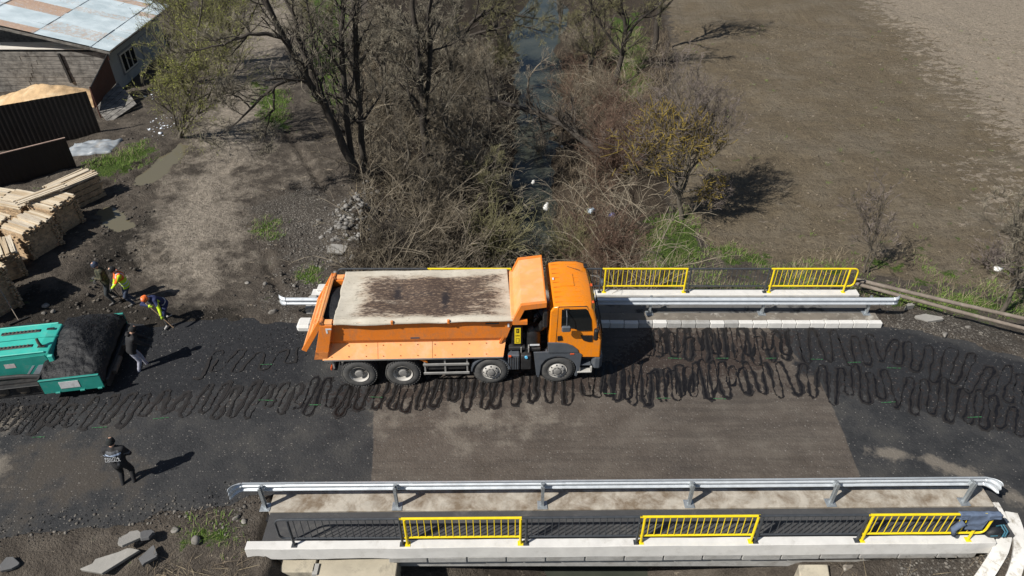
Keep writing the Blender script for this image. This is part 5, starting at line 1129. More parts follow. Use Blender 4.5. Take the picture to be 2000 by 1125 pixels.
    rel = fc - np.array(hip); h_ = rel @ np.array(up)
    mi[(mi == T) & (h_ > -.10) ] = J
    for s_ in (-1, 1):
        e = np.array(hd + hfw * .088 + rt * s_ * .033 + hup * .012); mi[(np.linalg.norm(fc - e, axis=1) < .016)] = EY
    if band:
        mi = band(fc, mi, dict(hip=np.array(hip), up=np.array(up), rt=np.array(rt), fw=np.array(fw), C=C, h=h_))
    me.materials.clear()
    for m_ in mats[:4] + [M_SKIN, M_EYE] + mats[4:]: me.materials.append(m_)
    me.polygons.foreach_set('material_index', mi.astype(np.int32)); bodyo = finish('body', me, root, 'all')
    # gloved hands: palm, four curled fingers and a thumb
    for wr, dr, s_ in glv:
        mb = MB(); sd = dr.cross(Vector((0, 0, 1))); sd = sd.normalized() if sd.length > .1 else Vector((1, 0, 0)); pn = sd.cross(dr).normalized()
        mb.tube([wr - dr * .03, wr + dr * .02, wr + dr * .07, wr + dr * .095], [.036, .040, .044, .034], 10)
        for k in range(4):
            o_ = sd * (-.030 + .020 * k); l_ = (.062, .074, .070, .055)[k]; p0 = wr + dr * .085 + o_
            mb.tube([p0, p0 + dr * l_ * .45 - pn * .006, p0 + dr * l_ * .75 - pn * .03, p0 + dr * l_ * .72 - pn * .055], [.0115, .011, .010, .008], 6)
        p0 = wr + dr * .03 + sd * .036 * s_; mb.tube([p0, p0 + dr * .03 + sd * .022 * s_ - pn * .01, p0 + dr * .055 + sd * .02 * s_ - pn * .03], [.014, .013, .009], 6)
        mb.obj('hand', mats[3], root, smooth='all')
    if hat is not None:
        mb = MB(); prof = [(.088, -.055), (.104, -.02), (.110, .0), (.112, .03), (.104, .075), (.08, .112), (.045, .13), (.0, .136)]
        Rm = Matrix((rt, hfw, hup)).transposed().to_4x4(); mb.lathe(prof, Matrix.Translation(hd + hup * .012 - hfw * .008) @ Rm @ Matrix.Diagonal((.93, 1.05, 1.0, 1)), 20); mb.lathe([(.112, -.012), (.118, -.008), (.118, .03), (.112, .034)], Matrix.Translation(hd + hup * .012 - hfw * .008) @ Rm @ Matrix.Diagonal((.93, 1.05, 1.0, 1)), 20)
        ho = mb.obj('knit_hat', hat, root, smooth=True)
    if hood:
        mb = MB(); mb.tube([nk + up * .02 - fw * .10 + rt * -.09, nk + up * .00 - fw * .13, nk + up * .02 - fw * .10 + rt * .09], [.045, .06, .045], 10); mb.obj('hood', mats[0], root, smooth='all')
    if text_back:
        ctr = hip + up * .36 - fw * (.175 * B + .012); Rm = Matrix((rt, up, -fw)).transposed().to_4x4()
        for k, (line, dz) in enumerate(text_back):
            o = text(line, .10, M_TAPE, root, (0, 0, 0), (0, 0, 0)); o.matrix_local = Matrix.Translation(ctr + up * dz - fw * (.004 * k)) @ Rm
    return root
def skirt(m): return m
M_CAMO = None
cm, nt, N, L, P = _nodes('camouflage_cloth'); v_ = ramp(nt, noise(nt, 9, 3, .6), [(.36, (.018, .02, .012)), (.46, (.045, .048, .025)), (.55, (.085, .07, .042)), (.64, (.02, .018, .014))], 'CONSTANT'); L.new(v_, P.inputs['Base Color']); P.inputs['Roughness'].default_value = .9; M_CAMO = cm
cl = lambda n, c, r=.85: mat(n, c, r, var=.18, vscale=9, bstr=.2, bscale=60)
C_DARKTR, C_BLACK, C_NAVY, C_HIVIS, C_ORANGE, C_GREYTR, C_BOOT, C_REFL = cl('dark_trousers', (.030, .036, .040)), cl('black_cloth', (.016, .016, .018)), cl('navy_cloth', (.018, .026, .085)), cl('hi_vis_yellow', (.52, .72, .02)), cl('hi_vis_orange', (.85, .13, .02)), cl('light_grey_trousers', (.34, .35, .42)), cl('dusty_boots', (.16, .15, .14)), cl('reflective_strip', (.52, .56, .60), .4)
C_GLOVE, C_DGLOVE, C_JEAN, C_SHOE, C_PANEL = cl('yellow_green_gloves', (.42, .60, .04)), cl('dark_gloves', (.05, .05, .048)), cl('dark_jeans', (.05, .065, .10)), cl('pale_shoes', (.38, .37, .35)), cl('grey_panel_cloth', (.085, .09, .10))
def yaw_of(dx, dy): return math.atan2(-dx, dy)        # root turn so local +y faces (dx,dy)
def hv_band(fc, mi, d):
    h = d['h']; j = mi == 0; mi = mi.copy()
    mi[j & (h > .30)] = 7; mi[j & (np.abs(h - .12) < .03)] = 6; mi[j & (np.abs(h - .0) < .022)] = 6
    v = fc - d['hip']; r = v @ d['rt']; core = np.abs(r) < .20
    mi[j & (h > .28) & (np.abs(np.abs(r) - .10) < .026) & core] = 6
    arm = j & (np.abs(r) > .215) ; mi[arm] = 0; mi[arm & (np.abs(h - .20) < .028)] = 6; mi[arm & (np.abs(h - .08) < .022)] = 6
    return mi
def navy_band(fc, mi, d):
    h = d['h']; j = mi == 0; mi = mi.copy(); r = (fc - d['hip']) @ d['rt']; arm = j & (np.abs(r) > .205)
    mi[arm & (h > .26) & (h < .44)] = 7; z = fc[:, 2]; mi[arm & (h <= .16) & (h > .11)] = 6; mi[j & ~arm & (np.abs(h - .05) < .022)] = 6
    return mi
def police_band(fc, mi, d):
    h = d['h']; j = mi == 0; mi = mi.copy(); r = (fc - d['hip']) @ d['rt']; f = (fc - d['hip']) @ d['fw']
    mi[j & (np.abs(r) < .2) & (np.abs(h - .405 - .05 * r) < .024)] = 6; mi[j & (np.abs(r - .10 - .35 * (h - .2)) < .03) & (h < .38) & (h > .02) & (f < 0)] = 7; mi[j & (np.abs(r) < .16) & (h > .44) & (h < .52) & (f < 0)] = 7
    arm = j & (np.abs(r) > .22); mi[arm & (r < 0) & (h > .12) & (h < .30) & (f < .02)] = 6; mi[arm & (r > 0) & (np.abs(h - .3) < .03)] = 7
    return mi
p1 = gt(222, 588)
person(p1, yaw_of(-.75, -.65), 'person in camouflage jacket and navy knit hat, arms folded, by the timber', [M_CAMO, C_DARKTR, C_BOOT, C_DGLOVE], hip=(0, 0, .93), lean=.10, hands=[(.04, .26, 1.12), (-.05, .27, 1.10)], feet=[(-.20, .06, 0, -.2), (.17, -.10, 0, .3)], hat=cl('navy_hat', (.03, .045, .08)), head_pitch=.35, bulk=1.08)
p2 = gt(259, 593)
person(p2, yaw_of(-.75, -.65), 'person in orange and yellow hi-vis jacket and black hat resting on a shovel', [C_HIVIS, C_JEAN, C_BOOT, C_DGLOVE, C_REFL, C_ORANGE], hip=(0, -.02, .90), lean=.24, hands=[(-.06, .44, .92), (.12, .38, .78)], feet=[(-.12, .04, 0, -.1), (.14, -.06, 0, .3)], hat=cl('black_hat', (.012, .012, .013)), head_pitch=.45, band=hv_band, bulk=1.02)
p3 = gt(327, 630)
W3 = lambda v: Matrix.Rotation(-yaw_of(-.35, -.94), 4, 'Z') @ (Vector(v) - p3)
hl, hr_ = Vector(at(290, 597, p3.y - .30)), Vector(at(316, 619, p3.y - .52))
person(p3, yaw_of(-.35, -.94), 'stooping person in navy work jacket and orange knit hat shovelling beside the road', [C_NAVY, C_DARKTR, C_SHOE, C_GLOVE, C_REFL, C_HIVIS], hip=(0, -.10, .86), lean=.80, side=.10, hands=[tuple(W3(hr_)), tuple(W3(hl))], feet=[(-.18, .22, 0, -.2), (.16, -.26, 0, .3)], hat=cl('orange_hat', (.80, .16, .03)), head_pitch=.25, band=navy_band, poles=[(-1, -.2, .4), (1, -.2, .4)])
p4 = gt(281, 722)
person(p4, yaw_of(.82, .57), 'person in black hooded top and light grey trousers leaning beside the paver hopper', [C_BLACK, C_GREYTR, C_SHOE, C_DGLOVE], hip=(0, -.10, .95), lean=.30, hands=[(-.16, .44, 1.02), (.16, .42, .92)], feet=[(-.12, .20, 0, -.1), (.12, -.10, 0, .1)], hat=cl('black_cap', (.012, .012, .012)), head_pitch=.3, hood=True, bulk=1.06)
p5 = gt(254, 946)
person(p5, yaw_of(-.12, 1), 'person in black jacket with white stripe and lettering on the back, standing on the road', [C_BLACK, C_BLACK, C_BOOT, C_DGLOVE, cl('white_blue_stripe', (.40, .48, .62), .5), C_PANEL], hip=(0, 0, .93), lean=.06, hands=[(-.10, .22, .98), (.12, .22, .98)], feet=[(-.13, -.02, 0, -.15), (.15, .03, 0, .2)], hat=cl('black_beanie', (.010, .012, .012)), head_pitch=.25, band=police_band, bulk=1.12, text_back=[('POLIȚIA', -.01), ('LOCALĂ', -.09)], poles=[(-1, -.35, .0), (1, -.35, .0)])
# tools
def shovel(a, b, label, m):
    a, b = Vector(a), Vector(b); root = tag(empty('shovel', b), label, 'shovel'); d = (b - a).normalized()
    MB().tube([a - b, -d * .05], .018, 8).obj('handle', m, root, smooth=True)
    sd = d.cross(Vector((0, 0, 1))).normalized(); nn = sd.cross(d); mb = MB(); n = 7; V = []
    for i in range(n):
        t = i / (n - 1); w = .13 * (1 - .25 * t ** 3); 
        for k in range(5):
            s_ = -1 + k * .5; V.append(tuple(d * (.30 * t - .06) + sd * w * s_ + nn * (.035 * s_ * s_ - .02)))
    mb.add(V, [(i * 5 + k, i * 5 + k + 1, i * 5 + 6 + k, i * 5 + 5 + k) for i in range(n - 1) for k in range(4)]); o = mb.obj('blade', M_RUST, root, smooth='all'); o.modifiers.new('thick', 'SOLIDIFY').thickness = .008
    return root
hs = (hl - hr_).normalized(); e_ = gt(342, 644) + Vector((0, 0, .06))
shovel(hl + (hl - e_).normalized() * .12, e_, 'shovel with pale wooden handle held by the stooping person', mat('pale_handle', (.50, .34, .21), .6))
e2 = gt(241, 590) + Vector((0, 0, .12)); R2 = Matrix.Rotation(yaw_of(-.75, -.65), 4, 'Z'); t2 = p2 + R2 @ Vector((.0, .44, 1.04)); shovel(t2, e2, 'shovel held upright by the person in the hi-vis jacket', mat('dark_handle', (.10, .075, .055), .6))
# ------------------------------------------------------------------ TREES, SHRUBS, THICKET
def nrmz(a): return a / (np.linalg.norm(a, axis=-1, keepdims=True) + 1e-9)
def resample(pts, k):
    p_ = np.array(pts, float); d = np.r_[0, np.cumsum(np.linalg.norm(np.diff(p_, axis=0), axis=1))]; t = np.linspace(0, d[-1], k)
    q = np.stack([np.interp(t, d, p_[:, i]) for i in range(3)], 1)
    for _ in range(2): q[1:-1] = (q[:-2] + 2 * q[1:-1] + q[2:]) / 4
    return q
def kids(P, R, n, t0, lenf, ang, k, trop, wig, rs, rf=.55, lmin=.15, t1=1.0, taper=.35, axisbias=None):
    N_, K_, _ = P.shape; t = rs.uniform(t0, t1, (N_, n)) * (K_ - 1); i0 = np.clip(np.floor(t).astype(int), 0, K_ - 2); f = (t - i0)[..., None]; r_ = np.arange(N_)[:, None]
    pos = P[r_, i0] * (1 - f) + P[r_, i0 + 1] * f; d = nrmz(P[r_, i0 + 1] - P[r_, i0]); rad = R[r_, i0] * (1 - f[..., 0]) + R[r_, i0 + 1] * f[..., 0]
    Lp = np.linalg.norm(np.diff(P, axis=1), axis=2).sum(1)[:, None]; Ln = np.maximum(Lp * lenf * rs.uniform(.55, 1.25, (N_, n)) * (1.2 - .6 * t / (K_ - 1)), lmin)
    rnd = nrmz(rs.normal(size=(N_, n, 3))); perp = nrmz(rnd - d * (rnd * d).sum(-1, keepdims=True)); a = ang * rs.uniform(.6, 1.3, (N_, n, 1)); c = nrmz(d * np.cos(a) + perp * np.sin(a))
    pos = pos.reshape(-1, 3); c = c.reshape(-1, 3); Ln = Ln.reshape(-1); rad = np.minimum(rad.reshape(-1) * rf, .02 + Ln * .02)
    Q = np.empty((len(pos), k, 3)); Q[:, 0] = pos; step = Ln / (k - 1)
    for j in range(1, k):
        c = nrmz(c + wig * rs.normal(size=c.shape) + np.array([0, 0, trop])); Q[:, j] = Q[:, j - 1] + c * step[:, None]
    return Q, rad[:, None] * np.linspace(1, taper, k)[None]
def tubes(P, R, n):
    N_, K_, _ = P.shape; T = np.empty_like(P); T[:, 1:-1] = P[:, 2:] - P[:, :-2]; T[:, 0] = P[:, 1] - P[:, 0]; T[:, -1] = P[:, -1] - P[:, -2]; T = nrmz(T)
    ref = np.where(np.abs(T[:, :1, 2:3]) > .9, np.array([1., 0, 0]), np.array([0, 0, 1.])); U = nrmz(np.cross(T, np.broadcast_to(ref, T.shape))); W = np.cross(T, U)
    a = np.arange(n) * 2 * np.pi / n; V = P[:, :, None] + R[:, :, None, None] * (U[:, :, None] * np.cos(a)[:, None] + W[:, :, None] * np.sin(a)[:, None])
    base = (np.arange(N_) * K_ * n)[:, None, None] + (np.arange(K_ - 1) * n)[None, :, None]; j = np.arange(n)[None, None]; j2 = (np.arange(n)[None, None] + 1) % n
    F = np.stack([base + j, base + j2, base + n + j2, base + n + j], -1).reshape(-1, 4); return V.reshape(-1, 3), F
def join(parts):
    V = []; F = []; o = 0
    for v, f in parts: V.append(v); F.append(f + o); o += len(v)
    return np.concatenate(V), np.concatenate(F)
M_BARK = mat('dark_bark', (.040, .033, .027), .95, var=.35, vscale=4, dirt=(.085, .075, .060), dscale=5, dlo=.5, dhi=.75, bstr=.8, bscale=18)
M_BARKG = mat('grey_bark', (.11, .095, .075), .95, var=.3, vscale=5, dirt=(.05, .042, .035), dscale=5, dlo=.5, dhi=.75, bstr=.5, bscale=20)
def twig(name, a, b, sc=1.6):
    m, nt, N, L, P = _nodes(name); L.new(ramp(nt, noise(nt, sc, 3, .6), [(.35, a), (.65, b)]), P.inputs['Base Color']); P.inputs['Roughness'].default_value = .85; return m
T_GREY = twig('grey_twigs', (.10, .088, .066), (.32, .285, .215)); T_OLIVE = twig('olive_twigs', (.085, .08, .036), (.27, .25, .13)); T_PURP = twig('purple_grey_twigs', (.11, .09, .078), (.23, .19, .17))
T_YEL = twig('lichen_twigs', (.17, .125, .025), (.33, .24, .045), 1.2); T_RED = twig('red_brown_twigs', (.065, .038, .027), (.18, .115, .08)); T_DARK = twig('dark_twigs', (.030, .024, .019), (.090, .074, .058)); T_BROWN = twig('brown_twigs', (.065, .052, .037), (.25, .21, .15)); T_PALE = twig('pale_twigs', (.15, .13, .095), (.33, .28, .21))
L_BUD = twig('young_leaves', (.20, .24, .03), (.40, .42, .09), 2.0); L_IVY = twig('ivy_leaves', (.03, .075, .012), (.08, .15, .035), 2.0)
def leafquads(P, rs, size, per):
    Q = np.repeat(P.reshape(-1, 3), per, 0); n = len(Q); Q = Q + rs.normal(size=Q.shape) * size * .8; a = nrmz(rs.normal(size=(n, 3))); b = nrmz(np.cross(a, rs.normal(size=(n, 3)))); s_ = size * rs.uniform(.5, 1.3, (n, 1))
    V = np.stack([Q - a * s_, Q + b * s_ * .35, Q + a * s_, Q - b * s_ * .35], 1).reshape(-1, 3); return V, np.arange(4 * n).reshape(-1, 4)
def tree(name, label, base, trunks, seed, n1=14, n2=7, n3=5, n4=2, lean_trop=.05, bark=M_BARK, tw=T_GREY, l1=.42, l2=.5, l3=.5, l4=.55, leaf=None, leafm=None, lsize=.04, lper=2, t0=.25, rad=.16, group='bare trees', wig=.16, ang=.75, second=None, cat='tree', lichen=None):
    rs = np.random.RandomState(seed); b = Vector(base); root = tag(empty(name, b), label, cat, group); off = np.array(b)
    K_ = 12; P = np.stack([resample(t[0], K_) for t in trunks]); P[:, 1:-1] += rs.normal(size=P[:, 1:-1].shape) * .03; R = np.stack([np.linspace(t[1] * .78, t[2] * .7, K_) for t in trunks])
    P1, R1 = kids(P, R, n1, t0, l1, ang, 8, lean_trop, wig, rs, .5, .5); P2, R2 = kids(P1, R1, n2, .15, l2, .75, 6, lean_trop, wig, rs, .6, .3); P3, R3 = kids(P2, R2, n3, .15, l3, .7, 4, lean_trop * .6, wig * 1.1, rs, .6, .2); 
    np_mesh('trunk', *[(x - off if i == 0 else x) for i, x in enumerate(join([tubes(P, R, 9), tubes(P1, R1, 6)]))], bark, root, True)
    lim_ = np_mesh('limbs', *[(x - off if i == 0 else x) for i, x in enumerate(join([tubes(P2, np.maximum(R2, .007), 4)]))], bark if second is None else second, root); tag(lim_, kind='stuff')
    cr = [tubes(P3, np.maximum(R3, .0075), 3)]
    if n4: P4, R4 = kids(P3, R3, n4, .1, l4, .7, 3, lean_trop * .4, wig, rs, .65, .14); cr.append(tubes(P4, np.maximum(R4, .0052), 3))
    else: P4 = P3
    V, F = join(cr); tag(np_mesh('crown', V - off, F, tw, root), kind='stuff')
    if lichen is not None:
        PL, RL = kids(P2, R2, 7, .0, .55, .8, 4, .06, .2, rs, .7, .25); c0 = lichen; dd = PL[:, 0] - np.array(c0[:3]); pick = (np.linalg.norm(dd * [1, 1, 1.2], axis=1) < c0[3]) & (rs.rand(len(PL)) < .6); V, F = tubes(PL[pick], np.maximum(RL[pick], .014), 3); tag(np_mesh('lichen_twigs', V - off, F, T_YEL, root), kind='stuff')
    if leaf: V, F = leafquads(P4[:, 1:], rs, lsize, lper); tag(np_mesh('leaves', V - off, F, leafm, root), kind='stuff')
    return root
def tp(*q): return [at(*p_) for p_ in q]
b = gt(700, 352); Y = b.y
tree('leaning_tree', 'tall dark bare tree leaning left over the dirt track, forked low', b, [(tp((702, 356, Y), (668, 272, Y), (625, 190, Y - .4), (585, 130, Y - .8), (548, 60, Y - 1.1), (505, -30, Y - 1.4)), .26, .13),
    (tp((640, 215, Y - .2), (606, 140, Y + .4), (585, 70, Y + .6), (555, -20, Y + .8)), .17, .09), (tp((598, 150, Y - .7), (560, 152, Y - 1.3), (520, 178, Y - 1.8), (492, 212, Y - 2.1), (455, 245, Y - 2.3), (415, 275, Y - 2.4)), .11, .02), (tp((535, 168, Y - 1.6), (535, 205, Y - 1.5), (522, 240, Y - 1.4), (515, 285, Y - 1.3)), .07, .015), (tp((556, 75, Y - 1), (520, 62, Y - 1.4), (480, 70, Y - 1.9), (420, 92, Y - 2.4), (360, 105, Y - 2.8)), .12, .02), (tp((492, 212, Y - 2.1), (468, 190, Y - 2.3), (430, 180, Y - 2.5)), .05, .012)], 3, n1=10, n2=6, n3=5, n4=2, l1=.30, tw=T_GREY, t0=.3)
b = gt(683, 345); Y = b.y
tree('bare_tree', 'straight dark bare trunk just right of the leaning tree', b, [(tp((690, 345, Y), (678, 230, Y), (668, 110, Y + .2), (668, 20, Y + .3), (672, -60, Y)), .2, .12)], 5, n1=22, n2=6, n3=5, l1=.24, t0=.2)
b = gt(707, 335); Y = b.y
tree('bare_tree', 'straight dark bare trunk with a branch arching right toward the stream', b, [(tp((712, 335, Y), (703, 220, Y), (694, 110, Y), (690, 0, Y), (688, -70, Y)), .2, .12), (tp((700, 130, Y), (715, 100, Y - .3), (745, 88, Y - .6), (775, 70, Y - .8), (800, 55, Y - 1)), .1, .03)], 6, n1=18, n2=6, n3=5, l1=.24, t0=.2)
b = gt(655, 250); Y = b.y
tree('bare_tree', 'thin bare tree between the dirt track and the dark trunks', b, [(tp((656, 250, Y), (635, 170, Y), (615, 90, Y), (600, 10, Y), (590, -60, Y)), .12, .05)], 7, n1=18, n2=6, n3=5, l1=.28, second=M_BARKG)
b = gt(830, 300); Y = b.y
tree('bare_tree', 'big bare twin-stemmed tree on the left bank above the stream', b, [(tp((832, 300, Y), (826, 220, Y), (818, 120, Y), (808, 20, Y), (800, -60, Y)), .26, .14), (tp((826, 235, Y), (842, 120, Y + .5), (838, 20, Y + .6), (845, -60, Y + .7)), .17, .1), (tp((815, 60, Y), (760, 40, Y), (715, 55, Y - .4), (690, 80, Y - .5)), .09, .02)], 8, n1=16, n2=7, n3=5, l1=.26, t0=.15)
b = gt(905, 110); Y = b.y
tree('spreading_tree', 'dark spreading tree at the top whose limbs reach right over the stream', b, [(tp((900, 112, Y), (905, 60, Y), (935, 25, Y), (985, 22, Y), (1040, 40, Y), (1085, 30, Y)), .22, .04), (tp((905, 70, Y), (950, 62, Y - .5), (1010, 45, Y - .5), (1075, 65, Y)), .14, .03), (tp((900, 112, Y), (890, 40, Y), (880, -40, Y)), .22, .12), (tp((940, 28, Y), (985, 0, Y), (1040, -30, Y)), .12, .04)], 9, n1=16, n2=7, n3=5, l1=.34, t0=.15, tw=T_OLIVE)
b = gt(1215, 165); Y = b.y
tree('ivy_tree', 'dark slanting tree with green top by the field edge', b, [(tp((1200, 165, Y), (1215, 110, Y), (1225, 60, Y), (1212, 10, Y), (1205, -40, Y)), .24, .12), (tp((1222, 75, Y), (1245, 40, Y), (1290, 10, Y), (1330, -30, Y)), .14, .06), (tp((1215, 105, Y), (1180, 60, Y), (1150, 10, Y), (1140, -40, Y)), .12, .05)], 10, n1=16, n2=6, n3=5, l1=.36, leaf=None, tw=T_OLIVE)
# trees standing just above the frame whose branch shadows fall on the field
tree('bare_tree', 'bare tree at the top edge casting branched shadows over the field', (10.0, 50.5, zt(10, 50.5)), [([(10, 50.5, -1), (10.2, 50.8, 2.5), (9.6, 51.2, 5.5), (9.8, 51.5, 8)], .26, .07), ([(10.1, 50.6, 2), (11.5, 51, 5), (12, 51.6, 7.5)], .15, .05)], 11, n1=16, n2=6, n3=4, n4=3, l1=.42)
# lichen tree
b = gt(1331, 430); Y = b.y
tree('lichen_tree', 'rounded bare tree with yellow lichen twigs at the edge of the ploughed field', b, [(tp((1331, 432, Y), (1330, 400, Y), (1326, 372, Y), (1322, 330, Y + .1), (1328, 270, Y + .3), (1335, 200, Y + .3)), .15, .03), (tp((1329, 385, Y), (1300, 345, Y - .4), (1272, 310, Y - .6), (1250, 290, Y - .7)), .09, .02), (tp((1330, 380, Y), (1350, 330, Y + .5), (1385, 280, Y + .8), (1405, 240, Y + 1)), .09, .02), (tp((1326, 372, Y), (1310, 310, Y + .6), (1300, 240, Y + 1)), .08, .02), (tp((1328, 365, Y), (1350, 300, Y - .6), (1362, 240, Y - .8)), .08, .02), (tp((1324, 345, Y), (1345, 270, Y + 1.3), (1370, 200, Y + 1.5)), .07, .02), (tp((1330, 378, Y), (1360, 365, Y), (1395, 378, Y - .2)), .05, .012)],
     12, n1=13, n2=6, n3=5, n4=2, l1=.62, l2=.55, bark=M_BARKG, tw=T_PURP, t0=.3, lean_trop=.13, lichen=tuple(at(1300, 320, Y)) + (2.9,))
b = gt(1692, 532); Y = b.y
tree('sapling', 'small bare sapling beside the yellow railing end', b, [(tp((1688, 532, Y), (1700, 485, Y), (1715, 430, Y), (1728, 370, Y)), .05, .012), (tp((1694, 535, Y), (1712, 480, Y - .1), (1735, 440, Y - .2), (1750, 415, Y - .3)), .04, .01), (tp((1703, 475, Y), (1690, 430, Y), (1668, 385, Y)), .03, .008)], 13, n1=10, n2=5, n3=4, n4=0, l1=.4, bark=M_BARKG, tw=T_PURP, group='small bare trees', lean_trop=.1)
b = gt(1957, 612); Y = b.y
tree('sapling', 'bare crooked tree at the right edge beyond the long poles', b, [(tp((1953, 614, Y), (1970, 580, Y), (1995, 545, Y), (2025, 500, Y), (2040, 440, Y)), .11, .04), (tp((1985, 560, Y), (1990, 500, Y), (1985, 440, Y), (1970, 395, Y)), .05, .012), (tp((2000, 540, Y), (2005, 480, Y + .3), (2000, 420, Y + .4)), .05, .012)], 14, n1=10, n2=6, n3=5, n4=2, l1=.42, bark=M_BARKG, tw=T_GREY, group='small bare trees', lean_trop=.08)
# budding willows by the shed
for px, py, hts, sd, lab in ((352, 268, [(372, 180), (385, 90), (395, 0)], 21, 'budding willow with yellow-green shoots in front of the shed wall'), (352, 160, [(352, 80), (350, 10), (345, -60)], 22, 'budding willow with yellow-green shoots behind the shed corner'), (430, 120, [(450, 60), (440, 0), (430, -60)], 23, 'budding willow at the top beside the dirt track')):
    b = gt(px, py); Y = b.y; tr0 = [(px, py, Y)] + [(a, c, Y - .4) for a, c in hts]
    br = [(tp(*tr0), .16, .05), (tp((px, py, Y), (px - 18, py - 60, Y - .6), (px - 12, py - 130, Y - 1)), .09, .03), (tp((px, py, Y), (px + 50, py - 70, Y - .8), (px + 95, py - 150, Y - 1.2)), .11, .03), (tp((px, py, Y), (px + 10, py - 60, Y - 1.5), (px + 30, py - 110, Y - 2.4)), .08, .02)]
    tree('budding_willow', lab, b, br, sd, n1=11, n2=6, n3=5, n4=3, l1=.55, l2=.6, l3=.6, tw=T_OLIVE, leaf=True, leafm=L_BUD, lsize=.034, lper=1, lean_trop=.12, group='budding willows', t0=.1, bark=M_BARKG)
# crooked pale stem and fallen trunk over the stream
b = gt(1040, 235); Y = b.y
tree('broken_tree', 'pale crooked dead stem standing in the stream', b, [(tp((1040, 240, Y), (1036, 200, Y), (1030, 165, Y), (1032, 148, Y), (1050, 125, Y), (1072, 112, Y)), .10, .04)], 31, n1=6, n2=4, n3=3, n4=0, l1=.35, bark=mat('pale_dead_bark', (.20, .165, .125), .9, var=.2), tw=T_PALE, group='dead wood', t0=.5)
fa, fb = Vector(at(1000, 205, 38.5)), gt(1195, 330); lg = tag(empty('fallen_tree', fb), 'dark leaning trunk fallen across the stream', 'fallen tree')
fp = resample([tuple(fb + Vector((.3, -.8, .1))), tuple(fb + Vector((-.4, .6, .6))), tuple(at(1150, 285, 34.5)), tuple(at(1095, 235, 36.2)), tuple(fa), tuple(at(940, 190, 39.5))], 14)
V, F = tubes(fp[None], np.linspace(.24, .07, 14)[None], 9); np_mesh('trunk', V - np.array(fb), F, M_BARK, lg, True)
rs = np.random.RandomState(5); P1, R1 = kids(fp[None], np.linspace(.24, .07, 14)[None], 26, .2, .22, .9, 7, .08, .2, rs); P2, R2 = kids(P1, R1, 7, .1, .5, .7, 4, .03, .2, rs); P3, R3 = kids(P2, R2, 5, .1, .5, .7, 3, .03, .2, rs)
V, F = join([tubes(P1, R1, 5), tubes(P2, np.maximum(R2, .008), 3), tubes(P3, np.maximum(R3, .005), 3)]); np_mesh('branches', V - np.array(fb), F, T_DARK, lg)
# more bare trees filling the ravine: two source trees, copied
def src_tree(seed, H_, label, px, py, **k):
    b = gt(px, py); o = np.array(b); r = np.random.RandomState(seed); j = lambda s_: r.normal(size=3) * s_ * np.array([1, 1, .3])
    tr_ = [([o, o + [0, 0, H_ * .3] + j(.2), o + [0, 0, H_ * .65] + j(.45), o + [0, 0, H_] + j(.7)], .15, .03), ([o + [0, 0, H_ * .12], o + [.5, .2, H_ * .45] + j(.3), o + [1.2, .3, H_ * .85] + j(.5)], .10, .02), ([o + [0, 0, H_ * .1], o + [-.6, -.2, H_ * .4] + j(.3), o + [-1.3, -.4, H_ * .75] + j(.5)], .09, .02)]
    return tree('bare_tree', label, b, [([np.asarray(q) for q in a], c, d) for a, c, d in tr_], seed, n1=13, n2=6, n3=5, n4=2, l1=.36, l2=.5, t0=.12, group='bare trees in the ravine', cat='tree', lean_trop=.10, bark=M_BARKG, **k)
sA = src_tree(91, 6.0, 'grey bare tree on the left bank straight above the truck tailgate', 765, 250, tw=T_GREY); sB = src_tree(92, 5.0, 'brownish bare tree at the water edge above the truck bed', 905, 330, tw=T_BROWN); sC = src_tree(93, 5.5, 'olive-twigged bare tree on the right bank near the top', 1150, 150, tw=T_OLIVE)
for s0, px, py, rz_, sc, lab in ((sA, 880, 180, 1.2, 1.0, 'grey bare tree right of the twin-stemmed tree'), (sB, 790, 380, 2.2, .8, 'low brownish bare tree near the rubble mound'), (sB, 745, 150, 4.0, 1.1, 'brownish bare tree behind the straight dark trunks'), (sA, 955, 240, 2.9, .8, 'small grey bare tree leaning over the left waterline'), (sC, 960, 420, .8, .62, 'low olive-twigged tree close behind the truck bed'), (sC, 970, 70, 3.3, 1.0, 'olive-twigged tree in the stream bend at the top'), (sA, 1095, 60, 5.1, .9, 'grey bare tree right of the stream at the top edge'), (sC, 650, 110, 2.0, .8, 'olive-twigged tree at the edge of the dirt track'), (sB, 1130, 300, 5.5, .55, 'low brownish tree on the right waterline'), (sB, 850, 440, .4, .6, 'low brownish tree just above the far railing')):
    c_ = copy_as(s0, lab, gt(px, py), rz_); c_.scale = (sc, sc, sc)
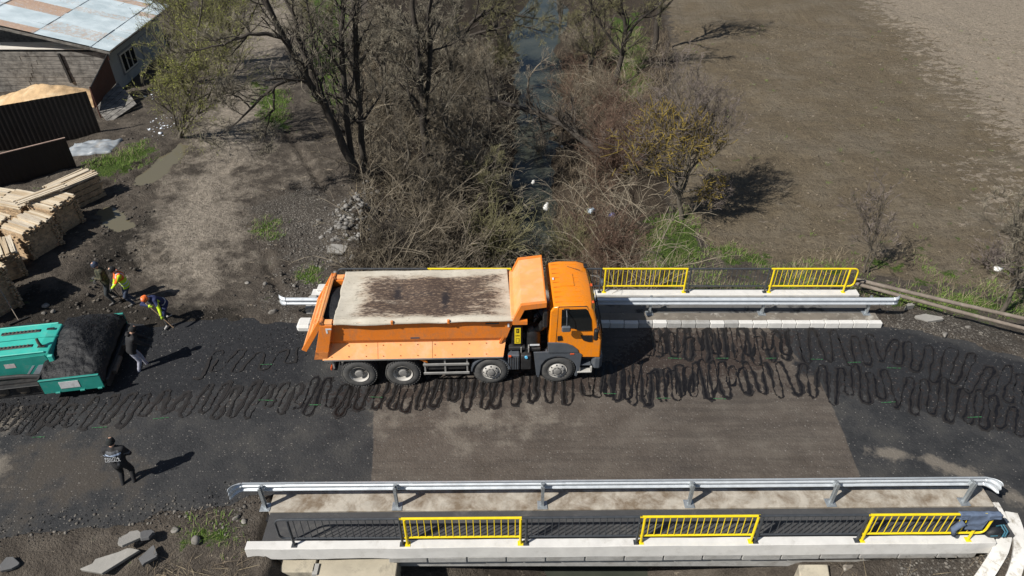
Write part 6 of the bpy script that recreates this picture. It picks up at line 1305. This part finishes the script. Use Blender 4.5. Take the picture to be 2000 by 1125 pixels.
# shrubs --------------------------------------------------------------
def bush_geo(seed, h, spread, ns, n2, n3, up=.06, wig=.22, thick=.016):
    rs = np.random.RandomState(seed); a = rs.uniform(0, 2 * np.pi, ns); el = rs.uniform(.45, 1.45, ns); d = np.stack([np.cos(a) * np.cos(el) * spread, np.sin(a) * np.cos(el) * spread, np.sin(el)], 1); d = nrmz(d)
    P = np.empty((ns, 7, 3)); P[:, 0] = np.stack([rs.normal(size=ns) * .16 * spread, rs.normal(size=ns) * .16 * spread, np.full(ns, -.15)], 1); Ln = h * rs.uniform(.6, 1.25, ns) / 6; c = d
    for j in range(1, 7): c = nrmz(c + wig * .6 * rs.normal(size=c.shape) + np.array([0, 0, up - .02 * j])); P[:, j] = P[:, j - 1] + c * Ln[:, None]
    R = thick * rs.uniform(.6, 1.3, ns)[:, None] * np.linspace(1, .35, 7)[None]; P2, R2 = kids(P, R, n2, .15, .42, .7, 4, .04, wig, rs, .6, .2); out = [tubes(P, R, 3), tubes(P2, np.maximum(R2, .0085), 3)]
    if n3: P3, R3 = kids(P2, R2, n3, .1, .5, .7, 3, .02, wig, rs, .6, .12); out.append(tubes(P3, np.maximum(R3, .0065), 3))
    return join(out)
def bush(px, py, h, spread, seed, m, label, ns=36, n2=6, n3=3, up=.06, group='shrubs on the stream banks', name='bare_shrub', thick=.016):
    b = gt(px, py); root = tag(empty(name, b), label, 'shrub', group); V, F = bush_geo(seed, h, spread, ns, n2, n3, up, thick=thick); np_mesh('branches', V, F, m, root)
bush(1200, 345, 3.6, .45, 41, T_RED, 'upright red-brown willow shrub right of the stream', 70, 6, 4, .12)
bush(1165, 215, 2.6, .8, 42, T_BROWN, 'brown bare shrub on the right bank under the green-topped tree', 40)
bush(1195, 500, 2.0, .9, 43, T_RED, 'dark red-brown bramble bush beside the truck cab behind the railing', 60, 6, 3)
bush(1110, 505, 2.0, 1.0, 44, T_OLIVE, 'olive tangled bush behind the truck cab', 50, 6, 3)
bush(965, 505, 2.6, .8, 45, T_OLIVE, 'olive-barked spreading bush right behind the truck bed', 46, 6, 3, thick=.03)
bush(860, 480, 2.2, 1.0, 46, T_BROWN, 'tangled brown bush behind the truck bed near the rubble', 50, 6, 3)
bush(760, 500, 1.8, 1.0, 47, T_DARK, 'dark bramble bush between the rubble mound and the railing', 50, 6, 3)
bush(930, 350, 2.4, 1.0, 48, T_GREY, 'wide grey bush overhanging the left edge of the stream', 50, 6, 4)
bush(870, 250, 2.6, .9, 49, T_GREY, 'grey bare shrub beneath the twin-stemmed tree', 46, 6, 3)
bush(985, 130, 2.4, .9, 50, T_OLIVE, 'olive shrub in the stream bend at the top', 40, 6, 4)
bush(1130, 110, 2.4, .7, 51, T_PALE, 'pale straw-coloured shrub on the right bank near the top', 50, 6, 4, .12)
bush(1050, 300, 1.6, .7, 52, T_PALE, 'small pale dead bush standing in the water', 20, 5, 3)
bush(780, 130, 2.8, .8, 53, T_BROWN, 'tall brown shrub left of the twin-stemmed tree', 46, 6, 3)
bush(1940, 520, 1.3, .9, 54, T_PURP, 'low greyish bush at the field edge by the right frame', 30, 5, 3)
bush(600, 40, 2.2, .7, 55, T_OLIVE, 'olive shoots beside the dirt track at the top', 40, 6, 4, .12)
# uncountable thicket and dead stalks of the ravine
protos = [bush_geo(70 + k, 1.9, 1.05, 15, 5, 2, .03, .26, .012) for k in range(6)]
rs = np.random.RandomState(77); parts = {0: [], 1: [], 2: []}; cnt = 0
while cnt < 160:
    y = 21.6 + 30 * rs.rand() ** 1.5; l_, r_ = float(left_edge(y)) - .3, float(field_edge(y)) + .2; x = rs.uniform(l_, r_); c = float(xc(y))
    if abs(x - c) < 1.5 and rs.rand() < (.93 if y > 28.5 else .25): continue
    if x > c and y > 26 and rs.rand() < .35: continue
    if x > r_ - 2.3 and y < 33: continue
    if x > c + 2 and rs.rand() < .4: continue
    V, F = protos[rs.randint(6)]; s_ = rs.uniform(.6, 1.25) * (1 + .012 * (y - 22)); a = rs.uniform(0, 6.28); Rz = np.array([[math.cos(a), -math.sin(a), 0], [math.sin(a), math.cos(a), 0], [0, 0, .85]])
    parts[0 if x < c - 2.5 else (2 if x > c else 1)].append(((V * s_) @ Rz.T + [x, y, zt(x, y)], F)); cnt += 1
for k, m_ in ((0, T_BROWN), (1, T_GREY), (2, T_RED)):
    V, F = join(parts[k]); tag(np_mesh('thicket', V, F, m_), kind='stuff')
# long arching canes
n = 900; Yc = 21.6 + 28 * rs.rand(n) ** 1.4; Xc = left_edge(Yc) + (field_edge(Yc) - left_edge(Yc)) * rs.rand(n); ok = (np.abs(Xc - xc(Yc)) > 1.4) | (Yc < 27); Xc, Yc = Xc[ok], Yc[ok]; n = len(Xc)
a = rs.uniform(0, 2 * np.pi, n); c = nrmz(np.stack([np.cos(a) * .8, np.sin(a) * .8, rs.uniform(.5, 1.6, n)], 1)); P = np.empty((n, 8, 3)); P[:, 0] = np.stack([Xc, Yc, terrain(Xc, Yc) - .05], 1); Ln = rs.uniform(1.2, 3.6, n) / 7
for j in range(1, 8): c = nrmz(c + .1 * rs.normal(size=c.shape) - np.array([0, 0, .13])); P[:, j] = P[:, j - 1] + c * Ln[:, None]
R = rs.uniform(.009, .022, n)[:, None] * np.linspace(1, .35, 8); P2, R2 = kids(P, R, 4, .25, .35, .6, 4, 0, .2, rs, .7, .2)
V, F = join([tubes(P, R, 4), tubes(P2, np.maximum(R2, .007), 3)]); tag(np_mesh('arching_canes', V, F, T_PALE), kind='stuff')
# dead stalks and grass blades
def blades(n, sampler, h, w, bend, m, name, seed, flat=False):
    rs = np.random.RandomState(seed); X, Y_ = sampler(rs, n); n = len(X); Z = terrain(X, Y_); a = rs.uniform(0, 2 * np.pi, n); hh = h * rs.uniform(.4, 1.3, n); b_ = np.stack([X, Y_, Z - .02], 1)
    lean = (rs.uniform(1.1, 1.5, n) if flat else rs.uniform(.1, bend, n)); d = np.stack([np.cos(a) * np.sin(lean), np.sin(a) * np.sin(lean), np.cos(lean)], 1); s_ = np.stack([-np.sin(a), np.cos(a), 0 * a], 1) * (w * rs.uniform(.6, 1.3, n))[:, None]
    mid = b_ + d * hh[:, None] * .55; tip = b_ + d * hh[:, None] + np.stack([np.cos(a), np.sin(a), -.25 + 0 * a], 1) * (hh * .25)[:, None]
    if flat: tip = b_ + d * hh[:, None]
    V = np.stack([b_ - s_, b_ + s_, mid + s_ * .8, mid - s_ * .8, tip + s_ * .15, tip - s_ * .15], 1).reshape(-1, 3); o = np.arange(n)[:, None] * 6; F = np.concatenate([o + [0, 1, 2, 3], o + [3, 2, 4, 5]]); return tag(np_mesh(name, V, F, m), kind='stuff')
def from_mask(mask, thr):
    idx = np.where(mask > thr)[0]; wgt = mask[idx]; cell = .15
    ok = (np.abs(TX[idx]) < 36) & (TY[idx] > 6.5) & (TY[idx] < 56); idx = idx[ok]; wgt = wgt[ok]; cl_ = fbm(TX[idx] * .9, TY[idx] * .9, 51, 3); wgt = wgt * np.clip(.5 + 2.2 * cl_, 0.0, 1.6); wgt = wgt / wgt.sum()
    def f(rs, n): k = rs.choice(idx, n, p=wgt); return TX[k] + rs.uniform(-.1, .1, n), TY[k] + rs.uniform(-.1, .1, n)
    return f
G_GR = twig('fresh_grass', (.075, .15, .014), (.17, .27, .04), 1.5); G_DRY = twig('dry_grass', (.20, .16, .10), (.36, .30, .20), 2); G_OLD = twig('old_stalks', (.10, .075, .05), (.24, .19, .13), 2)
blades(28000, from_mask(m_grass, .3), .16, .007, .9, G_GR, 'grass', 61); blades(9000, from_mask(np.maximum(m_grass * .8, .5 * strip), .2), .30, .005, 1.2, G_DRY, 'dry_grass', 62)
blades(9000, from_mask(m_litter * (TX > xc(TY)), .5), .8, .007, 1.3, G_OLD, 'dead_stalks', 63); blades(9000, from_mask(np.maximum(m_litter, .6 * strip), .4), .7, .006, 1, G_DRY, 'straw_litter', 64, True)
def near_bank(rs, n): x = rs.uniform(-9, 12.5, n); y = rs.uniform(7.2, 10.15, n); k = (np.abs(x - 3.1) > 1.6) & ((x < -6.6) | ((x > -1) & (x < 6)) | ((x > 6) & (rs.rand(n) < .15))); return x[k], y[k]
blades(5000, near_bank, .45, .006, 1.2, G_OLD, 'bank_grass', 65); blades(2200, near_bank, .6, .007, 1.2, G_DRY, 'bank_grass', 66, True)
# ------------------------------------------------------------------ STONES, RUBBLE, LITTER
ico = bmesh.new(); bmesh.ops.create_icosphere(ico, subdivisions=2, radius=1.0); IV = np.array([v.co[:] for v in ico.verts]); ico.verts.index_update(); IF = np.array([[v.index for v in f.verts] for f in ico.faces]); ico.free()
ico = bmesh.new(); bmesh.ops.create_icosphere(ico, subdivisions=1, radius=1.0); IV1 = np.array([v.co[:] for v in ico.verts]); ico.verts.index_update(); IF1 = np.array([[v.index for v in f.verts] for f in ico.faces]); ico.free()
def rock(seed, low=False, cuts=5):
    rs = np.random.RandomState(seed); V = (IV1 if low else IV).copy()
    for _ in range(cuts):
        n = nrmz(rs.normal(size=3)); d = rs.uniform(.45, .85); ex = np.maximum(V @ n - d, 0); V = V - ex[:, None] * n
    return V * rs.uniform(.75, 1.25, 3) * (1 + .06 * rs.normal(size=(len(V), 1)))
LOW = [rock(200 + k, True, 4) for k in range(12)]
def scatter(name, sampler, n, smin, smax, m, seed, flat=.6, zf=terrain, sink=.3):
    rs = np.random.RandomState(seed); X, Y_ = sampler(rs, n); n = len(X); Z = zf(X, Y_); s_ = smin + (smax - smin) * rs.power(.35, n) ** 2; Vs = np.empty((n, len(IV1), 3))
    for k in range(n):
        a = rs.uniform(0, 6.28); c_, q = math.cos(a), math.sin(a); v = LOW[rs.randint(12)] * s_[k]; Vs[k, :, 0] = v[:, 0] * c_ - v[:, 1] * q + X[k]; Vs[k, :, 1] = v[:, 0] * q + v[:, 1] * c_ + Y_[k]; Vs[k, :, 2] = v[:, 2] * flat + Z[k] + s_[k] * (flat - sink) * .6
    F = (np.arange(n)[:, None, None] * len(IV1) + IF1[None]).reshape(-1, 3); return tag(np_mesh(name, Vs.reshape(-1, 3), F, m), kind='stuff')
def stone_mat(name, a, b, sc=9): 
    m, nt, N, L, P = _nodes(name); L.new(ramp(nt, noise(nt, sc, 3, .6), [(.35, a), (.65, b)]), P.inputs['Base Color']); P.inputs['Roughness'].default_value = .92; return m
M_STN = stone_mat('pale_stone', (.11, .10, .088), (.30, .285, .26), 2.5); M_GRV = stone_mat('earthy_gravel', (.055, .048, .041), (.185, .170, .148), 1.8); M_STND = stone_mat('dark_clod', (.035, .030, .025), (.10, .088, .074), 3); M_BITG = stone_mat('asphalt_grit', (.006, .0062, .0075), (.020, .021, .024), 5); M_FCL = stone_mat('field_clod', (.10, .080, .056), (.19, .155, .112), 2)
scatter('gravel', from_mask(m_gravel, .35), 4200, .010, .060, M_GRV, 301); scatter('clods', from_mask(np.clip(m_wet + .35 * (np.abs(TX + 14) < 8) * (TY > 20.5) * (TY < 34), 0, 1) * np.clip(1 - 1.4 * m_dry, 0, 1), .25), 2600, .015, .09, M_STND, 302)
def fieldpts(rs, n): x = rs.uniform(5, 36, n); y = rs.uniform(23, 56, n); k = (x > field_edge(y) + .5) & (y > np.interp(x, [5, 9, 13, 20, 30, 60], [28, 25, 23.6, 22.2, 20, 13])); return x[k], y[k]
scatter('field_clods', fieldpts, 6000, .02, .09, M_FCL, 303, .5)
def leftroad(rs, n): x = rs.uniform(-18, -5, n); y = 19.0 - np.abs(rs.normal(size=n)) * .9 + .25 * fbm(x * .6, x * 0, 9, 2); return x, y
scatter('loose_asphalt', leftroad, 2600, .008, .030, M_BITG, 304, .8, lambda x, y: np.maximum(terrain(x, y), 0)); 
def padj(rs, n): x = rs.normal(-15.2, .9, n); y = rs.normal(14.9, .35, n); return x, y
scatter('loose_asphalt', padj, 1000, .01, .035, M_BITG, 305, .8, lambda x, y: np.zeros_like(x) + .01)
def nearedge(rs, n): x = rs.uniform(-16, -6.6, n); y = np.interp(x, [-16, -13, -9, -6.6], [10.4, 10.9, 11.6, 11.9]) + rs.normal(size=n) * .28; return x, y
scatter('loose_asphalt', nearedge, 1500, .008, .032, M_BITG, 306, .8, lambda x, y: np.maximum(terrain(x, y), 0)); scatter('gravel', nearedge, 420, .010, .05, M_GRV, 307, .7, lambda x, y: np.maximum(terrain(x, y), 0))
PM = PT
rs = np.random.RandomState(8); n = 2600; u = rs.uniform(-.82, .86, n); v = rs.uniform(-1.42, 1.42, n); k = np.clip(((u + .84) / 1.74 * 59).astype(int), 0, 59); j = np.clip(((v + 1.45) / 2.9 * 89).astype(int), 0, 89); hz = np.empty(60 * 90 * 3, np.float32); heap.data.vertices.foreach_get('co', hz); hz = hz.reshape(90, 60, 3)[j, k, 2]
Vs = np.concatenate([LOW[i % 12] * rs.uniform(.007, .017) + [u[i], v[i], hz[i]] for i in range(n)]); F = (np.arange(n)[:, None, None] * len(IV1) + IF1[None]).reshape(-1, 3); tag(np_mesh('asphalt_lumps', Vs, F, M_BITG, paver), kind='stuff')
def weeds(rs, n): x, y = fieldpts(rs, 90); k = rs.randint(len(x), size=n); return x[k] + .07 * rs.normal(size=n), y[k] + .07 * rs.normal(size=n)
blades(900, weeds, .14, .008, 1.0, G_GR, 'field_weeds', 67)
def straws(rs, n): x, y = fieldpts(rs, 200); k = rs.randint(len(x), size=n); return x[k] + .1 * rs.normal(size=n), y[k] + .06 * rs.normal(size=n)
blades(900, straws, .25, .012, 1, G_DRY, 'field_straw', 68, True)
# rubble mound of broken grey slabs
mx, my = g(690, 440)[:2]; M_RUB = stone_mat('broken_concrete', (.085, .080, .073), (.26, .25, .235), 2)
def mound(rs, n): return rs.normal(mx + .1, .55, n), rs.normal(my - .1, 1.3, n)
rub = scatter('rubble_mound', mound, 800, .025, .16, M_RUB, 308, .7); rub['kind'] = 'stuff'
def slab(px, py, size, rz, tilt, label, m, seed, z=0.05):
    b = gt(px, py); rs = np.random.RandomState(seed); n = 9; a = np.sort(rs.uniform(0, 2 * np.pi, n)); r = rs.uniform(.75, 1.1, n); pts = [(math.cos(t) * q * size[0], math.sin(t) * q * size[1]) for t, q in zip(a, r)]
    mb = MB(); mb.prism(pts, 'z', 0, size[2]); o = mb.obj('broken_concrete', m, None, bevel=.012); o.location = b + Vector((0, 0, z)); o.rotation_euler = (tilt[0], tilt[1], rz); tag(o, label, 'concrete piece', 'broken concrete pieces')
M_SLB = mat('broken_slab', (.27, .26, .24), .9, var=.12, vscale=4, dirt=(.22, .21, .19), dscale=3, dlo=.5, dhi=.75, bstr=.4); M_SLBD = mat('dark_slab', (.12, .12, .122), .9, var=.15, vscale=4, bstr=.4)
slab(216, 1107, (.80, .24, .10), .42, (.1, -.1), 'long pale broken slab lying at the bottom left', M_SLB, 1, .1); slab(266, 1066, (.33, .24, .1), .3, (.1, .15), 'pale broken slab piece on top of the long slab', M_SLB, 2, .22); slab(292, 1058, (.2, .2, .09), 1.0, (-.2, .3), 'grey slab corner tilted beside the pale slab piece', M_SLBD, 3, .22)
slab(295, 1092, (.22, .26, .1), .1, (.1, .05), 'dark square slab piece right of the long pale slab', M_SLBD, 4, .1); slab(24, 1105, (.26, .2, .1), .5, (.15, .1), 'brown-grey slab half buried at the bottom left corner', M_SLBD, 5, .05); slab(660, 492, (.42, .30, .09), .2, (.25, .1), 'flat grey slab at the foot of the rubble mound', M_SLB, 6, .1)
slab(1812, 625, (.55, .18, .1), -.1, (.1, 0), 'flat pale slab on the gravel beside the long poles', M_SLB, 7, .02); slab(640, 610, (.4, .3, .09), .3, (.05, .1), 'dirty slab by the far bridge corner', M_SLBD, 8, .02); slab(1775, 606, (.20, .16, .2), .3, (.05, .1), 'rounded boulder under the long poles', M_SLB, 9, .02)
BIG = [rock(400 + k) for k in range(5)]
def stone(px, py, s_, label, k, m=None):
    b = gt(px, py); o = np_mesh('stone', BIG[k % 5] * s_ * np.array([1, .8, .65]), IF, m or M_STN); o.location = b + Vector((0, 0, s_ * .25)); o.rotation_euler.z = k * 1.3; tag(o, label, 'stone', 'larger stones')
for k, (px, py, s_, lab) in enumerate([(483, 553, .09, 'single stone on the bare soil above the gravel'), (518, 556, .12, 'rounded stone near the end of the far guardrail, upper one'), (550, 590, .11, 'pale stone left of the far guardrail end'), (534, 610, .15, 'flat stone at the asphalt edge below the guardrail end'), (575, 560, .12, 'stone at the top of the stony patch by the guardrail'), (90, 598, .13, 'round stone by the foot of the tall timber stack'), (104, 610, .11, 'stone in the small cluster near the rake'), (86, 612, .09, 'smallest stone in the cluster near the rake'), (462, 1012, .10, 'round stone beside the near bridge corner, upper one'), (478, 1020, .12, 'long stone beside the near bridge corner, lower one'), (342, 1036, .10, 'pale stone on the dirt below the road edge'), (383, 1058, .16, 'brown stone in the grass at the bottom'), (1890, 640, .10, 'pale stone in the gravel by the right frame edge'), (1845, 655, .12, 'pale stone at the edge of the dark asphalt on the right')]): stone(px, py, s_, lab, k)
# concrete remains by the far bridge corner, left of the truck
cb = tag(empty('concrete_block', (-7.1, 19.3, 0)), 'white concrete kerb stub with blocks behind the truck tailgate', 'concrete block')
MB().box((-.05, -.25, .06), (.5, .55, .3), ch=.08).obj('kerb_end', M_CONC_W, cb); MB().box((.05, .75, .15), (.45, .75, .3), ch=.03).obj('grey_block', M_CONC_F, cb); MB().box((.28, 1.55, .2), (.5, .35, .3), ch=.02).obj('upper_block', M_CONC_W, cb)
# poles
M_POLE = mat('weathered_pole', (.17, .14, .115), .85, var=.25, vscale=3, dirt=(.26, .23, .19), dscale=4, dlo=.5, dhi=.7)
for k, (a, b_, lab, r) in enumerate([((1672, 546), (2080, 640), 'upper of two long brown poles lying beside the field edge', .075), ((1668, 553), (2080, 662), 'lower of two long brown poles lying beside the field edge', .07)]):
    p0, p1 = g(*a, .35), g(*b_, .25); o = MB().tube([tuple(p0), tuple((p0 + p1) / 2 + [0, 0, -.03]), tuple(p1)], [r, r * .95, r * .9], 12).obj('long_pole', M_POLE, None, smooth=True); tag(o, lab, 'pole')
# bags, bottle, jacket, rucksack
def crumple(name, px, py, size, m, label, seed, cat, z=None, loc=None):
    rs_ = np.random.RandomState(seed); V = IV * np.array(size) * (1 + .28 * rs_.normal(size=(len(IV), 1))); b = gt(px, py) if loc is None else Vector(loc); o = np_mesh(name, V, IF, m); o.location = b + Vector((0, 0, size[2] * .6 if z is None else z)); return tag(o, label, cat)
M_BAG = mat('white_bag', (.72, .72, .70), .5, var=.06); M_BAGB = mat('pale_blue_bag', (.50, .60, .70), .4, var=.15)
crumple('litter_bag', 1153, 424, (.17, .17, .17), M_BAGB, 'pale blue-white plastic bag on the right bank', 1, 'bag', z=.35); crumple('litter_bag', 1195, 431, (.16, .10, .10), mat('blue_bag', (.08, .10, .30), .4, var=.4, vscale=8, dirt=(.6, .55, .55), dscale=9), 'small blue litter bag right of the pale blue bag', 2, 'bag', z=.3)
crumple('litter_bag', 1066, 440, (.16, .16, .2), M_BAG, 'white rag-like bag snagged in the bush above the truck', 3, 'bag', z=1.1); crumple('litter_bag', 1041, 388, (.09, .09, .14), M_BAG, 'small white bag hanging in the thicket by the water', 4, 'bag', z=1.0); crumple('litter_bag', 1098, 288, (.13, .1, .08), M_BAG, 'whitish scrap at the edge of the stream', 5, 'scrap'); crumple('litter_bag', 1948, 528, (.14, .12, .1), M_BAG, 'white scrap in the low bush at the right', 6, 'scrap')
bo = MB(); bo.lathe([(0, 0), (.035, .0), (.037, .02), (.037, .15), (.016, .20), (.014, .23), (0, .23)], Matrix.Translation((10.95, 20.05, .205)) @ Matrix.Rotation(math.pi / 2, 4, 'Y'), 14); tag(bo.obj('plastic_bottle', mat('clear_green_plastic', (.30, .55, .48), .2), None, smooth=True), 'pale green plastic bottle lying on the far footway', 'bottle')
M_JKT = mat('slate_blue_cloth', (.10, .135, .205), .9, var=.2, vscale=8, bstr=.3, bscale=30)
xr = 11.33; yr = 10.42 + xr * YAW; n = 28; UU, VV = np.meshgrid(np.linspace(-.52, .48, n), np.linspace(-1, 1, 34)); wv_ = np.where(VV < 0, .62 * (1 - .6 * (np.abs(UU + .05) > .22)), .40); s_ = VV * wv_
XX = xr + UU + .05 * fbm(UU * 4, VV * 3, 3, 2); YY = yr + np.where(np.abs(s_) < .06, s_, np.sign(s_) * (.06 + .05 * (np.abs(s_) - .06))) + .03 * fbm(UU * 5, VV * 5, 5, 3); ZZ = .22 + 1.065 - np.maximum(np.abs(s_) - .05, 0) * .98 + .03 * fbm(UU * 5, VV * 4, 7, 3)
ii = np.arange(UU.size).reshape(UU.shape); jk = np_mesh('jacket', np.stack([XX.ravel(), YY.ravel(), ZZ.ravel()], 1), np.stack([ii[:-1, :-1].ravel(), ii[:-1, 1:].ravel(), ii[1:, 1:].ravel(), ii[1:, :-1].ravel()], 1), M_JKT, None, True); jk.modifiers.new('thick', 'SOLIDIFY').thickness = .02; tag(jk, 'slate blue jacket draped over the end of the yellow railing', 'jacket')
MB_sl = MB(); MB_sl.tube([(xr - .40, yr - .10, 1.05), (xr - .58, yr - .12, .82), (xr - .50, yr - .14, .58)], [.075, .07, .055], 10); MB_sl.obj('sleeve', M_JKT, jk, smooth='all')
rb = tag(empty('rucksack', (12.02, 10.62, .22), .15), 'black rucksack with blue straps on the kerb under the railing end', 'rucksack'); rsk = np.random.RandomState(9)
V = IV * np.array((.24, .13, .15)) * (1 + .08 * rsk.normal(size=(len(IV), 1))) + [0, 0, .14]; np_mesh('bag_body', V, IF, mat('black_nylon', (.014, .016, .02), .6, bstr=.3), rb, True)
M_STRP = mat('blue_strap', (.03, .13, .19), .6)
for x in (.16, .23): MB().tube([(x, -.13, .1), (x + .03, -.10, .26), (x + .02, .06, .31), (x + .02, .14, .16)], .018, 6).obj('strap', M_STRP, rb, smooth=True)
MB().tube([(-.2, -.12, .2), (-.05, -.16, .24)], .012, 6).obj('zip', M_STRP, rb)
# snow remnants in the shade of the shed
def snowpts(rs, n):
    c = np.array([gt(305, 240)[:2], gt(300, 180)[:2], gt(320, 250)[:2]]); k = rs.randint(3, size=n); q = c[k] + rs.normal(size=(n, 2)) * [.35, .7]; return q[:, 0], q[:, 1]
scatter('snow_remnants', snowpts, 70, .03, .16, mat('old_snow', (.70, .75, .82), .7, var=.05), 309, .3)
